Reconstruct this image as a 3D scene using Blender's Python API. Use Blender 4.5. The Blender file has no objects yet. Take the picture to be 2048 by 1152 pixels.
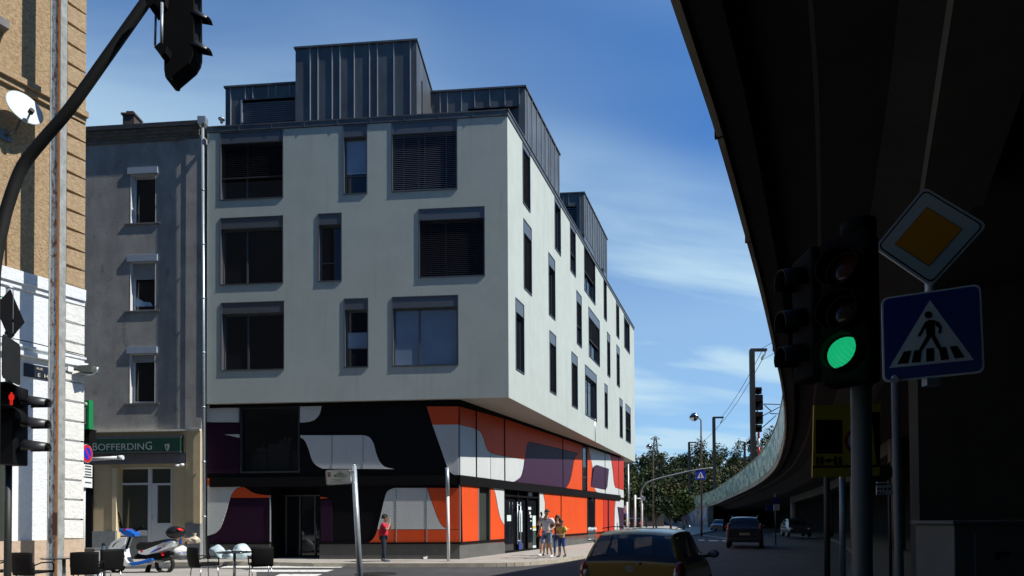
import bpy, bmesh, math, random
import numpy as np
from mathutils import Vector, Matrix, Euler
rad = math.radians
S = bpy.context.scene
COL = S.collection
# ------------------------------------------------------------------ camera
F, CX, PITCH, ROLL, CAMZ = 1200.0, 1024.0, rad(0.9), rad(-0.3), 1.65
V0 = 1038 - F * math.tan(PITCH)
CR = Matrix.Rotation(rad(90) + PITCH, 3, 'X') @ Matrix.Rotation(ROLL, 3, 'Z')
cam_d = bpy.data.cameras.new("camera")
cam = bpy.data.objects.new("camera", cam_d); COL.objects.link(cam)
cam.location = (0, 0, CAMZ); cam.rotation_euler = CR.to_euler()
cam_d.sensor_width = 36; cam_d.lens = 36 * F / 2048
cam_d.shift_y = (V0 - 576) / 2048.0
cam_d.clip_start = 0.05; cam_d.clip_end = 3000
S.camera = cam
# ------------------------------------------------------------------ light
SUN_EL = rad(48); SUN_DIR = Vector((.979, -.204, 0)).normalized() * math.cos(SUN_EL) + Vector((0, 0, math.sin(SUN_EL)))
W = bpy.data.worlds.new("World"); S.world = W; W.use_nodes = True
nt = W.node_tree; nt.nodes.clear()
def N(t, typ, **kw):
    n = t.nodes.new(typ)
    for k, v in kw.items(): setattr(n, k, v)
    return n
out = N(nt, 'ShaderNodeOutputWorld'); bg = N(nt, 'ShaderNodeBackground'); bg.inputs[1].default_value = 0.112
sky = N(nt, 'ShaderNodeTexSky', sky_type='NISHITA', sun_disc=False, sun_elevation=SUN_EL, sun_rotation=math.atan2(SUN_DIR.x, SUN_DIR.y))
sky.altitude = 300; sky.air_density = 1.0; sky.dust_density = 0.6; sky.ozone_density = 3.0
hsv = N(nt, 'ShaderNodeHueSaturation'); hsv.inputs['Saturation'].default_value = 1.08; hsv.inputs['Value'].default_value = 1.0
nt.links.new(sky.outputs[0], hsv.inputs['Color'])
tint = N(nt, 'ShaderNodeMix', data_type='RGBA', blend_type='MULTIPLY'); tint.inputs[0].default_value = 1; tint.inputs[7].default_value = (.38, .83, 1.22, 1); nt.links.new(hsv.outputs[0], tint.inputs[6])
# thin cirrus: noise on the direction projected to a high flat layer
tc = N(nt, 'ShaderNodeTexCoord'); sep = N(nt, 'ShaderNodeSeparateXYZ'); nt.links.new(tc.outputs['Generated'], sep.inputs[0])
def M_(op, a, b=None, t=nt):
    n = N(t, 'ShaderNodeMath', operation=op)
    for i, x in enumerate((a, b)):
        if x is None: continue
        if isinstance(x, (int, float)): n.inputs[i].default_value = x
        else: t.links.new(x, n.inputs[i])
    return n.outputs[0]
zz = M_('ADD', M_('MAXIMUM', sep.outputs[2], 0.0), 0.10)
px = M_('DIVIDE', sep.outputs[0], zz); py = M_('DIVIDE', sep.outputs[1], zz)
cmb = N(nt, 'ShaderNodeCombineXYZ'); nt.links.new(px, cmb.inputs[0]); nt.links.new(py, cmb.inputs[1])
mp = N(nt, 'ShaderNodeMapping', vector_type='TEXTURE'); mp.inputs['Rotation'].default_value = (0, 0, rad(17)); mp.inputs['Scale'].default_value = (2.6, .62, 1)
mp.inputs['Location'].default_value = (3.1, 1.7, 0)
nt.links.new(cmb.outputs[0], mp.inputs[0])
n1 = N(nt, 'ShaderNodeTexNoise'); n1.inputs['Scale'].default_value = 0.8; n1.inputs['Detail'].default_value = 7; n1.inputs['Roughness'].default_value = .5
n1.inputs['Distortion'].default_value = 0.35; nt.links.new(mp.outputs[0], n1.inputs['Vector'])
mp2 = N(nt, 'ShaderNodeMapping', vector_type='TEXTURE'); mp2.inputs['Rotation'].default_value = (0, 0, rad(20)); mp2.inputs['Scale'].default_value = (2.6, 1.3, 1); mp2.inputs['Location'].default_value = (7.3, 2.2, 0)
nt.links.new(cmb.outputs[0], mp2.inputs[0])
n2 = N(nt, 'ShaderNodeTexNoise'); n2.inputs['Scale'].default_value = 1.0; n2.inputs['Detail'].default_value = 3; nt.links.new(mp2.outputs[0], n2.inputs['Vector'])
r1 = N(nt, 'ShaderNodeMapRange'); r1.inputs[1].default_value = .46; r1.inputs[2].default_value = .60; nt.links.new(n1.outputs[0], r1.inputs[0])
r2 = N(nt, 'ShaderNodeMapRange'); r2.inputs[1].default_value = .36; r2.inputs[2].default_value = .52; nt.links.new(n2.outputs[0], r2.inputs[0])
# more veil low in the sky
low = N(nt, 'ShaderNodeMapRange'); low.inputs[1].default_value = .60; low.inputs[2].default_value = .38; low.inputs[3].default_value = .40; low.inputs[4].default_value = 1.0
nt.links.new(sep.outputs[2], low.inputs[0])
veil = N(nt, 'ShaderNodeMapRange'); veil.inputs[1].default_value = .56; veil.inputs[2].default_value = .30; veil.inputs[3].default_value = 0; veil.inputs[4].default_value = .48; nt.links.new(sep.outputs[2], veil.inputs[0])
cl0 = M_('MULTIPLY', M_('MULTIPLY', r1.outputs[0], r2.outputs[0]), low.outputs[0])
north = N(nt, 'ShaderNodeMapRange'); north.inputs[1].default_value = -.15; north.inputs[2].default_value = .25; north.inputs[3].default_value = .1; nt.links.new(sep.outputs[1], north.inputs[0])  # clouds faded out behind the camera, for less fill light
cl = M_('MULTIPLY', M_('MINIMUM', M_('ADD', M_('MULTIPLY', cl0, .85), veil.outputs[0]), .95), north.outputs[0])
mix = N(nt, 'ShaderNodeMix', data_type='RGBA'); nt.links.new(cl, mix.inputs[0]); nt.links.new(tint.outputs[2], mix.inputs[6])
mix.inputs[7].default_value = (4.1, 5.8, 7.0, 1)
south_dim = N(nt, 'ShaderNodeMapRange'); south_dim.inputs[1].default_value = -.5; south_dim.inputs[2].default_value = .2; south_dim.inputs[3].default_value = .5; nt.links.new(sep.outputs[1], south_dim.inputs[0])  # sky colour dimmed behind the camera to weaken the fill light
sc_n = N(nt, 'ShaderNodeVectorMath', operation='SCALE'); nt.links.new(mix.outputs[2], sc_n.inputs[0]); nt.links.new(south_dim.outputs[0], sc_n.inputs['Scale'])
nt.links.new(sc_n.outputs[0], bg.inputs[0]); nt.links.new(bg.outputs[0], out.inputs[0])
sun_d = bpy.data.lights.new("sun", 'SUN'); sun_d.energy = 5.0; sun_d.angle = rad(.5); sun_d.color = (1, .955, .89)
sun = bpy.data.objects.new("sun", sun_d); COL.objects.link(sun); sun.rotation_euler = SUN_DIR.to_track_quat('Z', 'Y').to_euler()
sun.location = (20, -10, 40)
S.view_settings.view_transform = 'Standard'; S.view_settings.look = 'None'; S.view_settings.exposure = 0.2; S.view_settings.gamma = 1
S.render.resolution_x = 1024; S.render.resolution_y = 576
S.cycles.max_bounces = 6; S.cycles.diffuse_bounces = 3; S.cycles.glossy_bounces = 3

# ------------------------------------------------------------------ helpers
def ray(u, v):
    d = CR @ Vector(((u - CX) / F, -(v - V0) / F, -1)); return d
CAM = Vector((0, 0, CAMZ))
def at(u, v, y):
    "world point at depth y under pixel (u,v) of the 2048 photograph"
    d = ray(u, v); return CAM + d * (y / d.y)
def atz(u, v, z):
    d = ray(u, v); return CAM + d * ((z - CAMZ) / d.z)
class Pl:
    "vertical plane: origin o, horizontal direction t, outward normal n; local (s,z,off)"
    def __init__(s, o, t, n=None, off=0):
        s.t = Vector((t[0], t[1], 0)).normalized()
        n = n or (s.t.y, -s.t.x)
        s.n = Vector((n[0], n[1], 0)).normalized(); s.o = Vector((o[0], o[1], 0)) + s.n * off
    def hit(s, u, v):
        d = ray(u, v); k = (s.o - CAM).dot(s.n) / d.dot(s.n); p = CAM + d * k
        return ((p - s.o).dot(s.t), p.z)
    def P(s, a, z, off=0): 
        p = s.o + s.t * a + s.n * off; return Vector((p.x, p.y, z))
    def sh(s, off): return Pl((s.o + s.n * off)[:2], s.t[:2], s.n[:2])
class MB:
    def __init__(s): s.v = []; s.f = []; s.m = []; s.uv = {}; s.sm = set()
    def vert(s, p): s.v.append(Vector(p)); return len(s.v) - 1
    def face(s, pts, m=0, uv=None, smooth=False):
        i = [s.vert(p) for p in pts]; s.f.append(i); s.m.append(m)
        if uv: s.uv[len(s.f) - 1] = uv
        if smooth: s.sm.add(len(s.f) - 1)
        return s
    def hexa(s, p, m=0):
        "8 corners: bottom 4 ccw, top 4 ccw"
        b = len(s.v); s.v += [Vector(q) for q in p]
        for f in ((3, 2, 1, 0), (4, 5, 6, 7), (0, 1, 5, 4), (1, 2, 6, 5), (2, 3, 7, 6), (3, 0, 4, 7)):
            s.f.append([b + i for i in f]); s.m.append(m)
        return s
    def box(s, c, d, rz=0, m=0):
        R = Matrix.Rotation(rz, 3, 'Z') if not isinstance(rz, Matrix) else rz
        x, y, z = d[0] / 2, d[1] / 2, d[2] / 2
        return s.hexa([Vector(c) + R @ Vector(q) for q in ((-x, -y, -z), (x, -y, -z), (x, y, -z), (-x, y, -z), (-x, -y, z), (x, -y, z), (x, y, z), (-x, y, z))], m)
    def fbox(s, pl, s0, s1, z0, z1, o0, o1, m=0):
        if s0 > s1: s0, s1 = s1, s0
        if z0 > z1: z0, z1 = z1, z0
        if o0 > o1: o0, o1 = o1, o0
        return s.hexa([pl.P(s0, z0, o0), pl.P(s1, z0, o0), pl.P(s1, z0, o1), pl.P(s0, z0, o1),
                       pl.P(s0, z1, o0), pl.P(s1, z1, o0), pl.P(s1, z1, o1), pl.P(s0, z1, o1)], m)
    def prism(s, poly, off, m=0, caps=True):
        "poly: list of Vectors (closed outline), extruded by vector off"
        b = len(s.v); n = len(poly); off = Vector(off)
        s.v += [Vector(p) for p in poly] + [Vector(p) + off for p in poly]
        if caps: s.f += [list(range(b, b + n)), list(range(b + 2 * n - 1, b + n - 1, -1))]; s.m += [m, m]
        for i in range(n):
            j = (i + 1) % n; s.f.append([b + i, b + n + i, b + n + j, b + j]); s.m.append(m)
        return s
    def tube(s, pts, r, seg=8, m=0, caps=True):
        pts = [Vector(p) for p in pts]; n = len(pts)
        if isinstance(r, (int, float)): r = [r] * n
        b = len(s.v); up = None
        for i, p in enumerate(pts):
            d = (pts[min(i + 1, n - 1)] - pts[max(i - 1, 0)]).normalized()
            if up is None: up = Vector((0, 0, 1)) if abs(d.z) < .9 else Vector((1, 0, 0))
            x = d.cross(up).normalized(); y = x.cross(d).normalized(); up = y
            for k in range(seg):
                a = 2 * math.pi * k / seg; s.v.append(p + (x * math.cos(a) + y * math.sin(a)) * r[i])
        for i in range(n - 1):
            for k in range(seg):
                k2 = (k + 1) % seg; s.f.append([b + i * seg + k, b + i * seg + k2, b + (i + 1) * seg + k2, b + (i + 1) * seg + k]); s.m.append(m); s.sm.add(len(s.f) - 1)
        if caps: s.f += [[b + k for k in range(seg)][::-1], [b + (n - 1) * seg + k for k in range(seg)]]; s.m += [m, m]
        return s
    def ell(s, c, r, seg=12, rings=8, R=None, m=0, lo=-90, hi=90):
        "ellipsoid, latitudes lo..hi"
        R = R or Matrix.Identity(3); b = len(s.v); c = Vector(c)
        for i in range(rings + 1):
            a = rad(lo + (hi - lo) * i / rings)
            for k in range(seg):
                t = 2 * math.pi * k / seg
                s.v.append(c + R @ Vector((r[0] * math.cos(a) * math.cos(t), r[1] * math.cos(a) * math.sin(t), r[2] * math.sin(a))))
        for i in range(rings):
            for k in range(seg):
                k2 = (k + 1) % seg; s.f.append([b + i * seg + k, b + i * seg + k2, b + (i + 1) * seg + k2, b + (i + 1) * seg + k]); s.m.append(m); s.sm.add(len(s.f) - 1)
        return s
    def build(s, name, mats, parent=None, smooth=False, off=None, bevel=0):
        if not isinstance(mats, (list, tuple)): mats = [mats]
        o0 = Vector((0, 0, 0))
        if parent is not None: o0 = Vector(OFF.get(parent, (0, 0, 0)))
        if off is not None: o0 = Vector(off)
        me = bpy.data.meshes.new(name)
        me.from_pydata([tuple(p - o0) for p in s.v], [], s.f)
        for mt in mats: me.materials.append(mt)
        if len(mats) > 1: me.polygons.foreach_set('material_index', s.m)
        fl = [smooth or (i in s.sm) for i in range(len(s.f))]; me.polygons.foreach_set('use_smooth', fl)
        if s.uv:
            ul = me.uv_layers.new(name='UVMap')
            for fi, uv in s.uv.items():
                for li, c in zip(me.polygons[fi].loop_indices, uv): ul.data[li].uv = c
        me.validate(); 
        bm = bmesh.new(); bm.from_mesh(me); bmesh.ops.remove_doubles(bm, verts=bm.verts, dist=1e-5)
        if s.fixn: bmesh.ops.recalc_face_normals(bm, faces=bm.faces)
        bm.to_mesh(me); bm.free()
        o = bpy.data.objects.new(name, me); COL.objects.link(o)
        if parent is not None: o.parent = parent; OFF[o] = tuple(o0)
        elif off is not None: o.location = o0; OFF[o] = tuple(o0)
        if bevel:
            bv = o.modifiers.new('bevel', 'BEVEL'); bv.width = bevel; bv.segments = 2; bv.limit_method = 'ANGLE'; bv.angle_limit = rad(40)
        return o
    fixn = True
OFF = {}
def tag(o, label=None, cat=None, group=None, kind=None):
    if label: o['label'] = label
    if cat: o['category'] = cat
    if group: o['group'] = group
    if kind: o['kind'] = kind
    return o
def thing(name, label, cat, loc=(0, 0, 0), group=None):
    o = bpy.data.objects.new(name, None); COL.objects.link(o); o.location = loc; o.empty_display_size = .3
    OFF[o] = tuple(loc); return tag(o, label, cat, group)
def copy_tree(o, parent=None):
    c = o.copy(); COL.objects.link(c)
    if parent is not None: c.parent = parent
    for ch in [x for x in bpy.data.objects if x.parent == o]: copy_tree(ch, c)
    return c
def text(name, st, o, xd, up, size, mat, parent, ext=.003, align='LEFT', sx=1.0, bold=0):
    cu = bpy.data.curves.new(name, 'FONT'); cu.body = st; cu.size = 1; cu.extrude = 0; cu.align_x = align; cu.offset = bold
    ob = bpy.data.objects.new(name, cu); COL.objects.link(ob)
    dg = bpy.context.evaluated_depsgraph_get(); me = bpy.data.meshes.new_from_object(ob.evaluated_get(dg))
    bpy.data.objects.remove(ob)
    xd = Vector(xd).normalized(); up = Vector(up).normalized(); nn = xd.cross(up)
    b = MB(); b.fixn = False
    vs = [Vector(o) + xd * (v.co.x * size * sx) + up * (v.co.y * size) + nn * ext for v in me.vertices]
    b.v = vs; b.f = [list(p.vertices) for p in me.polygons]; b.m = [0] * len(b.f)
    bpy.data.meshes.remove(me)
    return b.build(name, mat, parent)

# ------------------------------------------------------------------ materials
MATS = {}
def mat(name, col, rough=.7, metal=0, var=0.0, vs=4.0, bump=0.0, bs=30.0, col2=None, emit=None, spec=.5, coords='Object', stretch=(1, 1, 1), coat=0, detail=6):
    m = bpy.data.materials.new(name); m.use_nodes = True; t = m.node_tree; b = t.nodes['Principled BSDF']
    b.inputs['Roughness'].default_value = rough; b.inputs['Metallic'].default_value = metal; b.inputs['Specular IOR Level'].default_value = spec
    if coat: b.inputs['Coat Weight'].default_value = coat; b.inputs['Coat Roughness'].default_value = .05
    c = (*col, 1); b.inputs['Base Color'].default_value = c
    if emit: b.inputs['Emission Color'].default_value = (*emit[:3], 1); b.inputs['Emission Strength'].default_value = emit[3]
    tcn = N(t, 'ShaderNodeTexCoord'); mpn = N(t, 'ShaderNodeMapping'); mpn.inputs['Scale'].default_value = stretch
    t.links.new(tcn.outputs[coords], mpn.inputs[0])
    if var or col2:
        n = N(t, 'ShaderNodeTexNoise'); n.inputs['Scale'].default_value = vs; n.inputs['Detail'].default_value = detail; n.inputs['Roughness'].default_value = .62
        t.links.new(mpn.outputs[0], n.inputs['Vector'])
        mr = N(t, 'ShaderNodeMapRange'); mr.inputs[1].default_value = .3; mr.inputs[2].default_value = .7; t.links.new(n.outputs[0], mr.inputs[0])
        mx = N(t, 'ShaderNodeMix', data_type='RGBA'); t.links.new(mr.outputs[0], mx.inputs[0])
        if col2 is None:
            lo = tuple(x * (1 - var) for x in col); hi = tuple(min(1, x * (1 + var)) for x in col)
        else: lo, hi = col, col2
        mx.inputs[6].default_value = (*lo, 1); mx.inputs[7].default_value = (*hi, 1)
        t.links.new(mx.outputs[2], b.inputs['Base Color'])
    if bump:
        n3 = N(t, 'ShaderNodeTexNoise'); n3.inputs['Scale'].default_value = bs; n3.inputs['Detail'].default_value = 4; t.links.new(mpn.outputs[0], n3.inputs['Vector'])
        bn = N(t, 'ShaderNodeBump'); bn.inputs['Strength'].default_value = min(1, bump); bn.inputs['Distance'].default_value = .02; t.links.new(n3.outputs[0], bn.inputs['Height'])
        t.links.new(bn.outputs[0], b.inputs['Normal'])
    MATS[name] = m; return m
def overlay(m, col, scale, lo, hi, stretch=(1, 1, 1), amount=1.0, tex='noise', coords='Object', detail=6):
    "lay a second worn / stained colour over the base"
    t = m.node_tree; b = t.nodes['Principled BSDF']; inp = b.inputs['Base Color']
    tcn = N(t, 'ShaderNodeTexCoord'); mpn = N(t, 'ShaderNodeMapping'); mpn.inputs['Scale'].default_value = stretch; t.links.new(tcn.outputs[coords], mpn.inputs[0])
    if tex == 'noise':
        n = N(t, 'ShaderNodeTexNoise'); n.inputs['Scale'].default_value = scale; n.inputs['Detail'].default_value = detail; n.inputs['Roughness'].default_value = .65; o = n.outputs[0]
    else:
        n = N(t, 'ShaderNodeTexVoronoi'); n.inputs['Scale'].default_value = scale; o = n.outputs['Distance']
    t.links.new(mpn.outputs[0], n.inputs['Vector'])
    mr = N(t, 'ShaderNodeMapRange'); mr.inputs[1].default_value = lo; mr.inputs[2].default_value = hi; mr.inputs[4].default_value = amount; t.links.new(o, mr.inputs[0])
    mx = N(t, 'ShaderNodeMix', data_type='RGBA'); t.links.new(mr.outputs[0], mx.inputs[0])
    if inp.links: t.links.new(inp.links[0].from_socket, mx.inputs[6])
    else: mx.inputs[6].default_value = inp.default_value[:]
    mx.inputs[7].default_value = (*col, 1); t.links.new(mx.outputs[2], inp); return m
stucco = mat('stucco', (.455, .505, .46), .9, var=.05, vs=1.2, bump=.25, bs=45)
overlay(stucco, (.40, .43, .395), .8, .5, .75, (1, 1, .35), .5)
overlay(stucco, (.36, .385, .36), 2.6, .56, .74, (1, 1, .06), .55)
soffit_m = mat('soffit_paint', (.42, .38, .33), .85, var=.06)
zinc = mat('zinc', (.105, .118, .128), .5, .3, var=.3, vs=1.6, stretch=(1, 1, .4), bump=.12, bs=3)
zinc_d = mat('zinc_dark', (.045, .055, .066), .42, .5, var=.2, vs=2)
zinc_lt = mat('zinc_edge', (.34, .37, .40), .45, .3)
alu = mat('frame_metal', (.13, .14, .15), .4, .5, var=.1)
hdr = mat('header_metal', (.125, .14, .155), .35, .3, var=.06)
alu_lt = mat('light_metal', (.42, .48, .52), .35, .6, var=.12, vs=6)
glass_d = mat('window_glass', (.010, .012, .016), .04, 0, spec=.75, bump=.02, bs=.6)
glass_b = mat('pale_blue_glass', (.22, .30, .42), .08, 0, spec=.9, var=.12, vs=.8)
slat_d = mat('blind_slat_dark', (.055, .05, .055), .5, .2)
slat_b = mat('blind_slat_grey', (.30, .33, .40), .38, .3)
black = mat('black_metal', (.005, .005, .006), .5, 0, spec=.2)
matblack = mat('matt_black', (.004, .004, .0045), .85, spec=.15)
white_p = mat('white_paint', (.78, .80, .80), .5)
conc_d = mat('shade_concrete', (.014, .014, .013), .95, var=.35, vs=.6, bump=.4, bs=14)  # coloured near black, so the shade under the deck is in the albedo
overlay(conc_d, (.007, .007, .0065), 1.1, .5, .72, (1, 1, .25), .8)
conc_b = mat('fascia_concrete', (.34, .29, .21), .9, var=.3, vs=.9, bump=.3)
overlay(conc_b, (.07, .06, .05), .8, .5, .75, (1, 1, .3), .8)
def cur(): pass
# ================================================================== MAIN BUILDING
C0 = at(1016, 520, 22.5)
PL = Pl(C0[:2], (-.997, .078), (-.078, -.997))          # grey front facade, s grows to the left
PR = Pl(C0[:2], (.361, .9325), (.9325, -.361))          # bright street facade, s grows away
sL = PL.hit(414, 520)[0]; sR = PR.hit(1269, 790)[0]
zSof = PL.hit(1018, 795)[1]; zTopL = PL.hit(1012, 222)[1]
A = PL.P(sL, 0); B = PR.P(sR, 0)
bld = thing('apartment_building', 'modern grey apartment building with orange and black patterned lower storeys and zinc attic', 'building', (C0.x, C0.y, 0))
def rect(pl, u0, v0, u1, v1, v0r=None, v1r=None):
    "window rectangle from pixel corners (left top, right top, left bottom, right bottom)"
    v0r = v0 if v0r is None else v0r; v1r = v1 if v1r is None else v1r
    um = (u0 + u1) / 2
    a = pl.hit(u0, (v0 + v1) / 2)[0]; b = pl.hit(u1, (v0r + v1r) / 2)[0]
    zt = (pl.hit(u0, v0)[1] + pl.hit(u1, v0r)[1]) / 2; zb = (pl.hit(u0, v1)[1] + pl.hit(u1, v1r)[1]) / 2
    return min(a, b), max(a, b), zb, zt
def snap(rs, tol=.35):
    "align the sills and heads of windows of one row"
    rs = [list(r) for r in rs]
    for k in (2, 3):
        vals = sorted(set(r[k] for r in rs)); groups = []
        for x in vals:
            if groups and x - groups[-1][0] < tol: groups[-1].append(x)
            else: groups.append([x])
        for g in groups:
            m = sum(g) / len(g)
            for r in rs:
                if r[k] in g: r[k] = m
    return [tuple(r) for r in rs]
LW = [(440, 264, 567, 264, 399, 395, 'halfblind'), (686, 251, 735, 250, 391, 389, 'narrowblue'), (783, 243, 915, 241, 384, 381, 'blindblue'),
      (440, 434, 567, 431, 570, 567, 'two'), (636, 426, 684, 425, 563, 562, 'narrowtop'), (837, 420, 970, 416, 557, 554, 'blinddark'),
      (442, 603, 569, 600, 741, 738, 'two'), (688, 598, 737, 597, 736, 735, 'narrow'), (784, 595, 917, 592, 735, 733, 'paleblue')]  # last pane coloured pale blue for reflected sky and the blind behind
RW = [(1045, 280, 1060, 299, 419, 436, 'blind'), (1047, 452, 1063, 467, 582, 597, 'blind'), (1031, 601, 1048, 617, 742, 749, 'glass'),
      (1109, 382, 1121, 396, 500, 513, 'glass'), (1097, 513, 1110, 528, 634, 643, 'glass'), (1099, 662, 1112, 675, 782, 789, 'blind'),
      (1140, 429, 1151, 443, 540, 552, 'half'), (1153, 580, 1163, 591, 686, 693, 'half'), (1143, 702, 1155, 713, 810, 815, 'blind'),
      (1168, 474, 1190, 502, 578, 601, 'half'), (1177, 611, 1199, 630, 712, 728, 'half'), (1170, 726, 1193, 744, 828, 839, 'glass'),
      (1207, 538, 1213, 546, 630, 635, 'blind'), (1214, 659, 1220, 666, 747, 751, 'blind'), (1209, 762, 1215, 768, 852, 855, 'blind'),
      (1232, 589, 1238, 596, 674, 676, 'blind'), (1233, 690, 1239, 696, 772, 775, 'blind'), (1239, 796, 1245, 800, 876, 878, 'blind'),
      (1248, 622, 1259, 638, 696, 710, 'glass'), (1251, 810, 1261, 818, 885, 891, 'half')]
Lr = snap([rect(PL, w[0], w[1], w[2], w[4], w[3], w[5]) for w in LW], .3)
Rr = snap([rect(PR, w[0], w[1], w[2], w[4], w[3], w[5]) for w in RW], .5)
def holed(b, pl, s0, s1, z0, z1, holes, m=0, off=0):
    ss = sorted(set([s0, s1] + [x for h in holes for x in h[:2]])); zs = sorted(set([z0, z1] + [x for h in holes for x in h[2:4]]))
    ss = [x for x in ss if s0 <= x <= s1]; zs = [x for x in zs if z0 <= x <= z1]
    for i in range(len(ss) - 1):
        for j in range(len(zs) - 1):
            a, c = (ss[i] + ss[i + 1]) / 2, (zs[j] + zs[j + 1]) / 2
            if any(h[0] < a < h[1] and h[2] < c < h[3] for h in holes): continue
            b.face([pl.P(ss[i], zs[j], off), pl.P(ss[i + 1], zs[j], off), pl.P(ss[i + 1], zs[j + 1], off), pl.P(ss[i], zs[j + 1], off)], m)
zW = zTopL - .18      # top of the stucco
b = MB(); b.fixn = False
holed(b, PL, 0, sL, zSof, zW, Lr); holed(b, PR, 0, sR, zSof, zW, Rr)
Dk = B + Vector((-10.5, 4.5, 0)); Ek = A + Vector((1.0, 13, 0)); 
back = [B, Dk, Dk + (Ek - Dk) * .5 + Vector((1.5, -3, 0)), Ek, A]
for p, q in zip(back[:-1], back[1:]):
    b.face([(p.x, p.y, 0 if p != B else zSof), (q.x, q.y, 0 if q != A else zSof), (q.x, q.y, zW), (p.x, p.y, zW)])
b.build('upper_wall', stucco, bld)
outl = [PL.P(0, 0)] + back[:-1] + [PL.P(sL, 0)]
def ring(pts, z): return [Vector((p.x, p.y, z)) for p in pts]
MB().prism(ring(outl, zW - .02), (0, 0, .1)).build('roof', zinc_d, bld)
MB().prism(ring([PL.P(0, 0, -.01), PR.P(sR, 0, -.01), Dk, Ek, PL.P(sL, 0, -.01)], zSof + .004), (0, 0, .12)).build('soffit', soffit_m, bld)
# parapet band of zinc sheets with standing joints
zB = PL.hit(700, 252)[1]
b = MB(); b.fbox(PL, -.03, sL, zW, zTopL, .0, .035); b.fbox(PL, -.05, sL, zTopL, zTopL + .05, -.3, .05)
b.fbox(PR, -.03, sR, zW, zTopL, 0, .035); b.fbox(PR, -.05, sR, zTopL, zTopL + .05, -.3, .07)
for k in range(1, 9): b.fbox(PL, sL * k / 9 - .012, sL * k / 9 + .012, zW, zTopL, .035, .05)
b.build('parapet', zinc, bld)
# lower zinc step in front of the parapet between the tall windows
wins = []
def window(pl, r, st, hd=.42, idx=0):
    s0, s1, z0, z1 = r; fw = .035; pr = .024; rc = -.17
    w = MB()
    w.fbox(pl, s0, s0 + fw, z0, z1, rc, pr); w.fbox(pl, s1 - fw, s1, z0, z1, rc, pr)
    w.fbox(pl, s0 + fw, s1 - fw, z0, z0 + fw, rc, pr + .01); w.fbox(pl, s0 + fw, s1 - fw, z1 - fw, z1, rc, pr)
    a, c, e, g = s0 + fw, s1 - fw, z0 + fw, z1 - fw
    wo = w.build('window', [alu], bld)
    top = g - hd
    MB().fbox(pl, a, c, top, g, rc, pr - .02).build('header_panel', hdr, wo)
    pane = {'paleblue': glass_b, 'narrowblue': glass_b}.get(st, glass_d)
    # sash
    f = MB(); t = .06; wide = (c - a) > 1.6; o0, o1 = rc - .03, rc + .03
    f.fbox(pl, a, a + t, e, top, o0, o1); f.fbox(pl, c - t, c, e, top, o0, o1); f.fbox(pl, a + t, c - t, e, e + t, o0, o1); f.fbox(pl, a + t, c - t, top - t, top, o0, o1)
    if wide:
        mid = a + (c - a) * (.60 if pl is PL else .45); f.fbox(pl, mid - t / 2, mid + t / 2, e + t, top - t, o0, o1)
    if (c - a) <= 1.6 and st.startswith('narrow'): f.fbox(pl, a + t, c - t, e + (top - e) * .33, e + (top - e) * .33 + .03, o0, o1)
    f.build('sash', alu, wo)
    g_ = MB(); g_.fbox(pl, a + t, c - t, e + t, top - t, rc - .02, rc - .005); g_.build('pane', pane, wo)
    if st == 'narrowblue':
        q = e + (top - e) * .38
        MB().fbox(pl, a + t, c - t, e + t, q, rc - .004, rc + .0).build('dark_pane', glass_d, wo)
        MB().fbox(pl, a + t, c - t, q, q + .05, rc - .004, rc + .012).build('blind_rail', alu_lt, wo)
    cover = {'halfblind': .62, 'blindblue': 1, 'blinddark': 1, 'blind': 1, 'half': .55}.get(st, 0)
    if cover:
        sl = MB(); zc = top; zend = top - (top - e) * cover; pitch = .075
        while zc - pitch > zend:
            p = [pl.P(a + .01, zc - .012, rc + .06), pl.P(c - .01, zc - .012, rc + .06), pl.P(c - .01, zc - .05, rc + .115), pl.P(a + .01, zc - .05, rc + .115)]
            sl.prism(p, (0, 0, -.008)); zc -= pitch
        sl.fbox(pl, a + .01, c - .01, zend, zend + .04, rc + .05, rc + .12)
        nb = 3 if wide else 1
        for k in range(nb):
            sx = a + (c - a) * ((k + .5) / nb); sl.fbox(pl, sx - .008, sx + .008, zend, top, rc + .05, rc + .056)
        sl.build('blind', slat_b if st == 'blindblue' else slat_d, wo)
    if st == 'narrow': 
        MB().fbox(pl, a + t, c - t, e + (top - e) * .33 + .03, e + (top - e) * .62, rc - .004, rc + .0).build('pale_curtain', glass_b, wo)
    return wo
for r, w in zip(Lr, LW): window(PL, r, w[6], .40)
for r, w in zip(Rr, RW): window(PR, r, w[6], .5)
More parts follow.
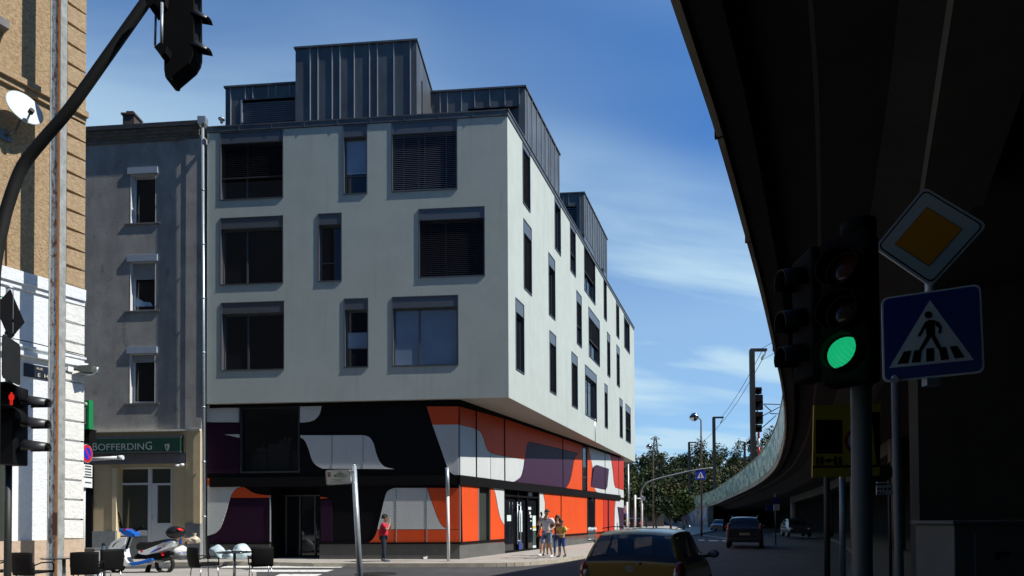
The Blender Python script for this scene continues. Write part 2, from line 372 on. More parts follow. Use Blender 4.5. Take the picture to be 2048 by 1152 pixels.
# ---- zinc attic boxes
def seams(b, pl, s0, s1, z0, z1, off, seed, step=.55):
    R = random.Random(seed); s = s0 + .2
    while s < s1 - .15:
        b.fbox(pl, s - .012, s + .012, z0, z1, off, off + .035); s += step * R.choice((.55, 1.0, 1.15, 1.0))
def attic(name, pl, sa, sb, z0, z1, depth, seed, holes=(), side=None):
    "box on plane pl between sa<sb going back 'depth'"
    b = MB(); b.fixn = False
    holed(b, pl, sa, sb, z0, z1, holes)
    b2 = MB()
    p = [pl.P(sa, z0), pl.P(sa, z0, -depth), pl.P(sb, z0, -depth), pl.P(sb, z0)]
    for q, r in ((0, 1), (1, 2), (2, 3)):
        b.face([p[q], p[r], p[r] + Vector((0, 0, z1 - z0)), p[q] + Vector((0, 0, z1 - z0))])
    b.face([x + Vector((0, 0, z1 - z0)) for x in p])
    # seams, skipping openings
    R = random.Random(seed); s = sa + .25
    while s < sb - .1:
        h = [h for h in holes if h[0] - .05 < s < h[1] + .05]
        if h: b.fbox(pl, s - .012, s + .012, h[0][3] + .05, z1, .0, .035, 1)
        else: b.fbox(pl, s - .012, s + .012, z0, z1, .0, .035, 1)
        s += R.choice((.32, .58, .66, .62))
    b.fbox(pl, sa - .05, sb + .05, z1, z1 + .07, -depth - .05, .06)
    return b
PT = PL.sh(-.9)
# low front attic on the left
a0, zt = PT.hit(592, 168); a1, _ = PT.hit(451, 172); z0 = zTopL - .1
wa, wz = PT.hit(590, 197)[0], PT.hit(530, 198)[1]; wb = PT.hit(482, 197)[0]
b = attic('x', PT, a0, a1, z0, zt, 6, 1, [(a0 + .05, wb, z0, wz)])
at1 = b.build('attic_box', [zinc, zinc_lt], bld)
w = MB(); zc = wz - .05
while zc > z0 + .1:
    w.prism([PT.P(a0 + .06, zc, -.12), PT.P(wb - .05, zc, -.12), PT.P(wb - .05, zc - .06, -.05), PT.P(a0 + .06, zc - .06, -.05)], (0, 0, -.008)); zc -= .085
w.build('blind', slat_b, at1)
MB().fbox(PT, a0 + .05, wb, z0, wz, -.2, -.16).build('pane', glass_b, at1)
MB().fbox(PT, wb - .05, wb, z0, wz, -.15, .03).build('window_frame', alu_lt, at1)
# tower
PT2 = PL.sh(-.55)
c0, ztt = PT2.hit(833, 84); c1, _ = PT2.hit(591, 97); zt2 = (ztt + PT2.hit(591, 97)[1]) / 2
b = attic('x', PT2, c0, c1, z0, zt2, 4.2, 5, [])
pr = PR.sh(-PR.n.dot(PR.o - PT2.P(c0, 0)))
b.build('attic_tower', [zinc, zinc_lt], bld)
w = MB(); SP = Pl(PT2.P(c0, 0)[:2], (-PL.n)[:2], (-PL.t)[:2])
w.fbox(SP, .8, 3.6, zt2 - 2.3, zt2 - 1.0, .0, .06); w.build('tower_window', alu, bld)
# right long attic along the street facade
PS = PR.sh(-.42)
d0, zt3 = PS.hit(1050, 187); d1, zt3b = PS.hit(1119, 300); zt3 = (zt3 + zt3b) / 2
z3 = zTopL - .1
b = MB(); b.fixn = True
c3 = PS.P(d0, z3); 
fl = PL.t * 8.5
FP = Pl(c3[:2], PL.t[:2], PL.n[:2])
h3 = (.28, 2.6, z3, FP.hit(1000, 214)[1])
b = attic('x', PS, d0, d1, z3, zt3, 1.2, 9)
b3 = attic('x', FP, 0, 8.6, z3, zt3, 3.5, 12, [h3])
b.build('attic_side', [zinc, zinc_lt], bld); a3 = b3.build('attic_box', [zinc, zinc_lt], bld)
MB().fbox(FP, h3[0], h3[1], h3[2], h3[3], -.3, -.26).build('pane', glass_b, a3)
w = MB(); w.fbox(FP, h3[0], h3[0] + .35, h3[2], h3[3], -.24, -.2); w.fbox(FP, h3[1] - .1, h3[1], h3[2], h3[3], -.24, 0); w.build('window_frame', alu, a3)
# second attic farther along
e0, z4 = PS.hit(1168, 388); e1, z4b = PS.hit(1214, 478); z4 = (z4 + z4b) / 2
b = attic('x', PS, e0, e1, z3, z4, 1.2, 21); b.build('attic_side', [zinc, zinc_lt], bld)
FP4 = Pl(PS.P(e0, 0)[:2], PL.t[:2], PL.n[:2])
h4 = (.45, 1.7, z3, z4 - .75)
a4 = attic('x', FP4, 0, 3.4, z3, z4, 3, 23, [h4]).build('attic_box', [zinc, zinc_lt], bld)
w = MB(); zc = h4[3] - .05
while zc > z3: w.prism([FP4.P(h4[0], zc, -.12), FP4.P(h4[1], zc, -.12), FP4.P(h4[1], zc - .06, -.05), FP4.P(h4[0], zc - .06, -.05)], (0, 0, -.008)); zc -= .1
w.build('blind', slat_b, a4); MB().fbox(FP4, h4[0], h4[1], h4[2], h4[3], -.2, -.16).build('pane', glass_d, a4)
# roof ventilators
MB().tube([at(443, 246, 23.2), at(443, 238, 23.2)], .05, 10).ell(at(443, 238.5, 23.2), (.13, .13, .06), 12, 6).build('roof_vent', alu_lt, bld)
p = at(855, 186, 27); b = MB().tube([p - Vector((0, 0, .6)), p - Vector((0, 0, .1))], .09, 12).ell(p + Vector((0, 0, .02)), (.17, .17, .2), 16, 10)
b.build('roof_vent', mat('chrome', (.7, .72, .75), .12, 1), bld)

# ---- lower two storeys
PLL = PL.sh(-.33)
k1s = PLL.hit(917, 960)[0]; K1 = PLL.P(k1s, 0)
t_ = PR.hit(1247, 900)[0]; K2 = PR.P(t_, 0, -.35)
PRL = Pl(K1[:2], (K2 - K1)[:2]); 
if PRL.n.x < 0: PRL = Pl(K1[:2], (K2 - K1)[:2], (-PRL.n)[:2])
sRL = (K2 - K1).length
sideW = .13
clad_dk = mat('dark_purple_cladding', (.006, .004, .010), .6, 0, var=.2, vs=2, spec=.15)
clad_blk = mat('black_cladding', (.0035, .0035, .005), .6, 0, var=.15, spec=.15)
clad_or = mat('orange_cladding', (.76, .078, .006), .55, var=.06, vs=2, stretch=(1, 1, .2))
clad_rd = mat('red_cladding', (.56, .035, .015), .5, var=.06)
clad_wh = mat('white_cladding', (.66, .70, .69), .5, var=.05, vs=2, stretch=(1, 1, .2))
clad_pu = mat('purple_cladding', (.045, .014, .045), .55, var=.08)
plinth_m = mat('plinth_stone', (.11, .11, .105), .75, var=.15, vs=2, bump=.1)
# perforation: fine dot grid
for m_, a_ in ((clad_wh, .55), (clad_or, .8), (clad_pu, .8), (clad_rd, .8)):
    t = m_.node_tree; bs = t.nodes['Principled BSDF']; inp = bs.inputs['Base Color']
    uvn = N(t, 'ShaderNodeUVMap'); mpn = N(t, 'ShaderNodeMapping'); mpn.inputs['Scale'].default_value = (14, 14, 14); mpn.inputs['Rotation'].default_value = (0, 0, rad(45)); t.links.new(uvn.outputs[0], mpn.inputs[0])
    vf = N(t, 'ShaderNodeVectorMath', operation='FRACTION'); t.links.new(mpn.outputs[0], vf.inputs[0])
    vd = N(t, 'ShaderNodeVectorMath', operation='DISTANCE'); t.links.new(vf.outputs[0], vd.inputs[0]); vd.inputs[1].default_value = (.5, .5, 0)
    mr = N(t, 'ShaderNodeMapRange'); mr.inputs[1].default_value = .22; mr.inputs[2].default_value = .34; mr.inputs[3].default_value = 1 - a_; mr.inputs[4].default_value = 0; t.links.new(vd.outputs['Value'], mr.inputs[0])
    mx = N(t, 'ShaderNodeMix', data_type='RGBA'); t.links.new(mr.outputs[0], mx.inputs[0]); t.links.new(inp.links[0].from_socket, mx.inputs[6]); mx.inputs[7].default_value = (.02, .02, .02, 1)
    t.links.new(mx.outputs[2], inp)
zTop = zSof - .0; zPl = PLL.hit(800, 1088)[1]
zMid0 = PLL.hit(800, 976)[1]; zMid1 = PLL.hit(800, 950)[1]
entr = rect(PLL, 541, 972, 640, 1117); entr = (entr[0], entr[1], sideW, entr[3])
bigw = rect(PLL, 481, 813, 600, 946)
doorR = rect(PRL, 1008, 972, 1077, 1104); door = (doorR[0], doorR[1], sideW, PRL.hit(1010, 970)[1])
win1 = rect(PRL, 956, 964, 978, 1085); gap1 = (PRL.hit(1163, 950)[0], PRL.hit(1172, 950)[0])
b = MB(); b.fixn = False
holed(b, PLL, k1s, sL, 0, zTop, [entr, bigw]); holed(b, PRL, 0, sRL, 0, zTop, [door, win1])
e2 = Vector((K2.x - 8, K2.y + 3, 0)); b.face([(K2.x, K2.y, 0), (e2.x, e2.y, 0), (e2.x, e2.y, zTop), (K2.x, K2.y, zTop)])
b.build('lower_wall', clad_blk, bld)
b = MB(); b.fbox(PLL, k1s - .04, entr[0], 0, zPl, 0, .05); b.fbox(PLL, entr[1], sL, 0, zPl, 0, .05)
b.fbox(PRL, -.04, door[0], 0, zPl, 0, .05); b.fbox(PRL, door[1], sRL, 0, zPl, 0, .05); b.build('plinth', plinth_m, bld)
b = MB()
b.fbox(PLL, k1s - .1, entr[0], zPl, zPl + .07, 0, .1); b.fbox(PLL, entr[1], sL, zPl, zPl + .07, 0, .1); b.fbox(PLL, k1s - .1, sL, zMid0 + .1, zMid1 - .03, 0, .12)
b.fbox(PLL, k1s - .1, sL, zTop - .12, zTop - .003, 0, .14)
b.fbox(PRL, -.1, door[0], zPl, zPl + .07, 0, .1); b.fbox(PRL, door[1], sRL, zPl, zPl + .07, 0, .1); b.fbox(PRL, -.1, sRL, zMid0 + .1, zMid1 - .03, 0, .12); b.fbox(PRL, -.1, sRL, zTop - .12, zTop - .003, 0, .14)
b.build('cornice', matblack, bld)
def shape(pl, pts, org, sc, m, name, off, smooth=True, z=None):
    "cladding cut-out traced as (s,z) on its facade plane; org/sc convert tracing units to photo pixels"
    P = []
    for x, y in pts:
        s, zz_ = pl.hit(org[0] + x / sc, org[1] + y / sc); P.append((s, zz_))
    me = MB(); me.fixn = False
    me.face([pl.P(s, z_, off) for s, z_ in P], 0, uv=P)
    n = len(P)
    for i in range(n):
        j = (i + 1) % n; me.face([pl.P(*P[i], 0), pl.P(*P[j], 0), pl.P(*P[j], off), pl.P(*P[i], off)], 0, uv=[P[i], P[j], P[j], P[i]])
    ob = me.build(name, m, bld)
    bm = bmesh.new(); bm.from_mesh(ob.data); bmesh.ops.triangulate(bm, faces=[f for f in bm.faces if len(f.verts) > 4]); bm.to_mesh(ob.data); bm.free()
    return ob
O5 = ((400, 780), 3.096); O6 = ((840, 780), 3.098)
def cr(pts, n=5):
    "Catmull-Rom through points"
    out = []
    for i in range(len(pts) - 1):
        p0 = pts[max(i - 1, 0)]; p1 = pts[i]; p2 = pts[i + 1]; p3 = pts[min(i + 2, len(pts) - 1)]
        for k in range(n):
            t = k / n
            out.append(tuple(.5 * ((2 * p1[d]) + (-p0[d] + p2[d]) * t + (2 * p0[d] - 5 * p1[d] + 4 * p2[d] - p3[d]) * t * t + (-p0[d] + 3 * p1[d] - 3 * p2[d] + p3[d]) * t ** 3) for d in range(len(p1))))
    out.append(pts[-1]); return out
kx = 1601  # tracing x of the corner
S5 = lambda pts, m, off: shape(PLL, pts, *O5, m, 'cladding_panel', off)
S5([(45, 98), (245, 98), (245, 200), (45, 200)], clad_wh, .05)
S5([(45, 206), (245, 206), (245, 516), (45, 516)], clad_pu_d := mat('aubergine_cladding', (.024, .006, .024), .6, spec=.15), .03)
S5([(155, 277), (247, 275), (247, 296)] + [(225, 292), (185, 282)], clad_wh, .05)
S5([(622, 98), (755, 98)] + cr([(755, 98), (742, 148), (712, 183), (672, 198), (622, 202)])[1:], clad_wh, .05)
S5([(625, 281), (1010, 281)] + cr([(1010, 281), (1048, 292), (1075, 330), (1092, 390), (1112, 440), (1145, 475), (1205, 490)])[1:] + [(760, 487)] + cr([(760, 487), (720, 465), (695, 430), (678, 375), (658, 325), (640, 303), (624, 295)])[1:], clad_wh, .05)
S5([(1405, 103), (kx, 103), (kx, 215), (1441, 217)], clad_or, .05)
S5([(1441, 217), (kx, 215), (kx, 532), (1588, 532)] + cr([(1588, 532), (1552, 510), (1530, 470), (1500, 385), (1441, 217)])[1:-1], clad_wh, .05)
S5([(50, 548), (240, 548)] + cr([(240, 548), (248, 568), (262, 590)])[1:] + [(50, 590)], clad_or, .05)
S5([(50, 592), (400, 591), (270, 598)] + cr([(270, 598), (235, 607), (210, 628), (190, 670), (160, 770), (132, 848), (100, 885), (50, 902)])[1:], clad_wh, .05)
S5([(195, 668), (438, 668), (438, 652)] + cr([(438, 652), (375, 647), (330, 635), (298, 615), (274, 601)])[1:] + cr([(250, 605), (222, 620), (208, 638), (195, 668)])[:-1], clad_or, .05)
S5([(195, 672), (438, 672), (438, 945), (60, 945), (60, 905)] + cr([(60, 905), (103, 888), (136, 850), (164, 770), (195, 672)])[1:-1], clad_pu_d, .03)
S5([(748, 662), (800, 668), (748, 673)], clad_or, .05)
S5([(750, 680), (820, 680), (820, 940), (750, 940)], clad_pu_d, .03)
S5([(1100, 862), (1530, 862)] + cr([(1530, 862), (1500, 842), (1478, 805), (1450, 735), (1406, 607)])[1:] + [(1206, 607)] + cr([(1206, 607), (1170, 622), (1150, 655), (1122, 770), (1100, 862)])[1:-1], clad_wh, .05)
S5([(1100, 865), (kx, 865), (kx, 950), (1025, 950)] + cr([(1025, 950), (1060, 935), (1085, 905), (1100, 865)])[1:-1], clad_or, .05)
S5([(1410, 607), (kx, 607), (kx, 862), (1534, 862)] + cr([(1534, 862), (1504, 842), (1482, 805), (1454, 735), (1410, 607)])[1:-1], clad_or, .05)
S6 = lambda pts, m, off=.05: shape(PRL, pts, *O6, m, 'cladding_panel', off)
k6 = 241
S6([(k6, 103), (1000, 312), (1000, 621), (905, 608)] + cr([(905, 608), (925, 570), (940, 500), (956, 420), (982, 393)])[1:] + [(870, 365)] + [(700, 325)] + cr([(700, 325), (668, 322), (655, 345), (648, 395), (641, 430)])[1:] + [(520, 410)] + cr([(520, 410), (430, 387), (404, 350), (388, 298), (370, 260), (335, 238), (k6, 216)])[1:], clad_or)
S6([(k6, 218)] + cr([(k6, 218), (333, 240), (368, 263), (386, 300), (402, 352), (430, 390), (520, 412)])[1:] + [(640, 432)] + cr([(640, 432), (632, 490), (615, 540), (575, 569)])[1:] + [(k6, 540)], clad_wh)
S6(cr([(580, 569), (620, 542), (636, 490), (646, 425), (651, 370), (660, 330), (672, 324), (700, 327)]) + [(870, 367), (978, 395)] + cr([(978, 395), (952, 420), (936, 500), (921, 570), (900, 607)])[1:], clad_pu)
# second group of upper panels
S6([(1035, 332), (1062, 480), (1052, 600), (1070, 604), (1085, 631), (1032, 625)], clad_or)
S6([(1038, 330), (1128, 366)] + [(1170, 384)] + cr([(1172, 385), (1188, 490), (1196, 570), (1205, 605)]) + [(1258, 622), (1258, 668), (1230, 662), (1090, 632), (1074, 606), (1150, 620), (1157, 600), (1167, 489), (1090, 464), (1074, 472), (1066, 484)], clad_wh)
S6([(1055, 600), (1066, 540), (1076, 474), (1090, 466), (1165, 490), (1155, 600), (1148, 617)], clad_pu)
S6([(1176, 380), (1258, 425), (1258, 618), (1206, 603), (1198, 570), (1191, 490)], clad_rd)
# lower row
S6([(250, 552), (355, 560), (355, 948), (258, 952)], clad_or)
S6([(430, 582)] + cr([(438, 584), (458, 645), (474, 730), (490, 795), (516, 838)]) + [(516, 944), (430, 946)], clad_or)
S6([(441, 582), (516, 590), (516, 834)] + cr([(516, 834), (494, 795), (478, 730), (462, 645), (441, 582)])[1:-1], clad_wh)
S6([(736, 617), (752, 619), (768, 700), (768, 800), (758, 855), (736, 862)], clad_wh)
S6([(755, 619), (866, 625), (866, 928), (736, 934), (736, 866), (760, 858), (771, 800), (771, 700)], clad_or)
S6([(872, 626), (985, 640), (1030, 645), (1030, 921), (872, 928)], clad_or)
S6([(860, 852), (925, 860), (860, 864)], clad_wh, .056)
S6([(1082, 645), (1130, 651), (1130, 915), (1082, 921)], clad_or)
S6([(1132, 652), (1158, 656), (1158, 905), (1132, 912)], clad_rd)
S6([(1166, 658), (1208, 668), (1200, 740), (1196, 898), (1166, 903)], clad_rd)
S6([(1210, 672), (1258, 684), (1258, 730), (1218, 724), (1228, 800), (1233, 880), (1200, 890), (1203, 740)], clad_wh)
S6([(1221, 727), (1258, 733), (1258, 876), (1236, 880), (1231, 800)], clad_pu)
# joints between panels
b = MB()
def vline(pl, org, sc, x, y0, y1, w, m=0):
    s, za = pl.hit(org[0] + x / sc, org[1] + y0 / sc); _, zb_ = pl.hit(org[0] + x / sc, org[1] + y1 / sc)
    b.fbox(pl, s - w / 2, s + w / 2, zb_, za, .01, .062, m)
for x, y0, y1, w in ((341, 120, 545, .09), (517, 175, 565, .10), (879, 280, 606, .10), (1141, 372, 640, .10), (1226, 410, 660, .10), (516.5, 575, 950, .05)): vline(PRL, *O6, x, y0, y1, w); b.build('panel_joint', matblack, bld); b = MB()

b = MB()
for x, y0, y1 in ((820, 282, 487), (1012, 282, 487), (1217, 608, 948), (1405, 608, 948), (238, 548, 600), (245, 98, 200), (438, 652, 940)): vline(PLL, *O5, x, y0, y1, .035)
for x, y0, y1 in ((240, 215, 540), (430, 400, 555), (240, 552, 950), (355, 560, 948)): vline(PRL, *O6, x, y0, y1, .035)
b.build('panel_edge', zinc_lt, bld)
# entrance recess on the front
b = MB(); pl = PLL
b.fbox(pl, entr[0], entr[1], entr[2], entr[3], -1.4, -1.3); b.fbox(pl, entr[0] - .1, entr[0], entr[2], entr[3], -1.4, -.01); b.fbox(pl, entr[1], entr[1] + .1, entr[2], entr[3], -1.4, -.01); b.fbox(pl, entr[0], entr[1], entr[3], entr[3] + .1, -1.4, -.01)
b.build('entrance_recess', matblack, bld)
b = MB(); w_ = entr[1] - entr[0]
for q in (.02, .34, .66, .96): b.fbox(pl, entr[0] + w_ * q, entr[0] + w_ * q + .05, .2, entr[3] - .3, -1.28, -1.2)
b.fbox(pl, entr[0], entr[1], entr[3] - .35, entr[3] - .3, -1.28, -1.2); fr = b.build('entrance_door', alu, bld)
MB().fbox(pl, entr[0], entr[1], .2, entr[3] - .35, -1.295, -1.285).build('pane', glass_d, fr)
b = MB(); b.tube([pl.P(entr[0] + w_ * .3, .9, -1.12), pl.P(entr[0] + w_ * .3, 1.5, -1.12)], .015).build('handle', alu_lt, fr)
# big shop window on the front
b = MB(); s0, s1, z0_, z1_ = bigw; t = .07
b.fbox(pl, s0, s0 + t, z0_, z1_, -.2, .04); b.fbox(pl, s1 - t, s1, z0_, z1_, -.2, .04); b.fbox(pl, s0 + t, s1 - t, z0_, z0_ + t, -.2, .04); b.fbox(pl, s0 + t, s1 - t, z1_ - t, z1_, -.2, .04)
bw = b.build('shop_window', zinc_d, bld)
gt = mat('clear_dark_glass', (.01, .012, .014), .03, 0, spec=.7); 
gtn = gt.node_tree.nodes['Principled BSDF']; gtn.inputs['Alpha'].default_value = .45
MB().fbox(pl, s0 + t, s1 - t, z0_ + t, z1_ - t, -.1, -.09).build('pane', gt, bw)
room = mat('office_grey', (.18, .19, .18), .8)
MB().fbox(pl, s0, s1, z0_, z1_, -2.0, -1.9).build('back_wall', mat('dim_wall', (.03, .03, .032), .9), bw)
b = MB(); zz0 = z0_ + .07
for (ua, ub, vt) in ((490, 520, 905), (524, 567, 885), (575, 599, 898)):
    r_ = rect(PLL, ua, vt, ub, 945); b.fbox(pl, r_[0], r_[1], zz0, r_[3], -.9, -.5)
b.build('cupboard', room, bw)
b = MB(); R = random.Random(4)
for u in (500, 505, 510, 516, 545, 548, 555, 563, 583, 590, 595): 
    s_, z_ = PLL.hit(u, 898 if u < 520 else 884 if u < 570 else 896); b.fbox(pl, s_ - .05, s_ + .05, z_ - .05, z_ + R.uniform(.08, .3), -.75, -.65)
b.build('shelf_clutter', mat('clutter', (.5, .25, .12), .8, col2=(.2, .3, .35), vs=5), bw)
# glass door on the street side
pl = PRL; s0, s1, z0_, z1_ = door; t = .07
b = MB()
for q in (0, .36, .64, 1): b.fbox(pl, s0 + (s1 - s0) * q - (t if q == 1 else 0), s0 + (s1 - s0) * q + (0 if q == 1 else t), z0_, z1_, -.2, .03)
b.fbox(pl, s0 + t, s1 - t, z1_ - .5, z1_ - .42, -.19, .02); b.fbox(pl, s0 + t, s1 - t, z0_, z0_ + .08, -.19, .02); b.fbox(pl, s0 + t, s1 - t, z1_ - .06, z1_, -.19, .02)
dr = b.build('glass_door', matblack, bld)
MB().fbox(pl, s0 + t, s1 - t, z0_ + .08, z1_ - .06, -.1, -.09).build('pane', glass_d, dr)
paper = mat('paper', (.62, .75, .72), .8); bluem = mat('blue_plastic', (.03, .06, .35), .5)
O10 = ((980, 960), 7.68)
def pap(x0, y0, x1, y1, m, name='notice', off=(-.088, -.08)):
    r_ = rect(pl.sh(-.09), O10[0][0] + x0 / 7.68, O10[0][1] + y0 / 7.68, O10[0][0] + x1 / 7.68, O10[0][1] + y1 / 7.68)
    return MB().fbox(pl.sh(-.09), r_[0], r_[1], r_[2], r_[3], .002, .012).build(name, m, dr)
pap(258, 540, 320, 632, paper); pap(448, 465, 492, 798, paper); pap(590, 195, 645, 250, white_p); pap(585, 415, 628, 458, white_p)
pap(600, 488, 622, 528, white_p); pap(612, 540, 636, 580, white_p); pap(617, 617, 636, 636, white_p); pap(617, 737, 636, 756, white_p)
pap(652, 548, 700, 708, paper); pap(655, 710, 702, 742, mat('poster_yellow', (.6, .4, .05), .8)); pap(655, 744, 704, 778, paper); pap(655, 1005, 704, 1090, paper)
pap(655, 785, 702, 1003, mat('greenish_glass', (.06, .09, .08), .2)); pap(446, 925, 482, 1092, bluem, 'blue_bin_behind_glass')
b = MB(); a_, zt_ = pl.hit(1033, 1004); c_, zb_ = pl.hit(1033, 1088)
for q in (-.13, .22): b.tube([pl.P(a_ + q, zb_, .1), pl.P(a_ + q, zt_, .1)], .028, 10)
for z_ in (zb_ + .15, zt_ - .15): b.tube([pl.P(a_ - .13, z_, .1), pl.P(a_ + .22, z_, .1)], .03, 8)
b.build('handle', alu_lt, dr)
# tall narrow street windows
for nm, r_ in (('w', win1),):
    b = MB(); t = .05; s0, s1, z0_, z1_ = r_
    b.fbox(pl, s0, s0 + t, z0_, z1_, -.15, .05); b.fbox(pl, s1 - t, s1, z0_, z1_, -.15, .05); b.fbox(pl, s0 + t, s1 - t, z0_, z0_ + t, -.15, .05); b.fbox(pl, s0 + t, s1 - t, z1_ - t, z1_, -.15, .05)
    wo = b.build('window', alu, bld); MB().fbox(pl, s0 + t, s1 - t, z0_ + t, z1_ - t, -.1, -.09).build('pane', mat('greenish_pane', (.05, .06, .05), .08, spec=.8), wo)
for x0, y0, x1, y1 in ((1003, 315, 1029, 622), (1034, 650, 1078, 918), (1160, 662, 1165, 900)):
    r_ = rect(PRL, 840 + x0 / 3.098, 780 + y0 / 3.098, 840 + x1 / 3.098, 780 + y1 / 3.098)
    wo = MB().fbox(PRL, r_[0], r_[1], r_[2], r_[3], .0, .02).build('window', glass_d, bld)
    b = MB(); b.fbox(PRL, r_[0] - .03, r_[0], r_[2], r_[3], .0, .07); b.fbox(PRL, r_[1], r_[1] + .03, r_[2], r_[3], .0, .07)
    b.build('window_frame', alu, wo)
    if x0 == 1034:
        b = MB(); s_a, s_b = r_[0] - .1, r_[1] + .1; z_b = PRL.hit(1181, 1078)[1]; z_t = PRL.hit(1181, 1055)[1]
        b.tube([PRL.P(s_a, z_t, .12), PRL.P(s_b, z_t, .12)], .02, 6); b.tube([PRL.P(s_a, z_b, .12), PRL.P(s_b, z_b, .12)], .02, 6)
        n = 12
        for k in range(n + 1): b.tube([PRL.P(s_a + (s_b - s_a) * k / n, z_b, .12), PRL.P(s_a + (s_b - s_a) * k / n, z_t, .12)], .01, 5)
        b.build('railing', alu_lt, wo)
# downpipes
b = MB(); x_, zt_ = PL.hit(409, 252); p0 = PL.P(x_, zt_, .12); p1 = PL.P(PL.hit(413, 900)[0], .15, .12)
b.tube([p0, p1], .055, 12)
for k in range(1, 8): q = p1.lerp(p0, k / 8 - .03); b.tube([q, q + Vector((0, 0, .06))], .07, 12)
b.box(p0 + Vector((0, 0, .1)), (.3, .25, .28)); b.build('downpipe', alu_lt, bld)
s_, z_ = PR.hit(1190, 838); b = MB(); b.tube([PR.P(s_, z_, -.02), PR.P(s_, zSof, -.02)], .05, 10); b.build('downpipe', alu_lt, bld)
# ================================================================== OLD GREY BUILDING WITH BAR
PB = PL.sh(-.09)
old = thing('townhouse', 'old grey rendered townhouse with a bar on the ground floor beside the modern block', 'building', (PB.P(PB.hit(300, 1100)[0], 0)))
render_g = mat('grey_render', (.37, .365, .345), .9, var=.18, vs=1.1, bump=.35, bs=25)
overlay(render_g, (.23, .23, .225), 1.0, .42, .7, (1, 1, .3), .85)
overlay(render_g, (.10, .09, .08), 2.2, .58, .74, (1, 1, .5), .6)
beige = mat('beige_paint', (.62, .50, .30), .8, var=.08, vs=2)
beige_l = mat('beige_light', (.72, .60, .38), .8, var=.05)
stone_c = mat('cornice_stone', (.17, .15, .125), .9, var=.35, vs=3, stretch=(1, 1, 3), bump=.5)
sill_m = mat('sill_stone', (.16, .15, .15), .8, var=.2)
pvc = mat('white_pvc', (.66, .70, .74), .4); shut = mat('shutter_box', (.33, .40, .50), .5, var=.05); shutl = mat('shutter_slats', (.42, .45, .48), .55)
sa = PB.hit(404, 600)[0]; sb = sa + 7.5
zEv = PB.hit(300, 276)[1]; zLg = PB.hit(300, 863)[1]
OW = [(262, 349, 310, 446), (261, 524, 310, 621), (262, 708, 311, 806)]
Or = [rect(PB, *w) for w in OW]; Or = [(Or[1][0], Or[1][1], r[2], r[3]) for r in Or]
shop = rect(PB, 234, 934, 345, 1117); shop = (shop[0], shop[1], sideW, shop[3])
b = MB(); b.fixn = False; holed(b, PB, sa, sb, zLg, zEv, Or)
for o_ in (0, -9): pass
p = [PB.P(sa, 0), PB.P(sa, 0, -9), PB.P(sb, 0, -9), PB.P(sb, 0)]
for i in range(3): b.face([p[i], p[i + 1], p[i + 1] + Vector((0, 0, zEv)), p[i] + Vector((0, 0, zEv))])
b.face([x + Vector((0, 0, zEv)) for x in p]); b.build('wall', render_g, old)
# raised quoin strips at the right end
q0 = PB.hit(372, 600)[0]; q1 = PB.hit(385, 600)[0]
MB().fbox(PB, sa, q0, zLg, zEv - .01, .002, .03).build('corner_pilaster', render_g, old)
b = MB(); z_ = zEv
for k, (h, o_) in enumerate(((.14, .04), (.1, .07), (.14, .11), (.10, .15))): b.fbox(PB, sa + .12 - .0, sb, z_ - .16 + k * 0, z_ - .16 + h, 0, o_) if k == 0 else b.fbox(PB, sa + .12, sb, z_ - .02, z_ - .02 + h, 0, o_); z_ += h if k else 0
b.build('cornice', stone_c, old)
zr = z_ 
b = MB(); b.fbox(PB, sa + .05, sb, zr - .04, zr + .09, -.2, .2); b.prism([PB.P(sa + .05, zr + .09, .18), PB.P(sb, zr + .09, .18), PB.P(sb, zr + .5, -4.5), PB.P(sa + .05, zr + .5, -4.5)], (0, 0, .06)); b.build('roof', mat('roof_dark', (.05, .05, .055), .6, var=.3, vs=6), old)
ch = at(264, 240, 26.5); b = MB(); b.box(ch - Vector((0, 0, .35)), (.5, .5, .9)); b.box(ch + Vector((0, 0, .10)), (.62, .6, .08)); b.box(ch + Vector((.0, 0, .22)), (.32, .32, .16)); b.build('chimney', mat('old_brick', (.06, .045, .04), .9, var=.4, vs=8), old)
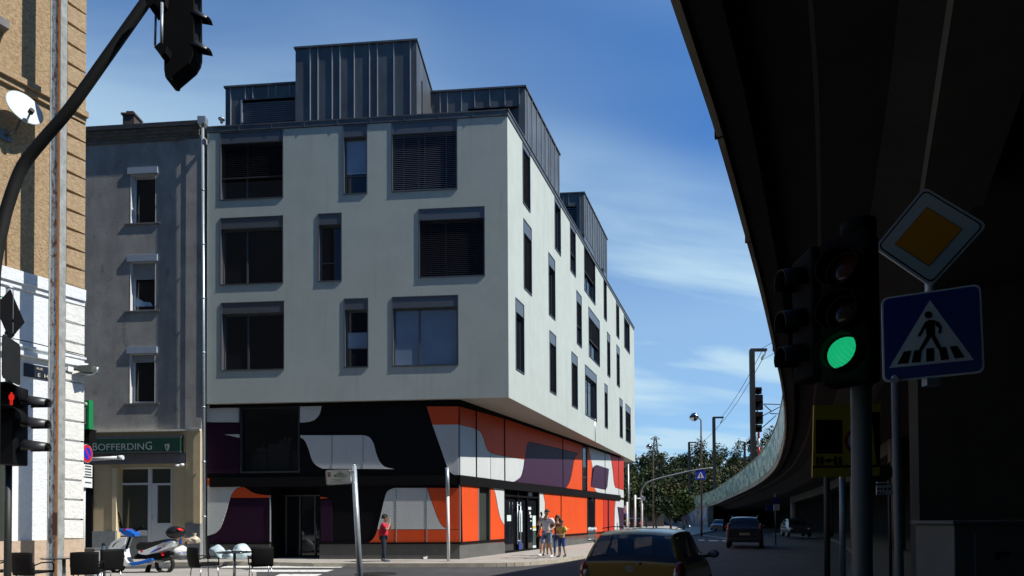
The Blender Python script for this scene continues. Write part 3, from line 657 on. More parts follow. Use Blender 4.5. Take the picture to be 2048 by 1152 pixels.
for i, (r, w) in enumerate(zip(Or, OW)):
    s0, s1, z0_, z1_ = r; rc = -.22
    wn = MB(); t = .07
    wn.fbox(PB, s0, s0 + t, z0_, z1_, rc - .04, rc + .03); wn.fbox(PB, s1 - t, s1, z0_, z1_, rc - .04, rc + .03); wn.fbox(PB, s0 + t, s1 - t, z0_, z0_ + .1, rc - .04, rc + .03); wn.fbox(PB, s0 + t, s1 - t, z1_ - t, z1_, rc - .04, rc + .03)
    wo = wn.build('window', pvc, old)
    MB().fbox(PB, s0 + t, s1 - t, z0_ + .1, z1_ - t, rc - .03, rc - .02).build('pane', glass_d, wo)
    b = MB(); b.fbox(PB, s0 - .02, s0, z0_, z1_, rc - .05, .005); b.fbox(PB, s1, s1 + .02, z0_, z1_, rc - .05, .005); b.fbox(PB, s0, s1, z1_, z1_ + .02, rc - .05, .005); b.build('reveal', mat('reveal_white', (.6, .6, .58), .8) if i == 0 else MATS['reveal_white'], wo)
    MB().fbox(PB, s0 - .22, s1 + .22, z0_ - .06, z0_ - .005, -.2, .045).build('sill', sill_m, wo)
    zb_ = z1_ + .22
    MB().fbox(PB, s0 - .12, s1 + .12, z1_ + .02, zb_ + .05, .0, .06).build('shutter_box', shut, wo)
    if i: 
        zc = PB.hit(286, 556 if i == 1 else 722)[1]; b = MB(); z_ = z1_
        while z_ > zc: b.fbox(PB, s0 + .01, s1 - .01, z_ - .045, z_ - .005, rc + .06, rc + .08); z_ -= .05
        b.build('shutter', shutl, wo)
    if i == 1:
        b = MB(); r2_ = rect(PB.sh(rc), 272, 594, 306, 613); b.face([PB.P(r2_[1], r2_[2], rc + .0), PB.P(r2_[0], r2_[2], rc), PB.P(r2_[0] + .1, r2_[3] - .22, rc), PB.P((r2_[0] + r2_[1]) / 2, r2_[3] - .2, rc), PB.P(r2_[1], r2_[3], rc)])
        b.build('blue_cloth', mat('blue_cloth', (.05, .35, .75), .7, col2=(.6, .75, .85), vs=4), wo)
# ground floor
b = MB(); b.fixn = False; holed(b, PB, sa, sb, 0, zLg, [shop]); b.build('shop_wall', beige, old)
b = MB(); b.fbox(PB, sa, sb, zLg - .02, zLg + .05, 0, .16); b.build('ledge', mat('ledge_white', (.7, .66, .56), .8, var=.2, vs=8), old)
b = MB(); r_ = rect(PB, 374, 1047, 408, 1088); b.fbox(PB, sa - .02, r_[1], sideW, r_[3], 0, .14); b.build('pilaster_base', mat('grey_stone', (.22, .24, .25), .8, var=.15, vs=5), old)
b = MB(); b.fbox(PB, sa, rect(PB, 375, 868, 404, 900)[1], r_[3], zLg - .021, 0, .09); b.build('pilaster', beige, old)
b = MB(); r_ = rect(PB, 188, 1064, 226, 1096); b.fbox(PB, shop[1] + .02, sb, sideW, PB.hit(210, 1062)[1], 0, .06); b.build('plinth', MATS['grey_stone'], old)
b = MB(); s_ = PB.hit(226, 1000)[0]; b.fbox(PB, shop[1] + .0, s_, PB.hit(210, 1062)[1], PB.hit(210, 936)[1], 0, .05); b.build('window_surround', beige_l, old)
s_dk0 = PB.hit(187, 1000)[0]; b = MB(); b.fbox(PB, s_dk0, s_dk0 + 1.2, sideW, PB.hit(180, 934)[1], 0, .07); b.build('dark_shopfront', matblack, old)
# shop front: frame, door
b = MB(); s0, s1, z0_, z1_ = shop; pl = PB.sh(-.3); xs = [pl.hit(u, 1000)[0] for u in (234, 241, 298, 305, 312, 343)]
zt = pl.hit(270, 936)[1]; zm = pl.hit(270, 968)[1]; zb_ = pl.hit(270, 1062)[1]; zbb = pl.hit(270, 1070)[1]
bt = lambda a_, c_, d_, e_, o=(0, .06): b.fbox(pl, a_, c_, d_, e_, *o)
bt(s0, s1, z0_, z0_ + .001, (-.1, .0)); bt(xs[0], xs[1], z0_, z1_); bt(xs[2], xs[3], z0_, z1_, (0, .065)); bt(xs[1], xs[2], zm - .04, zm + .04); bt(xs[3], xs[5], zm - .06, zm + .02); bt(xs[1], xs[2], zbb - .02, zb_ + .03, (0, .12)); bt(xs[1], xs[2], zt - .05, z1_); bt(xs[3], xs[5], zt - .05, z1_)
bt(xs[3], xs[4], z0_, zm - .06, (0, .05)); bt(xs[5], s0, z0_, z1_)
sf = b.build('shopfront_frame', pvc, old)
b = MB(); b.fbox(pl, s0, s1, zbb - .02, z1_, -.03, -.01); b.build('pane', MATS['greenish_pane'], sf)
b = MB(); b.fbox(pl, xs[1], xs[2], sideW, zbb - .02, -.02, .03); b.build('panel_below_window', MATS['grey_stone'], sf)
b = MB(); zd = pl.hit(325, 1046)[1]; b.fbox(pl, xs[4], xs[5], z0_, zd, -.02, .045); b.fbox(pl, xs[4], xs[4] + (xs[5] - xs[4]) * .12, zd, zm - .07, -.02, .045)
dd = b.build('door', pvc, old); b = MB(); hp = pl.hit(308, 1035); b.tube([pl.P(hp[0], hp[1] - .1, .1), pl.P(hp[0], hp[1] + .1, .1)], .014); b.build('handle', alu_lt, dd)
b = MB(); b.fbox(PB, shop[0] - .02, shop[0], sideW, shop[3], -.32, 0); b.fbox(PB, shop[1], shop[1] + .02, sideW, shop[3], -.32, 0); b.fbox(PB, shop[0], shop[1], shop[3], shop[3] + .02, -.32, 0); b.build('shop_reveal', beige, old)
# sign board over the shop
green_d = mat('sign_green', (.012, .055, .035), .35, var=.1); green_b = mat('sign_green_bright', (.01, .22, .07), .4)
silver = mat('silver_letter', (.45, .52, .52), .4, .3)
r_ = rect(PB, 150, 879, 367, 905)
sg = thing('shop_sign', 'long dark green shop sign with silver letters above the bar front', 'sign', PB.P(r_[0], r_[2]))
MB().fbox(PB, r_[0], r_[1], r_[2], r_[3], .005, .22).build('board', green_d, sg)
b = MB(); b.fbox(PB, r_[0] - .02, r_[1], r_[2] - .05, r_[2] - .002, .005, .25); b.fbox(PB, r_[0] - .02, r_[1], r_[3] + .002, r_[3] + .12, .005, .2); b.build('frame', alu, sg)
PSg = PB.sh(.222); o_, zo = PSg.hit(184, 901); h1 = PSg.hit(184, 885)[1] - zo; wtot = o_ - PSg.hit(304, 901)[0]
tx = text('lettering', 'B', PSg.P(o_, zo), -PB.t, (0, 0, 1), h1 / .70, silver, sg, ext=.004, sx=.9)
o2 = PSg.hit(195, 901)[0]; w2 = o2 - PSg.hit(288, 901)[0]; tt = text('lettering', 'OFFERDIN', PSg.P(o2, zo), -PB.t, (0, 0, 1), h1 * .82 / .70, silver, sg, ext=.004)
xsz = [ (Vector(v.co) + Vector(OFF[tt]) - PSg.P(o2, zo)).dot(-PB.t) for v in tt.data.vertices]; k = w2 / max(xsz)
for v in tt.data.vertices:
    q = Vector(v.co) + Vector(OFF[tt]) - PSg.P(o2, zo); v.co = v.co + (-PB.t) * (q.dot(-PB.t) * (k - 1))
text('lettering', 'G', PSg.P(PSg.hit(290, 901)[0], zo), -PB.t, (0, 0, 1), h1 / .70, silver, sg, ext=.004, sx=.95)
# small shield
cs, cz = PSg.hit(334, 894)
b = MB(); poly = [(-.09, .12), (.09, .12), (.09, -.02), (.05, -.12), (0, -.16), (-.05, -.12), (-.09, -.02)]
b.prism([PSg.P(cs - x, cz + y, .002) for x, y in poly], PB.n * .004); b.build('crest', silver, sg)
b = MB(); b.fbox(PSg, cs - .07, cs + .07, cz - .01, cz + .01, .006, .01); b.fbox(PSg, cs - .01, cs + .01, cz - .12, cz + .1, .006, .01); b.fbox(PSg, cs - .02, cs + .02, cz + .14, cz + .2, .002, .008); b.build('crest_mark', green_d, sg)
# ribbed shutter housing
b = MB(); r_ = rect(PB, 165, 908, 372, 928); s_ = r_[0]
while s_ < r_[1]: b.fbox(PB, s_, s_ + .055, r_[2], r_[3], 0, .07); s_ += .09
b.fbox(PB, r_[0], r_[1], r_[2], r_[3], 0, .04); b.build('ribbed_canopy', mat('ribbed_grey', (.22, .22, .24), .7), old)
# security camera / lamp
p = PB.P(*PB.hit(368, 932), .2); cmr = thing('security_camera', 'small white twin camera under the right end of the bar canopy', 'camera', p)
b = MB(); b.tube([p + Vector((-.14, -.12, -.02)), p + Vector((.0, 0, 0))], .05, 10); b.tube([p + Vector((.03, -.08, .02)), p + Vector((.12, 0, .03))], .055, 10); b.tube([p, p - PB.n * .2], .02, 8); b.build('camera_body', white_p, cmr)
# hanging green box sign
p = at(174, 830, 15.6); gs = thing('hanging_sign', 'bright green vertical box sign hung at the corner of the white building', 'sign', p)
b = MB(); w_ = 17 * 15.6 / F; h_ = 58 * 15.6 / F; b.box(p, (w_, .16, h_)); b.build('box', green_b, gs, bevel=.01)
b = MB(); b.box(p + Vector((.02, -.085, -.04)), (w_ * .35, .004, h_ * .62)); b.build('panel', green_d, gs)
tx = text('lettering', 'BOFFERDING', p + Vector((w_ * .17, -.09, -h_ * .34)), (0, 0, 1), (-1, 0, 0), h_ * .1, white_p, gs, .002)
MB().ell(p + Vector((.02, -.088, h_ * .36)), (w_ * .22, .01, w_ * .22), 14, 8).build('emblem', white_p, gs)
b = MB(); b.tube([p + Vector((-w_ * .4, 0, h_ * .3)), p + Vector((-w_ * .4 - .3, -.1, h_ * .3))], .02); b.tube([p + Vector((-w_ * .4, 0, -h_ * .3)), p + Vector((-w_ * .4 - .3, -.1, -h_ * .3))], .02); b.build('bracket', black, gs)
p = at(175, 873, 15.8); b = MB(); b.box(p, (.28, .25, .32)); b.box(p + Vector((0, 0, .17)), (.32, .29, .02)); o_ = b.build('junction_box', matblack, off=p, bevel=.02); tag(o_, 'small black box below the hanging green sign', 'box')
# white tube lamp
p0, p1 = at(170, 919, 19), at(243, 915, 19); tl = thing('sign_lamp', 'long white tube lamp sticking out below the green sign board', 'lamp', p0)
MB().tube([p0, p1], .055, 14).build('tube', white_p, tl); MB().tube([p1 - Vector((.1, 0, 0)), p1 + Vector((.05, 0, 0))], .07, 14).build('end_cap', pvc, tl)

# ================================================================== LEFT CORNER BUILDING
cA = at(163, 700, 15.0)
PC = Pl(cA[:2], (-.491, -.871), (.871, -.491))     # s grows toward the viewer
lb = thing('corner_building', 'old corner building with brown roughcast upper wall and white stone block ground floor', 'building', (cA.x, cA.y, 0))
rough = mat('brown_roughcast', (.46, .335, .19), .95, col2=(.24, .16, .085), vs=16, bump=1.0, bs=28, detail=4)
rough_q = mat('brown_quoin', (.44, .32, .19), .95, col2=(.30, .21, .12), vs=11, bump=1.0, bs=22)
whitew = mat('white_stucco', (.72, .75, .76), .9, var=.06, vs=6, bump=.8, bs=16)
whiteq = mat('white_quoin', (.72, .72, .68), .9, var=.06, vs=5, bump=1.0, bs=12); overlay(whiteq, (.5, .48, .42), 1.5, .55, .8, (1, 1, .4), .5)
pinkst = mat('pink_granite', (.50, .38, .28), .8, var=.15, vs=14)
zC = PC.hit(160, 600)[1]; zTC = 21.0; zPk = PC.hit(160, 1078)[1]; sE = 9.0
zLed = PC.hit(164, 236)[1]
b = MB(); b.fixn = False
for z0_, z1_, mi in ((zPk, zC, 0), (zC, zTC, 1)):
    b.face([PC.P(0, z0_), PC.P(sE, z0_), PC.P(sE, z1_), PC.P(0, z1_)], mi)
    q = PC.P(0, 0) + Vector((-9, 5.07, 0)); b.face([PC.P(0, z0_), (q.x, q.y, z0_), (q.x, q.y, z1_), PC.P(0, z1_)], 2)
b.build('wall', [whitew, rough, mat('reflection_dark_side', (.05, .05, .05), .9, var=.2)], lb)  # unseen side face coloured dark to darken the window reflections
b = MB(); b.fbox(PC, -.06, sE, 0, zPk, -.5, .07); b.build('plinth', pinkst, lb)
b = MB(); b.fbox(PC, -.05, sE, zC - .02, zC + .26, 0, .10); b.fbox(PC, -.05, sE, zC - .14, zC - .02, 0, .05); b.build('string_course', whitew, lb)
b = MB(); b.fbox(PC, -.06, sE, zLed, zLed + .14, 0, .16); b.fbox(PC, -.04, sE, zLed - .14, zLed, 0, .08); b.build('ledge', rough_q, lb)
# quoin blocks with chamfered edges
qw = PC.hit(127, 700)[0]; pit = (PC.hit(150, 700)[1] - PC.hit(150, 738.6)[1])
for zlo, zhi, mt in ((zPk, zC - .15, whiteq), (zC + .28, zLed - .15, rough_q), (zLed + .16, zTC, rough_q)):
    b = MB(); n = max(1, round((zhi - zlo) / .49)); h = (zhi - zlo) / n
    for k in range(n):
        z0_ = zlo + k * h + .018; z1_ = zlo + (k + 1) * h - .018
        a = [PC.P(-.045, z0_, .0), PC.P(qw, z0_, .0), PC.P(qw, z1_, 0), PC.P(-.045, z1_, 0)]
        c = [PC.P(-.045, z0_ + .0, .045), PC.P(qw - .025, z0_ + .025, .055), PC.P(qw - .025, z1_ - .025, .055), PC.P(-.045, z1_, .045)]
        b.hexa([a[0], a[1], c[1], c[0], a[3], a[2], c[2], c[3]])
    b.build('quoin_blocks', mt, lb)
# white moulding with cables, street name plate
zM = PC.hit(164, 727)[1]
b = MB(); b.fbox(PC, -.1, sE, zM - .1, zM, 0, .12); b.fbox(PC, -.08, sE, zM + .1, zM + .15, 0, .08); b.build('cable_moulding', whitew, lb)
b = MB(); b.tube([PC.P(-.05, zM + .2, .08), PC.P(1.2, zM + .24, .08), PC.P(3, zM + .2, .09)], .012, 6); b.tube([PC.P(.5, zM - .14, .08), PC.P(.35, zM - .3, .06), PC.P(.2, zM - .2, .06), PC.P(-.1, zM - .12, .1)], .012, 6); b.build('cable', black, lb)
b = MB(); b.fbox(PC, .22, .34, zM - .28, zM - .16, 0, .1); b.build('junction_box', white_p, lb)
np_ = rect(PC, 47, 735, 108, 757); navy = mat('navy_enamel', (.012, .015, .03), .3)
pz0 = PC.hit(75, 757)[1]; pz1 = PC.hit(75, 731)[1]
npl = thing('street_name_plate', 'dark blue enamel street name plate on the white wall behind the rusty pole', 'sign', PC.P(np_[0], pz0))
MB().fbox(PC, np_[0], np_[1], pz0, pz1, .002, .03).build('plate', navy, npl)
yel = mat('letter_cream', (.62, .55, .35), .6); PN = PC.sh(.031)
so, zo = PN.hit(75, 748); text('lettering', 'E  HEN', PN.P(so, zo - .06), -PC.t, (0, 0, 1), .125, yel, npl, .002); text('lettering', 'RUE', PN.P(so + .02, zo + .11), -PC.t, (0, 0, 1), .07, yel, npl, .002)
# green shop letters above the white wall, window opening, door jamb
b = MB(); r_ = rect(PC, -10, 596, 50, 628); b.fbox(PC, r_[0], sE, zC - .62, zC - .2, .0, .06); b.build('green_fascia', green_b, lb) if False else None
text('green_lettering', 'CAFE', PC.P(PC.hit(2, 612)[0] + .8, PC.hit(30, 622)[1], .05), -PC.t, (0, 0, 1), .36, green_b, lb, .01)
b = MB(); s_ = PC.hit(13, 900)[0]; b.fbox(PC, s_, s_ + .9, zPk, PC.hit(5, 860)[1], .0, .03); b.build('shop_window', MATS['greenish_pane'], lb)
b = MB(); b.fbox(PC, s_ - .1, s_, zPk, PC.hit(13, 860)[1], 0, .12); b.build('shop_window_frame', white_p, lb)
b = MB(); w0 = PC.hit(8, 40)[0]; b.fbox(PC, w0, w0 + 1.2, PC.hit(4, 66)[1], PC.hit(4, 66)[1] + .18, 0, .28); b.build('window_sill', sill_m, lb)
b = MB(); b.tube([PC.P(PC.hit(12, 480)[0], z, .03) for z in (zC + .3, zC + 1.2, zC + 1.9)], .012, 6); b.build('thin_pipe', mat('rust_brown', (.18, .08, .03), .9), lb)
# wall bracket lamp
p = at(183, 740, 14.9); wl = thing('floodlight', 'small grey floodlight on a bracket at the white building corner', 'lamp', p)
b = MB(); k = 14.9 / F; b.hexa([p + Vector(q) * k for q in ((-17, -14, -6), (8, -14, -6), (8, 10, -6), (-17, 10, -6), (-17, -14, 6), (10, -14, 7), (10, 10, 7), (-17, 10, 6))]); b.build('housing', mat('lamp_grey', (.12, .13, .12), .4, .3), wl)
b = MB(); b.tube([p + Vector(q) * k for q in ((-18, 0, -9), (2, 0, -9), (10, 0, -4), (12, 0, 6))], .03, 8); b.build('bracket', alu_lt, wl)
# satellite dish
dc = at(48, 218, 13.6); sd = thing('satellite_dish', 'pale round satellite dish on a bracket fixed to the brown wall', 'satellite dish', dc)
aim = Vector((.82, -.50, .26)).normalized(); R_ = aim.to_track_quat('Z', 'Y').to_matrix(); rr = .36
b = MB(); dishw = mat('dish_white', (.50, .56, .56), .5, var=.04)
for i in range(9):
    for k in range(32):
        def pt(ii, kk): r = rr * ii / 9; a = kk * math.pi / 16; return dc + R_ @ Vector((r * math.cos(a), r * 1.08 * math.sin(a), .28 * r * r))
        q = [pt(i, k), pt(i + 1, k), pt(i + 1, k + 1), pt(i, k + 1)]
        if i == 0: q = [q[0], q[1], q[2]]
        b.face(q, smooth=True)
o_ = b.build('reflector', dishw, sd); sm_ = o_.modifiers.new('solid', 'SOLIDIFY'); sm_.thickness = .015
tip = dc + R_ @ Vector((.03, -.1, .0)) + aim * .24 + Vector((.0, 0, -.12))
b = MB(); b.tube([dc + R_ @ Vector((0, -.36, .04)), tip], .02, 8); b.build('arm', alu_lt, sd); b = MB(); b.tube([tip - aim * .02, tip + aim * .1], .05, 12); b.build('receiver', black, sd)
wp = PC.P(PC.hit(10, 270)[0], dc.z - .62); b = MB(); b.tube([dc - aim * .02, dc - aim * .15 - Vector((0, 0, .1)), Vector((dc.x - .12, dc.y - .1, dc.z - .6)), wp], .028, 8); b.box(wp + PC.n * .02, (.06, .22, .22), math.atan2(PC.n.y, PC.n.x)); b.build('bracket', alu, sd)
# rusty pole
rust = mat('rusty_grey_paint', (.42, .47, .50), .75, var=.15, vs=9, bump=.5, bs=30)
overlay(rust, (.12, .055, .025), 11, .50, .58, (1, 1, .4), .9); 
rust2 = mat('rust_orange', (.62, .24, .05), .85, col2=(.42, .14, .03), vs=6, bump=.3); overlay(rust2, (.50, .52, .50), 2.2, .60, .68, (1, 1, .3), .9)
pb = at(115.5, 700, 13.83); a_ = math.atan2(.871, .491)
rp = thing('steel_pole', 'tall rusty grey steel pole with an orange rust streak before the corner building', 'pole', (pb.x, pb.y, 0))
b = MB(); dx, dy = Vector((1, 0, 0)), Vector((0, 1, 0))
def colbox(b, x0, x1, y0, y1, z0, z1, m=0): b.hexa([pb * 1 + Vector((x, y, z - pb.z)) for z in (z0, z1) for x, y in ((x0, y0), (x1, y0), (x1, y1), (x0, y1))], m)
colbox(b, -.115, .085, -.09, .09, 0, 21); b.build('web', rust, rp)
b = MB(); colbox(b, .042, .082, -.105, -.0902, 0, 21); b.build('rust_strip', rust2, rp)
b = MB(); colbox(b, .0852, .102, -.10, .10, 0, 21); colbox(b, -.13, -.1152, -.12, .10, 0, 21); b.build('flange', mat('flange_grey', (.30, .31, .29), .7, var=.3, vs=6), rp)
zq = at(115, 1070, 13.7).z; zq2 = at(115, 1025, 13.7).z; b = MB(); colbox(b, .0, .10, -.125, -.106, zq, zq2); b.build('cover_plate', mat('rust_plate', (.10, .035, .02), .8), rp)
# ================================================================== OVERPASS
def edge_pt(u, v, z): return atz(u, v, z)
EP = [(-7, -40, 6.2, 2), (-6.5, -24, 6.2, 2), (-5.6, -13, 6.2, 2), (-3.6, -4.5, 6.2, 2), (-1.1, .6, 6.2, 2)]
for u, v, z, h in ((1352, 0, 6.2, 2), (1397, 135, 6.2, 2), (1440, 270, 6.2, 2), (1487, 440, 6.2, 2), (1526, 590, 6.2, 2), (1550, 700, 6.2, 2), (1566, 780, 6.15, 2), (1572, 850, 5.95, 2), (1567, 895, 5.7, 2.3), (1552, 935, 5.25, 2.5), (1525, 962, 4.8, 2.2), (1490, 982, 4.4, 2), (1450, 1000, 4.05, 2), (1419, 1012, 3.7, 2.1)):
    p = edge_pt(u, v, z); EP.append((p.x, p.y, z, h))
l = EP[-1]; EP.append((l[0] + 2.2, l[1] + 24, 3.3, 2.0)); EP.append((l[0] + 2.2, l[1] + 50, 2.8, 1.8)); EP.append((l[0] - 1, l[1] + 78, 2.2, 1.6))
EPc = cr(EP, 4)
ops = thing('overpass', 'dark curved concrete overpass with green tiled parapet above the road', 'bridge', (2, 6, 0))
def nrm(i, path):
    a = Vector(path[max(i - 1, 0)][:2]); c = Vector(path[min(i + 1, len(path) - 1)][:2]); d = (c - a).normalized(); return Vector((d.y, -d.x, 0))
def sweep(prof, path, closed=False):
    "prof(i) -> list of (offset to the right, z)"
    b = MB(); b.fixn = False; rows = []; acc = 0; L = [0]
    for i in range(1, len(path)): acc += (Vector(path[i][:2]) - Vector(path[i - 1][:2])).length; L.append(acc)
    for i, p in enumerate(path):
        n = nrm(i, path); rows.append([Vector((p[0], p[1], 0)) + n * o + Vector((0, 0, z)) for o, z in prof(p)])
    for i in range(len(rows) - 1):
        m = len(rows[i]); rng = m if closed else m - 1
        for j in range(rng):
            k = (j + 1) % m; z = lambda q: q.z
            b.face([rows[i][j], rows[i + 1][j], rows[i + 1][k], rows[i][k]], 0, uv=[(L[i], rows[i][j].z), (L[i + 1], rows[i + 1][j].z), (L[i + 1], rows[i + 1][k].z), (L[i], rows[i][k].z)])
    return b
WD = 13.0
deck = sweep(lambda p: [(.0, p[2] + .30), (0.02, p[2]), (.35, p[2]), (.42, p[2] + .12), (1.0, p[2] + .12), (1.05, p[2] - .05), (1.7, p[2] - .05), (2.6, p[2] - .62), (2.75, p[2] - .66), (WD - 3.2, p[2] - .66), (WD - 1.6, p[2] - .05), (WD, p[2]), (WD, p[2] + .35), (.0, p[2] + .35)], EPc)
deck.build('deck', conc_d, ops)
lip = sweep(lambda p: [(-.035, p[2] - .03), (.035, p[2] - .03), (.035, p[2] + .02), (-.035, p[2] + .34)], EPc, True); lip.build('edge_beam', conc_b, ops)
tile = mat('green_tiles', (.05, .10, .09), .4); t = tile.node_tree; uvn = N(t, 'ShaderNodeUVMap')
bk = N(t, 'ShaderNodeTexBrick'); bk.inputs['Scale'].default_value = 1; bk.inputs['Brick Width'].default_value = 1.0; bk.inputs['Row Height'].default_value = .40; bk.inputs['Mortar Size'].default_value = .006; bk.offset = .5
bk.inputs['Color1'].default_value = (.025, .12, .12, 1); bk.inputs['Color2'].default_value = (.62, .66, .46, 1); bk.inputs['Mortar'].default_value = (.1, .12, .1, 1)
t.links.new(uvn.outputs[0], bk.inputs['Vector']); t.links.new(bk.outputs[0], t.nodes['Principled BSDF'].inputs['Base Color'])
overlay(tile, (.10, .16, .17), 1.2, .45, .75, (1, 1, .3), .3)
par = sweep(lambda p: [(-.06, p[2] + .345), (-.06, p[2] + .3 + p[3] - .05), (.25, p[2] + .3 + p[3] - .05), (.25, p[2] + .36)], EPc, True); par.build('parapet', tile, ops)
cap = sweep(lambda p: [(-.1, p[2] + .26 + p[3]), (.3, p[2] + .26 + p[3]), (.3, p[2] + .34 + p[3]), (-.1, p[2] + .34 + p[3])], EPc, True); cap.build('coping', conc_b, ops)
par2 = sweep(lambda p: [(WD - .25, p[2] + .36), (WD - .25, p[2] + 2), (WD, p[2] + 2), (WD, p[2] + .36)], EPc, True); par2.build('far_parapet', conc_b, ops)
# joints across the fascia
b = MB()
def on_edge(i, o, z): p = EPc[i]; n = nrm(i, EPc); return Vector((p[0], p[1], 0)) + n * o + Vector((0, 0, p[2] + z))
for uu, vv in ((1430, 255), (1503, 462), (1553, 700)):
    q = edge_pt(uu, vv, 6.2); i = min(range(len(EPc)), key=lambda i: (EPc[i][0] - q.x) ** 2 + (EPc[i][1] - q.y) ** 2); n = nrm(i, EPc); ang = math.atan2(n.y, n.x)
    b = MB(); b.box(on_edge(i, -.01, .12), (.10, .04, .30), ang); b.build('joint_cover', matblack, ops)
# cross girder and slanted brace seen at top right
g0, g1 = at(1985, 0, 6.6), at(1900, 400, 9.4)
dirg = (g1 - g0); b = MB()
for (uL, uR, dz) in ((0, 0, 0),):
    a, c = atz(2020, -40, 5.3), atz(1902, 420, 5.3)
    sd_ = Vector((.30, -.10, 0)); b.hexa([a - sd_, a + sd_, c + sd_, c - sd_, a - sd_ + Vector((0, 0, .3)), a + sd_ + Vector((0, 0, .3)), c + sd_ + Vector((0, 0, .3)), c - sd_ + Vector((0, 0, .3))])
b.build('cross_girder', mat('girder_concrete', (.06, .058, .05), .9, var=.2, vs=2), ops)
# pier wall at the right and long wall behind
b = MB(); 
pA, pB_ = Vector((7.2, 10.6, 0)), Vector((15.5, 6.0, 0)); pC = pB_ + Vector((.9, 1.6, 0)); pD = pA + Vector((.9, 1.6, 0))
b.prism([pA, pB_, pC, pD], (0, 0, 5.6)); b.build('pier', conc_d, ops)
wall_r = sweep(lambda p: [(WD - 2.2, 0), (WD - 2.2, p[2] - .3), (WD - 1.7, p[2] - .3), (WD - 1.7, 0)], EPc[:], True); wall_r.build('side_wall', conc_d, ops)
# columns along the outer edge, far part; pale column caps
npath = len(EPc); cols_i = [i for i in range(npath) if 38 < EPc[i][1] < 80]
i_s = [min(range(npath), key=lambda i: abs(EPc[i][1] - y)) for y in (30, 40, 50, 60)]
for i in i_s:
    b = MB(); c = on_edge(i, 4.6, 0); n = nrm(i, EPc); b.tube([(c.x, c.y, 0), (c.x, c.y, EPc[i][2] - .6)], .32, 14)
    b.build('column', mat('column_concrete', (.17, .16, .14), .9, var=.2) if 'column_concrete' not in MATS else MATS['column_concrete'], ops)
b = MB()
for i, j in zip(i_s[:-1], i_s[1:]):
    a, c = on_edge(i, 4.6, -1.3), on_edge(j, 4.6, -1.3); d = (c - a).normalized(); n = Vector((d.y, -d.x, 0)) * .3
    b.hexa([a - n, a + n, c + n, c - n, a - n + Vector((0, 0, .66)), a + n + Vector((0, 0, .66)), c + n + Vector((0, 0, .66)), c - n + Vector((0, 0, .66))])
b.build('bearing_beam', MATS['girder_concrete'], ops)
# ramp retaining wall covered with graffiti
iw = min(range(npath), key=lambda i: abs(EPc[i][1] - edge_pt(1418, 1013, 3.7).y - 0)); i0 = min(range(npath), key=lambda i: abs(EPc[i][1] - edge_pt(1422, 1011, 3.74).y))
graf = mat('graffiti_wall', (.30, .28, .24), .85, var=.2, vs=.8); t = graf.node_tree
overlay(graf, (.45, .50, .60), .5, .5, .56, (1, 1, 1.4), .9); overlay(graf, (.10, .07, .16), .8, .54, .6, (1, 1, .6), .9); overlay(graf, (.55, .30, .08), .35, .60, .66, (1, 1, 1), .8); overlay(graf, (.7, .7, .7), 1.4, .60, .63, (1, 1, .5), .8)
gw = sweep(lambda p: [(.05, -.2), (.05, p[2]), (.6, p[2]), (.6, -.2)], EPc[i0:], True); gw.build('graffiti_wall', graf, ops)
b = MB(); c = EPc[i0]; n = nrm(i0, EPc); b.box((c[0] - .05, c[1] - .3, c[2] / 2), (1.0, .6, c[2])); b.build('wall_end', mat('pale_end', (.26, .25, .22), .9, var=.3, vs=.9), ops)

# ================================================================== GROUND
asph = mat('asphalt', (.050, .050, .052), .92, var=.18, vs=.8, bump=.35, bs=60)
overlay(asph, (.085, .082, .078), .35, .48, .7, (1, 1, 1), .7); overlay(asph, (.028, .028, .03), 1.2, .58, .68, (1, 1, 1), .6)
pave = mat('pavement_slabs', (.36, .34, .30), .9, var=.1, vs=2.5, bump=.2, bs=50)
overlay(pave, (.22, .20, .175), .9, .5, .75, (1, 1, 1), .7); overlay(pave, (.10, .09, .08), 9, .66, .72, (1, 1, 1), .6)
kerb_m = mat('kerb_stone', (.40, .36, .29), .85, var=.2, vs=3)
earth = mat('earth', (.05, .052, .04), .95, var=.3, vs=.3)
b = MB(); b.face([(-400, -300, -.03), (400, -300, -.03), (400, 600, -.03), (-400, 600, -.03)]); tag(b.build('ground', earth), kind='structure')
b = MB(); b.fixn = False; b.face([(-60, -40, 0), (60, -40, 0), (70, 170, 0), (-60, 170, 0)]); tag(b.build('road', asph), kind='structure')
def slab(poly, name, m, h=.13):
    b = MB(); b.prism([Vector((x, y, -.02)) for x, y in poly], (0, 0, h + .02)); o = b.build(name, m); tag(o, kind='structure'); return o
# building side pavement, with a kerb of its own
kb = [(-30, 22.6), (-9.0, 22.0), (-7.0, 21.3), (-4, 21.0), (-1, 20.9), (.3, 21.2), (1.3, 22.2), (2.3, 23.8), (4.6, 28.6), (12.5, 46.0), (24, 72), (36, 105), (36, 160)]
kbc = cr(kb[2:9], 4); kb2 = kb[:2] + kbc + kb[9:]
slab(kb2 + [(-30, 160)], 'pavement', pave)
def kerb(path, side=1):
    b = MB(); n = len(path)
    for i in range(n - 1):
        a, c = Vector((*path[i], 0)), Vector((*path[i + 1], 0)); d = (c - a).normalized(); nn = Vector((d.y, -d.x, 0)) * side
        b.hexa([a - nn * .004, c - nn * .004, c + nn * .14, a + nn * .14, a - nn * .004 + Vector((0, 0, .134)), c - nn * .004 + Vector((0, 0, .134)), c + nn * .13 + Vector((0, 0, .134)), a + nn * .13 + Vector((0, 0, .134))])
    o = b.build('kerb', kerb_m); tag(o, kind='structure')
kerb(kb2)
tp = [(-30, 18.9), (-9.6, 19.0), (-8.4, 18.6), (-7.5, 17.6), (-6.6, 15), (-5.6, 8), (-5.2, -12)]
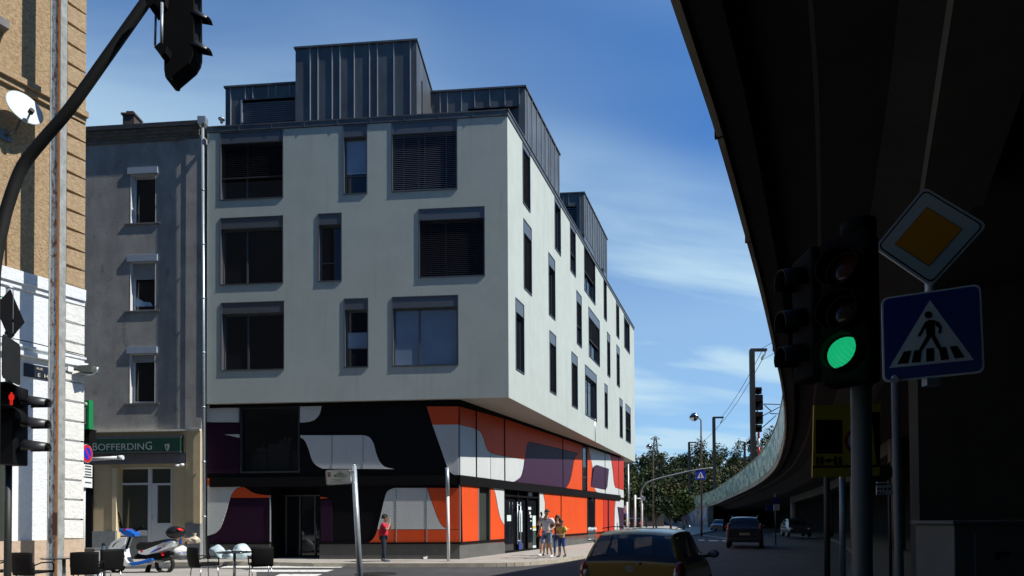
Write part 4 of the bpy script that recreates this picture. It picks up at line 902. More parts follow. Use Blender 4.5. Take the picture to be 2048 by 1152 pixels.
slab(tp + [(-30, -12)], 'terrace_pavement', pave, .14); kerb(tp)
# right hand pavement under the bridge
rpv = [(2.6, -10), (3.0, 2), (5.2, 9.0), (9.5, 17), (14.5, 25.5), (19.8, 36), (24, 46), (26, 60), (34, 60), (36, 20), (30, -10)]
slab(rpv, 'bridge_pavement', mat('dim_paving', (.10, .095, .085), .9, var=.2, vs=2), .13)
# markings
roadpaint = mat('road_paint', (.70, .70, .66), .8, var=.1, vs=4); overlay(roadpaint, (.08, .08, .08), 5, .55, .66, (1, 1, 1), .8)
b = MB()
for (ua, ub, v, th) in ((452, 694, 1133.5, 3.6), (500, 668, 1141.5, 4.2), (560, 645, 1150.5, 5.2), (400, 620, 1161, 6)):
    p = [atz(ua, v - th / 2 + (1024 - ua) * 0, .004), atz(ua - 12, v + th / 2, .004), atz(ub - 14, v + th / 2, .004), atz(ub, v - th / 2, .004)]; b.face(p)
o_ = b.build('crosswalk_marking', roadpaint); tag(o_, kind='structure')
b = MB()
for (x0, x1, y) in ((118, 212, 922), (275, 425, 930), (480, 605, 934), (700, 765, 938)):
    u0, u1, v = 1380 + x0 / 7.68, 1380 + x1 / 7.68, 960 + y / 7.68
    b.face([atz(u0, v - 1, .004), atz(u0 + 3, v + 1, .004), atz(u1 + 3, v + 1.2, .004), atz(u1, v - .6, .004)])
path = [atz(u, v, .004) for u, v in ((1382, 1068), (1410, 1071), (1440, 1075), (1475, 1081))]
for a, c in zip(path[:-1], path[1:]):
    d = (c - a).normalized(); n = Vector((-d.y, d.x, 0)) * .09; b.face([a - n, c - n, c + n, a + n])
tag(b.build('lane_marking', roadpaint), kind='structure')
# manhole cover and litter
p = atz(752, 1148, .006); b = MB(); b.tube([p, p + Vector((0, 0, .012))], .62, 32); b.tube([p + Vector((0, 0, .012)), p + Vector((0, 0, .018))], .45, 32)
tag(b.build('manhole_cover', mat('cast_iron', (.03, .028, .026), .6, .3), off=p), 'round iron manhole cover in the road left of the man in red', 'manhole cover')
b = MB(); p = atz(850, 1118, .135); b.box(p + Vector((0, 0, .04)), (.14, .1, .07), .4); b.box(p + Vector((.05, .02, .07)), (.08, .08, .05), 1); tag(b.build('litter', white_p, off=p), 'crumpled white scrap of litter on the pavement by the plinth', 'litter')

wr_ = thing('fill_blocker_hall', 'unseen long dark block added beyond the overpass behind the viewpoint to cut fill light', 'building', (46, -28, 0))  # unseen block added behind the camera against sky fill
b = MB(); b.box((46, -28, 10), (60, 12, 20)); b.build('wall', mat('blocker_clad', (.04, .045, .05), .8, var=.2), wr_); b = MB(); b.box((46, -28, 20.15), (61, 13, .3)); b.build('roof', zinc_d, wr_)
# unseen row added behind the camera to cut fill light and darken reflections
ob = thing('fill_blocker_row', 'unseen dark block added behind the terrace and the viewpoint to cut fill light', 'building', (-36, -15, 0))
brk = mat('blocker_brick', (.022, .022, .025), .9, var=.3, vs=3)
b = MB(); b.box((-36, -15, 11), (56, 12, 22)); b.build('wall', brk, ob)
for fl_ in range(5):
    for k in range(24): b = MB(); b.box((-62 + k * 2.3, -8.98, 2.2 + fl_ * 3.6), (1.1, .06, 1.8)); b.build('window', glass_d, ob)
# ================================================================== STREET FURNITURE
steel = mat('galvanised_steel', (.40, .45, .49), .4, .5, var=.12, vs=12)
steel_d = mat('dark_steel', (.035, .037, .036), .55, .4)
mast_m = mat('mast_paint', (.016, .017, .016), .65, 0, var=.2, spec=.3)
vis_m = mat('visor_grey', (.03, .032, .035), .4, 0)
def pxp(u, v, y): return at(u, v, y)
# --- curved mast with overhead signal
dm = 5.8
ml = thing('signal_mast', 'dark curved signal mast rising from the left edge with a hanging signal head', 'traffic light mast', (at(-8, 1150, dm).x, dm, 0))
pts = cr([at(u, v, dm) for u, v in ((-13, 760), (-13, 640), (-11, 540), (4, 455), (20, 397), (45, 333), (86, 280), (139, 218), (215, 112), (290, 6), (330, -52))], 4)
pts = [Vector((pts[0].x, dm, -.02))] + [Vector(p) for p in pts] if False else [Vector((at(-13, 760, dm).x, dm, 0))] + [Vector(p) for p in pts]
MB().tube(pts, [.056] + [.054 - .010 * i / len(pts) for i in range(len(pts) - 1)], 18).build('pole', mast_m, ml)
b = MB(); outl_ = [(329, -75), (396, -75), (397, 100), (394, 112), (386, 126), (372, 138), (352, 155), (342, 161), (334, 160), (329, 152), (327, 138), (327, 98), (322, 88), (322, -60)]
b.prism([at(u - (8 if u > 350 else 0), v, dm - .05) for u, v in outl_], (0, .16, 0)); hd = b.build('signal_head', matblack, ml, bevel=.012)
for v in (-28, 32, 94):
    c = at(394, v, dm + .02); e = at(419, v + 8, dm - .02)
    b = MB(); x = (e - c).normalized(); up = Vector((0, 0, 1)); n_ = x.cross(up).normalized()
    ro, ri = .075, .045; ang = [math.pi * (k / 10) for k in range(11)]
    A_ = [c + n_ * math.cos(a) * ro + up * (math.sin(a) * ro - .02) for a in ang]; E_ = [e + n_ * math.cos(a) * ri + up * (math.sin(a) * ri - .02) for a in ang]
    for k in range(10): b.face([A_[k], A_[k + 1], E_[k + 1], E_[k]], smooth=True)
    o_ = b.build('visor', vis_m, hd); o_.modifiers.new('s', 'SOLIDIFY').thickness = .008
b = MB(); b.tube([at(312, 16, dm), at(310, 92, dm)], .011, 8); b.tube([at(324, 6, dm - .1), at(323, 92, dm - .1)], .014, 8); b.build('hanger', steel, ml)
b = MB(); b.prism([at(u, v, dm - .14) for u, v in ((308, 94), (320, 84), (334, 92), (330, 104), (322, 113), (316, 102))], (0, .16, 0)); b.build('hanger_bracket', matblack, ml); b = MB(); b.prism([at(u, v, dm - .1) for u, v in ((290, 2), (300, -14), (332, -14), (330, 10), (318, 16), (308, 6), (298, 14))], (0, .16, 0)); b.build('clamp', matblack, ml)
# --- left post with signs seen edge on and signal heads
dp = 8.5
lp = thing('traffic_light', 'left pedestrian traffic light post with a red figure lit and signs seen from behind', 'traffic light', (at(17, 1100, dp).x, dp, 0))
bx = at(17, 900, dp).x; b = MB(); zt = at(17, 578, dp).z
b.tube([(bx, dp, at(17, 900, dp).z), (bx, dp, zt)], .045, 14); b.tube([(bx, dp, zt), (bx, dp, zt + .03)], .05, 14); b.build('pole', steel, lp)
PSn = Pl((bx + .05, dp - .06), (-.24, .97), (.97, .24))
def signplate(pl, poly, th, name, m, par): return MB().prism([pl.P(s, z) for s, z in poly], pl.n * th).build(name, m, par)
MB().tube([(bx, dp, 0), (bx, dp, at(17, 901, dp).z)], .044, 14).build('lower_pole', steel_d, lp)
cz = at(27, 631, dp).z; R_ = .35
signplate(PSn, [(0, cz + R_), (R_ + .02, cz + .0), (0, cz - R_ - .02), (-R_, cz)], .01, 'diamond_sign', matblack, lp)
z0_, z1_ = at(30, 766, dp).z, at(30, 682, dp).z
signplate(Pl((bx + .09, dp - .08), (-.34, .94), (.94, .34)), [(-.28, z0_ + .04), (-.24, z0_), (.24, z0_), (.28, z0_ + .04), (.28, z1_ - .04), (.24, z1_), (-.24, z1_), (-.28, z1_ - .04)], .012, 'square_sign', mast_m, lp)
b = MB(); 
for v in (640, 668, 700, 745): z = at(20, v, dp).z; b.tube([(bx, dp, z - .02), (bx, dp, z + .02)], .055, 12)
b.build('clamp_band', black, lp)
def visor(c, ax, r0, r1, ln, name, m, par, a0=0, a1=180, drop=0, seg=14):
    "hood round axis ax, open below unless a full ring"
    ax = Vector(ax).normalized(); up = (Vector((0, 0, 1)) - ax * ax.z).normalized(); n_ = ax.cross(up)
    b = MB(); c = Vector(c); e = c + ax * ln
    an = [rad(a0 + (a1 - a0) * k / seg) for k in range(seg + 1)]
    for k in range(seg):
        q = []
        for (cc, r, a) in ((c, r0, an[k]), (c, r0, an[k + 1]), (e, r1, an[k + 1]), (e, r1, an[k])): q.append(cc + n_ * math.cos(a) * r + up * math.sin(a) * r)
        b.face(q, smooth=True)
    o = b.build(name, m, par); o.modifiers.new('s', 'SOLIDIFY').thickness = .01; return o
red_on = mat('red_lamp', (.5, .01, .01), .4, emit=(1, .03, .02, .55)); red_off = mat('red_lens_off', (.10, .018, .006), .15); amb_off = mat('amber_lens_off', (.05, .018, .004), .15)
grn_on = mat('green_lamp', (.0, .5, .25), .3)
t = grn_on.node_tree; bs = t.nodes['Principled BSDF']; wv = N(t, 'ShaderNodeTexWave', wave_type='BANDS', bands_direction='Z'); wv.inputs['Scale'].default_value = 42; wv.inputs['Distortion'].default_value = .1
tcn = N(t, 'ShaderNodeTexCoord'); t.links.new(tcn.outputs['Object'], wv.inputs['Vector']); mr = N(t, 'ShaderNodeMapRange'); mr.inputs[1].default_value = .25; mr.inputs[2].default_value = .7; mr.inputs[3].default_value = .05; mr.inputs[4].default_value = .62; t.links.new(wv.outputs[1], mr.inputs[0])
bs.inputs['Emission Color'].default_value = (.02, 1, .38, 1); t.links.new(mr.outputs[0], bs.inputs['Emission Strength'])
def aim2(vx, vy): return Vector((vx, vy, 0)).normalized()
b = MB(); hx, hy = at(27, 850, dp).x, dp - .06
b.box((hx + .03, hy, (at(20, 777, dp).z + at(20, 932, dp).z) / 2), (.26, .26, at(20, 777, dp).z - at(20, 932, dp).z)); hb = b.build('signal_body', black, lp, bevel=.02)
b = MB(); b.box((hx - .17, hy + .02, (at(20, 777, dp).z + at(20, 877, dp).z) / 2), (.30, .22, at(20, 777, dp).z - at(20, 877, dp).z)); h2 = b.build('pedestrian_head', black, lp, bevel=.02)
for v in (806, 849, 895): 
    c = at(52, v, dp - .06); visor(c, (1, .10, -.04), .115, .08, .29, 'visor', vis_m, hb, -25, 205)
for v in (797, 842):
    c = at(26, v, dp - .16); visor(c, (.30, -1, 0), .185, .19, .22, 'hood', matblack, h2, -20, 200)
# red walking figure
c = at(23, 797, dp - .19); b = MB(); b.ell(c + Vector((0, 0, .07)), (.018, .006, .02), 8, 6); b.box(c + Vector((0, 0, .02)), (.04, .01, .07)); b.box(c + Vector((-.028, 0, .02)), (.013, .01, .065)); b.box(c + Vector((.028, 0, .02)), (.013, .01, .065)); b.box(c + Vector((-.011, 0, -.05)), (.014, .01, .08)); b.box(c + Vector((.011, 0, -.05)), (.014, .01, .08)); b.build('red_figure', red_on, h2)
# --- right traffic light
dg_ = 4.0; tx_ = at(1727, 900, dg_).x
rt = thing('traffic_light', 'right traffic light showing green under the dark overpass', 'traffic light', (tx_, dg_, 0))
b = MB(); b.tube([at(1727, 1175, dg_) if False else Vector((tx_ - .0, dg_ + .05, 0)), at(1722, 772, dg_ + .05)], .062, 18); b.build('pole', mat('grey_pole', (.11, .11, .10), .6, .1), rt)
z0_, z1_ = at(1690, 770, dg_).z, at(1690, 478, dg_).z
b = MB(); hc = at(1684, 600, dg_); al = rad(-47); b.box((at(1690, 600, dg_).x + .03, dg_, (z0_ + z1_) / 2), (.31, .22, z1_ - z0_), al); hd = b.build('signal_head', matblack, rt, bevel=.03)
fw_ = Vector((math.sin(al), -math.cos(al), 0))
lensx = lambda v: at(1686, v, dg_ - .15)
for v, m_, nm in ((540, red_off, 'red_lens'), (625, amb_off, 'amber_lens'), (705, grn_on, 'green_lens')):
    c = lensx(v); R3 = fw_.to_track_quat('Z', 'Y').to_matrix()
    o_ = MB().ell(c - fw_ * .03, (.105, .105, .045), 28, 6, R3, lo=0, hi=90).build(nm, m_, hd)
    b = MB(); 
    n_ = fw_.cross(Vector((0, 0, 1)))
    b.tube([c - fw_ * .035, c - fw_ * .01], .125, 26, caps=False); b.build('lens_ring', matblack, hd)
    visor(c - fw_ * .02, fw_ + Vector((-.05, 0, -.02)), .128, .128, .14, 'visor', matblack, hd, -90, 269, seg=24)
b = MB(); b.tube([at(1716, 475, 4.05), at(1716, 447, 4.05)], .11, 20); b.build('top_cap', matblack, rt)
b = MB(); b.tube([at(1722, 480, 4.12), at(1722, 775, 4.12)], .07, 16); b.build('bracket_tube', matblack, rt)
b = MB(); sx_ = at(1640, 600, 4.1).x; b.box((sx_ + .0, 4.2, (z0_ + z1_) / 2 + .03), (.16, .3, (z1_ - z0_) * .9), 0); sh_ = b.build('side_head', matblack, rt, bevel=.02)
for v in (562, 645, 715): visor(at(1612, v, 4.2), (-1, -.05, -.06), .10, .085, .19, 'visor', black, sh_, -30, 210)
# --- priority sign and crossing sign on their own post
d2 = 4.5
ps = thing('sign_post', 'post under the overpass with a yellow diamond priority sign above a blue crossing sign', 'road sign', (at(1797, 1152, d2).x, d2 + .06, 0))
px_ = at(1795, 900, d2).x; b = MB(); b.tube([(at(1800, 1152, d2 + .2).x, d2 + .2, 0), at(1791, 748, d2 + .2)], .031, 14); b.build('pole', mat('dull_pole', (.13, .135, .13), .6, .2), ps)
b = MB(); b.tube([at(1790, 760, d2 + .06), at(1840, 780, d2 + .06) - Vector((0, 0, .02)) if False else at(1791, 748, d2 + .2), at(1845, 742, d2 + .2), at(1858, 735, d2 + .14), at(1858, 480, d2 + .12)], .028, 12); b.build('upper_pole', steel, ps)
s_wh = mat('sign_white', (.50, .54, .54), .35); s_bl = mat('sign_blue', (.008, .025, .17), .3); s_ye = mat('sign_amber', (.70, .25, .008), .4)
PD = Pl(at(1860, 475, d2)[:2], (.955, -.296), (-.296, -.955)); PX = Pl(at(1860, 670, d2)[:2], (.884, -.467), (-.467, -.884))
def psz(pl, pts, o=(0, 0), sc=1): return [pl.hit(o[0] + x / sc, o[1] + y / sc) for x, y in pts]
def inset(poly, k): 
    cx_ = sum(p[0] for p in poly) / len(poly); cy_ = sum(p[1] for p in poly) / len(poly); return [(cx_ + (x - cx_) * k, cy_ + (y - cy_) * k) for x, y in poly]
def roundp(poly, r, n=5):
    out = []; m = len(poly)
    for i in range(m):
        p = Vector(poly[i]); a = (Vector(poly[i - 1]) - p).normalized(); c = (Vector(poly[(i + 1) % m]) - p).normalized()
        p0 = p + a * r; p1 = p + c * r
        for k in range(n + 1): t = k / n; out.append(tuple((1 - t) ** 2 * p0 + 2 * t * (1 - t) * p + t * t * p1))
    return out
def plate(pl, poly, o0, th, name, m, par): return MB().prism([pl.P(s, z, o0) for s, z in poly], pl.n * th).build(name, m, par)
dia = psz(PD, [(1847, 376), (1973, 452), (1861, 575), (1747, 497)])
plate(PD, roundp(dia, .05), 0, .02, 'diamond_plate', s_wh, ps); plate(PD, roundp(inset(dia, .94), .045), .02, .002, 'black_border', black, ps); plate(PD, roundp(inset(dia, .90), .04), .022, .002, 'white_field', s_wh, ps)
yel_p = psz(PD, [(850, 174), (974, 285), (807, 471), (636, 360)] if False else [(797, 176), (974, 285), (808, 471), (637, 360)], (1540, 350), 2.56)
plate(PD, inset(yel_p, 1.03), .024, .002, 'yellow_border', black, ps); plate(PD, yel_p, .026, .002, 'yellow_square', s_ye, ps)
O3 = ((1540, 350), 2.56)
blu = psz(PX, [(1762, 598), (1960, 569), (1968, 746), (1766, 766)])
plate(PX, roundp(blu, .05), 0, .02, 'blue_sign_rim', s_wh, ps); plate(PX, roundp(inset(blu, .96), .045), .02, .002, 'blue_field', s_bl, ps)
P3 = lambda pts: psz(PX, pts, *O3)
plate(PX, P3([(816, 645), (1040, 950), (608, 992)]), .022, .002, 'white_triangle', s_wh, ps)
b = MB()
for q in ([(650, 972), (683, 908), (722, 902), (705, 968)], [(722, 966), (737, 902), (775, 898), (768, 962)], [(797, 960), (797, 893), (836, 889), (837, 956)], [(872, 953), (862, 888), (898, 885), (914, 947)], [(943, 944), (917, 882), (953, 878), (994, 938)],
          [(790, 760), (812, 745), (840, 748), (842, 826), (800, 828)], [(840, 748), (866, 762), (877, 785), (874, 812), (858, 820), (862, 790), (845, 775)], [(790, 760), (800, 775), (768, 832), (752, 830)], [(800, 826), (824, 830), (768, 915), (748, 930), (762, 895)], [(818, 826), (842, 826), (885, 905), (872, 915), (850, 885)]):
    b.prism([PX.P(s, z, .024) for s, z in P3(q)], PX.n * .002)
hd_ = P3([(809 + 20 * math.cos(a * math.pi / 9), 721 + 18 * math.sin(a * math.pi / 9)) for a in range(18)]); b.prism([PX.P(s, z, .024) for s, z in hd_], PX.n * .002)
b.build('walking_figure', matblack, ps)
b = MB(); c = at(1862, 764, d2 + .02); b.box(c, (.10, .06, .06)); b.build('clamp', steel, ps)
# --- yellow weight-limit board
d3 = 9.0; PY = Pl(at(1690, 880, d3)[:2], (1, 0), (0, -1))
yb = thing('weight_limit_board', 'large yellow lorry weight board on two posts behind the traffic light pole', 'road sign', (at(1670, 1000, d3).x, d3, 0))
ym = mat('board_yellow', (.50, .36, .02), .5, var=.06)
bd = psz(PY, [(1626, 811), (1759, 808), (1757, 951), (1623, 955)]); plate(PY, bd, 0, .03, 'board', ym, yb)
O4 = ((1580, 760), 2.938); P4 = lambda pts: psz(PY, pts, *O4)
b = MB(); 
for q in ([(146, 240), (152, 236), (296, 236), (300, 240), (300, 434), (146, 434)], [(128, 505), (520, 500), (520, 512), (128, 518)], [(147, 452), (164, 452), (164, 500), (147, 500)], [(172, 452), (190, 452), (190, 500), (172, 500)], [(252, 452), (270, 452), (270, 500), (252, 500)], [(279, 452), (298, 452), (298, 500), (279, 500)], [(188, 470), (254, 470), (254, 478), (188, 478)], [(212, 464), (230, 464), (236, 474), (230, 486), (212, 486), (206, 474)], [(470, 190), (522, 190), (522, 500), (500, 500)]):
    b.prism([PY.P(s, z, .03) for s, z in P4(q)], PY.n * .004)
b.build('lorry_pictogram', matblack, yb)
cc = P4([(392, 360)])[0]; rr = .20
def disc(pl, c, r0, r1, o, m, name, par):
    b = MB(); n = 36
    if r0 == 0: b.prism([pl.P(c[0] + r1 * math.cos(2 * math.pi * k / n), c[1] + r1 * math.sin(2 * math.pi * k / n), o) for k in range(n)], pl.n * .003)
    else:
        for k in range(n):
            a, c2 = 2 * math.pi * k / n, 2 * math.pi * (k + 1) / n
            q = [(r0, a), (r1, a), (r1, c2), (r0, c2)]; b.prism([pl.P(c[0] + r * math.cos(t), c[1] + r * math.sin(t), o) for r, t in q], pl.n * .003)
    return b.build(name, m, par)
disc(PY, cc, 0, rr, .031, mat('sign_red', (.35, .01, .02), .4), 'red_ring', yb); disc(PY, cc, 0, rr * .74, .035, s_wh, 'ring_field', yb)
text('number', '4', PY.P(cc[0] - .115, cc[1] - .09, .039), (1, 0, 0), (0, 0, 1), .26, matblack, yb, .001, bold=.02); text('lettering', 'R', PY.P(*P4([(375, 210)])[0], .031), (1, 0, 0), (0, 0, 1), .1, matblack, yb, .001)
b = MB()
for u, r in ((1655, .042), (1686, .042)):
    p = at(u, 950, d3 + .05); p0 = at(u - 2, 1100, d3 + .05); b = MB(); b.tube([(p0.x, d3 + .05, .1), (p.x, d3 + .05, p.z + .9)], r, 12); b.build('pole', steel if u == 1686 else steel_d, yb)
# small plates behind
d4 = 12.0; p = at(1774, 980, d4); sp = thing('small_sign', 'small grey plate with two lines of black letters beside the crossing sign post', 'sign', (p.x, d4, 0))
PYs = Pl(p[:2], (1, 0), (0, -1)); q = psz(PYs, [(1752, 971), (1789, 970), (1789, 989), (1752, 990)]); plate(PYs, q, 0, .02, 'plate', s_wh, sp)
a = PYs.hit(1754, 978); text('lettering', 'KAUFHAUS', PYs.P(a[0], a[1], .021), (1, 0, 0), (0, 0, 1), .07, matblack, sp, .001) if False else None
b = MB()
for (u, v, w_) in ((1754, 976, 5), (1760, 976, 5), (1767, 976, 6), (1775, 976, 6), (1754, 984, 5), (1761, 984, 4), (1767, 984, 3)):
    r_ = psz(PYs, [(u, v), (u + w_ - 1.4, v), (u + w_ - 1.4, v + 4), (u, v + 4)]); b.prism([PYs.P(s, z, .021) for s, z in r_], PYs.n * .002)
b.build('lettering', matblack, sp); q = psz(PYs, [(1752, 964), (1776, 964), (1776, 966.5), (1752, 966.5)]); plate(PYs, q, 0, .05, 'upper_bar', s_wh, sp)
c = PYs.hit(1771, 944); disc(PYs, c, 0, .16, 0, steel_d, 'round_sign_back', sp)
b = MB(); b.tube([(p.x + .08, d4 + .05, .1), (p.x + .08, d4 + .05, c[1] + .2)], .03, 10); b.build('pole', steel_d, sp)
# grey cabinet at the lower right
d5 = 5.2; c0, c1 = at(1908, 1050, d5), at(2100, 1050, d5); cb = thing('utility_cabinet', 'dark grey utility cabinet in the lower right corner beneath the overpass', 'cabinet', (c0.x + .5, d5 + .2, 0))
cabm = mat('cabinet_grey', (.10, .10, .095), .7, var=.1); b = MB(); b.box(((c0.x + c1.x) / 2, d5 + .25, (c0.z) / 2), (c1.x - c0.x, .5, c0.z)); b.build('housing', cabm, cb, bevel=.01)
b = MB(); b.box(((c0.x + c1.x) / 2, d5 + .25, c0.z + .02), (c1.x - c0.x + .06, .56, .035)); b.build('lid', cabm, cb, bevel=.01); b = MB(); b.box(((c0.x + c1.x) / 2 + .05, d5 - .01, c0.z / 2), (c1.x - c0.x - .24, .02, c0.z - .16)); dr_ = b.build('door', cabm, cb)
b = MB(); q = at(2005, 1108, d5 - .03); b.box(q, (.11, .03, .035)); b.box(q + Vector((-.04, 0, -.03)), (.03, .03, .04)); b.build('handle', matblack, dr_)
# --- street name sign on leaning post
ds = 12.5
ss_ = thing('street_sign', 'leaning silver post with a cream street name plate in front of the dark entrance', 'street sign', (at(722, 1190, ds).x, ds, 0))
b = MB(); p1 = at(707.5, 932, ds); p0 = at(720, 1152, ds); k = (p1.z - 0) / (p1.z - p0.z); pb_ = p1 + (p0 - p1) * k; b.tube([pb_, p1], .058, 16); b.tube([p1, p1 + (p1 - pb_).normalized() * .03], .045, 16); b.build('pole', steel, ss_)
PN_ = Pl(at(680, 955, ds - .03)[:2], (.98, -.2), (-.2, -.98)); O9 = ((640, 920), 19.2)
pn = psz(PN_, [(225, 385), (1185, 350), (1215, 915), (265, 975)], *O9); cream = mat('plate_cream', (.78, .76, .58), .5); rim = mat('plate_rim', (.55, .58, .60), .4, .3)
plate(PN_, roundp(pn, .06), 0, .025, 'rim', rim, ss_); plate(PN_, roundp(inset(pn, .93), .045), .025, .002, 'dark_line', steel_d, ss_); plate(PN_, roundp(inset(pn, .905), .035), .027, .002, 'plate', cream, ss_)
ink = mat('ink', (.06, .06, .05), .7)
xa = (PN_.P(*psz(PN_, [(1150, 0)], *O9)[0]) - PN_.P(*psz(PN_, [(300, 35)], *O9)[0])).normalized(); upd = Vector((0, 0, 1)); upd = (upd - xa * upd.dot(xa)).normalized()
for st, x, y, h, nm in (('RUE', 735, 490, .028, 1), ('NELSON', 675, 553, .034, 1), ('MANDELA', 560, 655, .058, 1)):
    s_, z_ = psz(PN_, [(x, y)], *O9)[0]; text('lettering', st, PN_.P(s_, z_, .030), xa, upd, h * 1.3, ink, ss_, .001, bold=.01, sx=.82)
b = MB()
for x0, x1, y in ((620, 970, 685), (500, 985, 750), (590, 860, 800), (430, 1000, 850)):
    (s0, z0_), (s1, z1_) = psz(PN_, [(x0, y + 8), (x1, y - 4)], *O9); b.prism([PN_.P(s0, z0_, .029), PN_.P(s1, z1_, .029), PN_.P(s1, z1_ + .008, .029), PN_.P(s0, z0_ + .008, .029)], PN_.n * .001)
b.build('small_print', mat('faint_ink', (.16, .15, .12), .7), ss_)
q = psz(PN_, [(318, 520), (440, 520), (440, 620), (410, 655), (380, 668), (345, 655), (318, 620)], *O9); plate(PN_, q, .029, .002, 'crest', mat('crest_pink', (.30, .10, .14), .6), ss_)
q = psz(PN_, [(318, 475), (440, 470), (440, 500), (318, 505)], *O9); plate(PN_, q, .029, .002, 'crest_crown', ink, ss_)
b = MB(); 
for y in (400, 900): s_, z_ = psz(PN_, [(1210, y)], *O9)[0]; b.box(PN_.P(s_, z_ + (.02 if y == 900 else -.03), -.0), (.12, .05, .03))
b.build('bracket', steel, ss_)
# --- plain post on the pavement
p = at(896, 1120, 21.8); po = thing('post', 'slim white post with grey upper sleeve on the pavement by the corner', 'post', (p.x, 21.8, .13))
b = MB(); zt = at(894, 935, 21.8).z; zm_ = at(895, 992, 21.8).z; b.tube([(p.x + .02, 21.8, .13), (p.x, 21.8, zm_)], .055, 12); b.build('shaft', white_p, po); MB().tube([(p.x, 21.8, zm_ + .001), (p.x - .02, 21.8, zt)], .068, 12).build('sleeve', steel, po)
# --- no stopping sign
dn = 15.7; c = at(174, 907, dn); nsn = thing('no_stopping_sign', 'round blue and red no stopping sign with two white plates on a white post', 'road sign', (c.x, dn, 0))
PNn = Pl(c[:2], (.50, .866), (.866, -.50)); PNn = Pl(c[:2], (.62, -.785), (-.785, -.62)) if False else Pl(c[:2], (.40, .917), (.917, -.40))
PNn = Pl(c[:2], (-.105, .994), (.994, .105)); rr = 18.5 * dn / F; cz_ = c.z
s_red = mat('bright_red', (.65, .012, .02), .4); s_bl2 = mat('bright_blue', (.012, .04, .50), .4)
disc(PNn, (0, cz_), 0, rr, 0, s_wh, 'rim', nsn); disc(PNn, (0, cz_), 0, rr * .95, .004, s_red, 'red_ring', nsn); disc(PNn, (0, cz_), 0, rr * .68, .008, s_bl2, 'blue_field', nsn)
b = MB(); a = rad(-52 + 180); dx_, dz_ = math.cos(a), math.sin(a); w_ = rr * .09; L_ = rr * .72
b.prism([PNn.P(dx_ * k * L_ - dz_ * j * w_, cz_ + dz_ * k * L_ + dx_ * j * w_, .012) for k, j in ((-1, -1), (1, -1), (1, 1), (-1, 1))], PNn.n * .003); b.build('slash', s_red, nsn)
for v0_, v1_, nl in ((929, 953, 4), (956, 975, 1)):
    z0_, z1_ = at(173, v1_, dn).z, at(173, v0_, dn).z; b = MB(); b.fbox(PNn, -rr * .95, rr * .95, z0_, z1_, -.01, .006); pt_ = b.build('white_plate', white_p, nsn)
    b = MB()
    for k in range(nl): zz_ = z1_ - (z1_ - z0_) * (k + .6) / (nl + .3); b.fbox(PNn, -rr * .4, rr * .75, zz_ - .02, zz_ + .015, .006, .009)
    b.build('print', ink, pt_)
    if nl == 4: MB().fbox(PNn, -rr * .82, -rr * .6, (z0_ + z1_) / 2 - .05, (z0_ + z1_) / 2 + .06, .006, .009).build('red_mark', s_red, pt_)
b = MB(); q = at(170.5, 1000, dn + .1); b.tube([(q.x, dn + .05, .1), (q.x, dn + .05, cz_ + rr * .8)], .035, 12); b.build('pole', white_p, nsn)

# ================================================================== TERRACE FURNITURE
blk_pl = mat('black_weave', (.004, .004, .0045), .7, spec=.15, bump=.1, bs=80); chrome = mat('brushed_legs', (.45, .47, .48), .3, .9)
def make_chair():
    t = thing('cafe_chair', 'x', 'chair')
    bm_ = MB()
    # seat: rounded slab
    pr_ = [(-.24, -.22), (-.2, -.25), (.2, -.25), (.24, -.22), (.24, .2), (.2, .24), (-.2, .24), (-.24, .2)]
    bm_.prism([Vector((x, y, .43)) for x, y in pr_], (0, 0, .045)); bm_.build('seat', blk_pl, t, bevel=.008)
    b = MB(); b.fixn = False; n = 8
    rows = []
    for k in range(n + 1):
        f = k / n; z = .40 + f * .48; y = -.24 - .05 * f - .03 * math.sin(f * 3); rows.append([Vector((x, y - .04 * (1 - (x / .25) ** 2), z - .012 * (abs(x) / .25) ** 4 * (f == 1))) for x in [-.25 + .5 * j / 8 for j in range(9)]])
    for k in range(n):
        for j in range(8): b.face([rows[k][j], rows[k][j + 1], rows[k + 1][j + 1], rows[k + 1][j]], smooth=True)
    o = b.build('backrest', blk_pl, t); o.modifiers.new('s', 'SOLIDIFY').thickness = .025
    for x in (-1, 1):
        for y in (-1, 1): MB().tube([(x * .21, y * .20, .42), (x * .23, y * .24, 0)], .013, 8).build('leg', chrome, t)
    for x in (-1, 1): MB().tube([(x * .25, -.26, .60), (x * .27, -.1, .655), (x * .27, .14, .65), (x * .24, .22, .60), (x * .235, .22, .43)], .014, 8).build('armrest', blk_pl, t)
    return t
chair = make_chair(); used_c = [False]
def put_chair(u, y, rz, label):
    c = chair if not used_c[0] else copy_tree(chair); used_c[0] = True
    x = at(u, 1100, y).x; c.location = (x, y, .14); c.rotation_euler = (0, 0, rad(rz)); c['label'] = label; c['group'] = 'black cafe chairs on the terrace'
put_chair(409, 14.5, -34, 'black cafe chair left of the table nearest the rubbish bags')
put_chair(521, 14.6, 32, 'black cafe chair right of the table nearest the rubbish bags')
put_chair(16, 13.0, -42, 'leftmost black cafe chair, cut by the photo edge')
put_chair(69, 12.6, -8, 'black cafe chair just left of the rusty pole, left of its glass table')
put_chair(176, 12.7, 24, 'nearer of the two black cafe chairs before the scooter front wheel')
put_chair(211, 13.7, 60, 'farther black cafe chair beside the scooter front wheel')
gtop = mat('table_glass', (.05, .06, .065), .08, spec=.8)
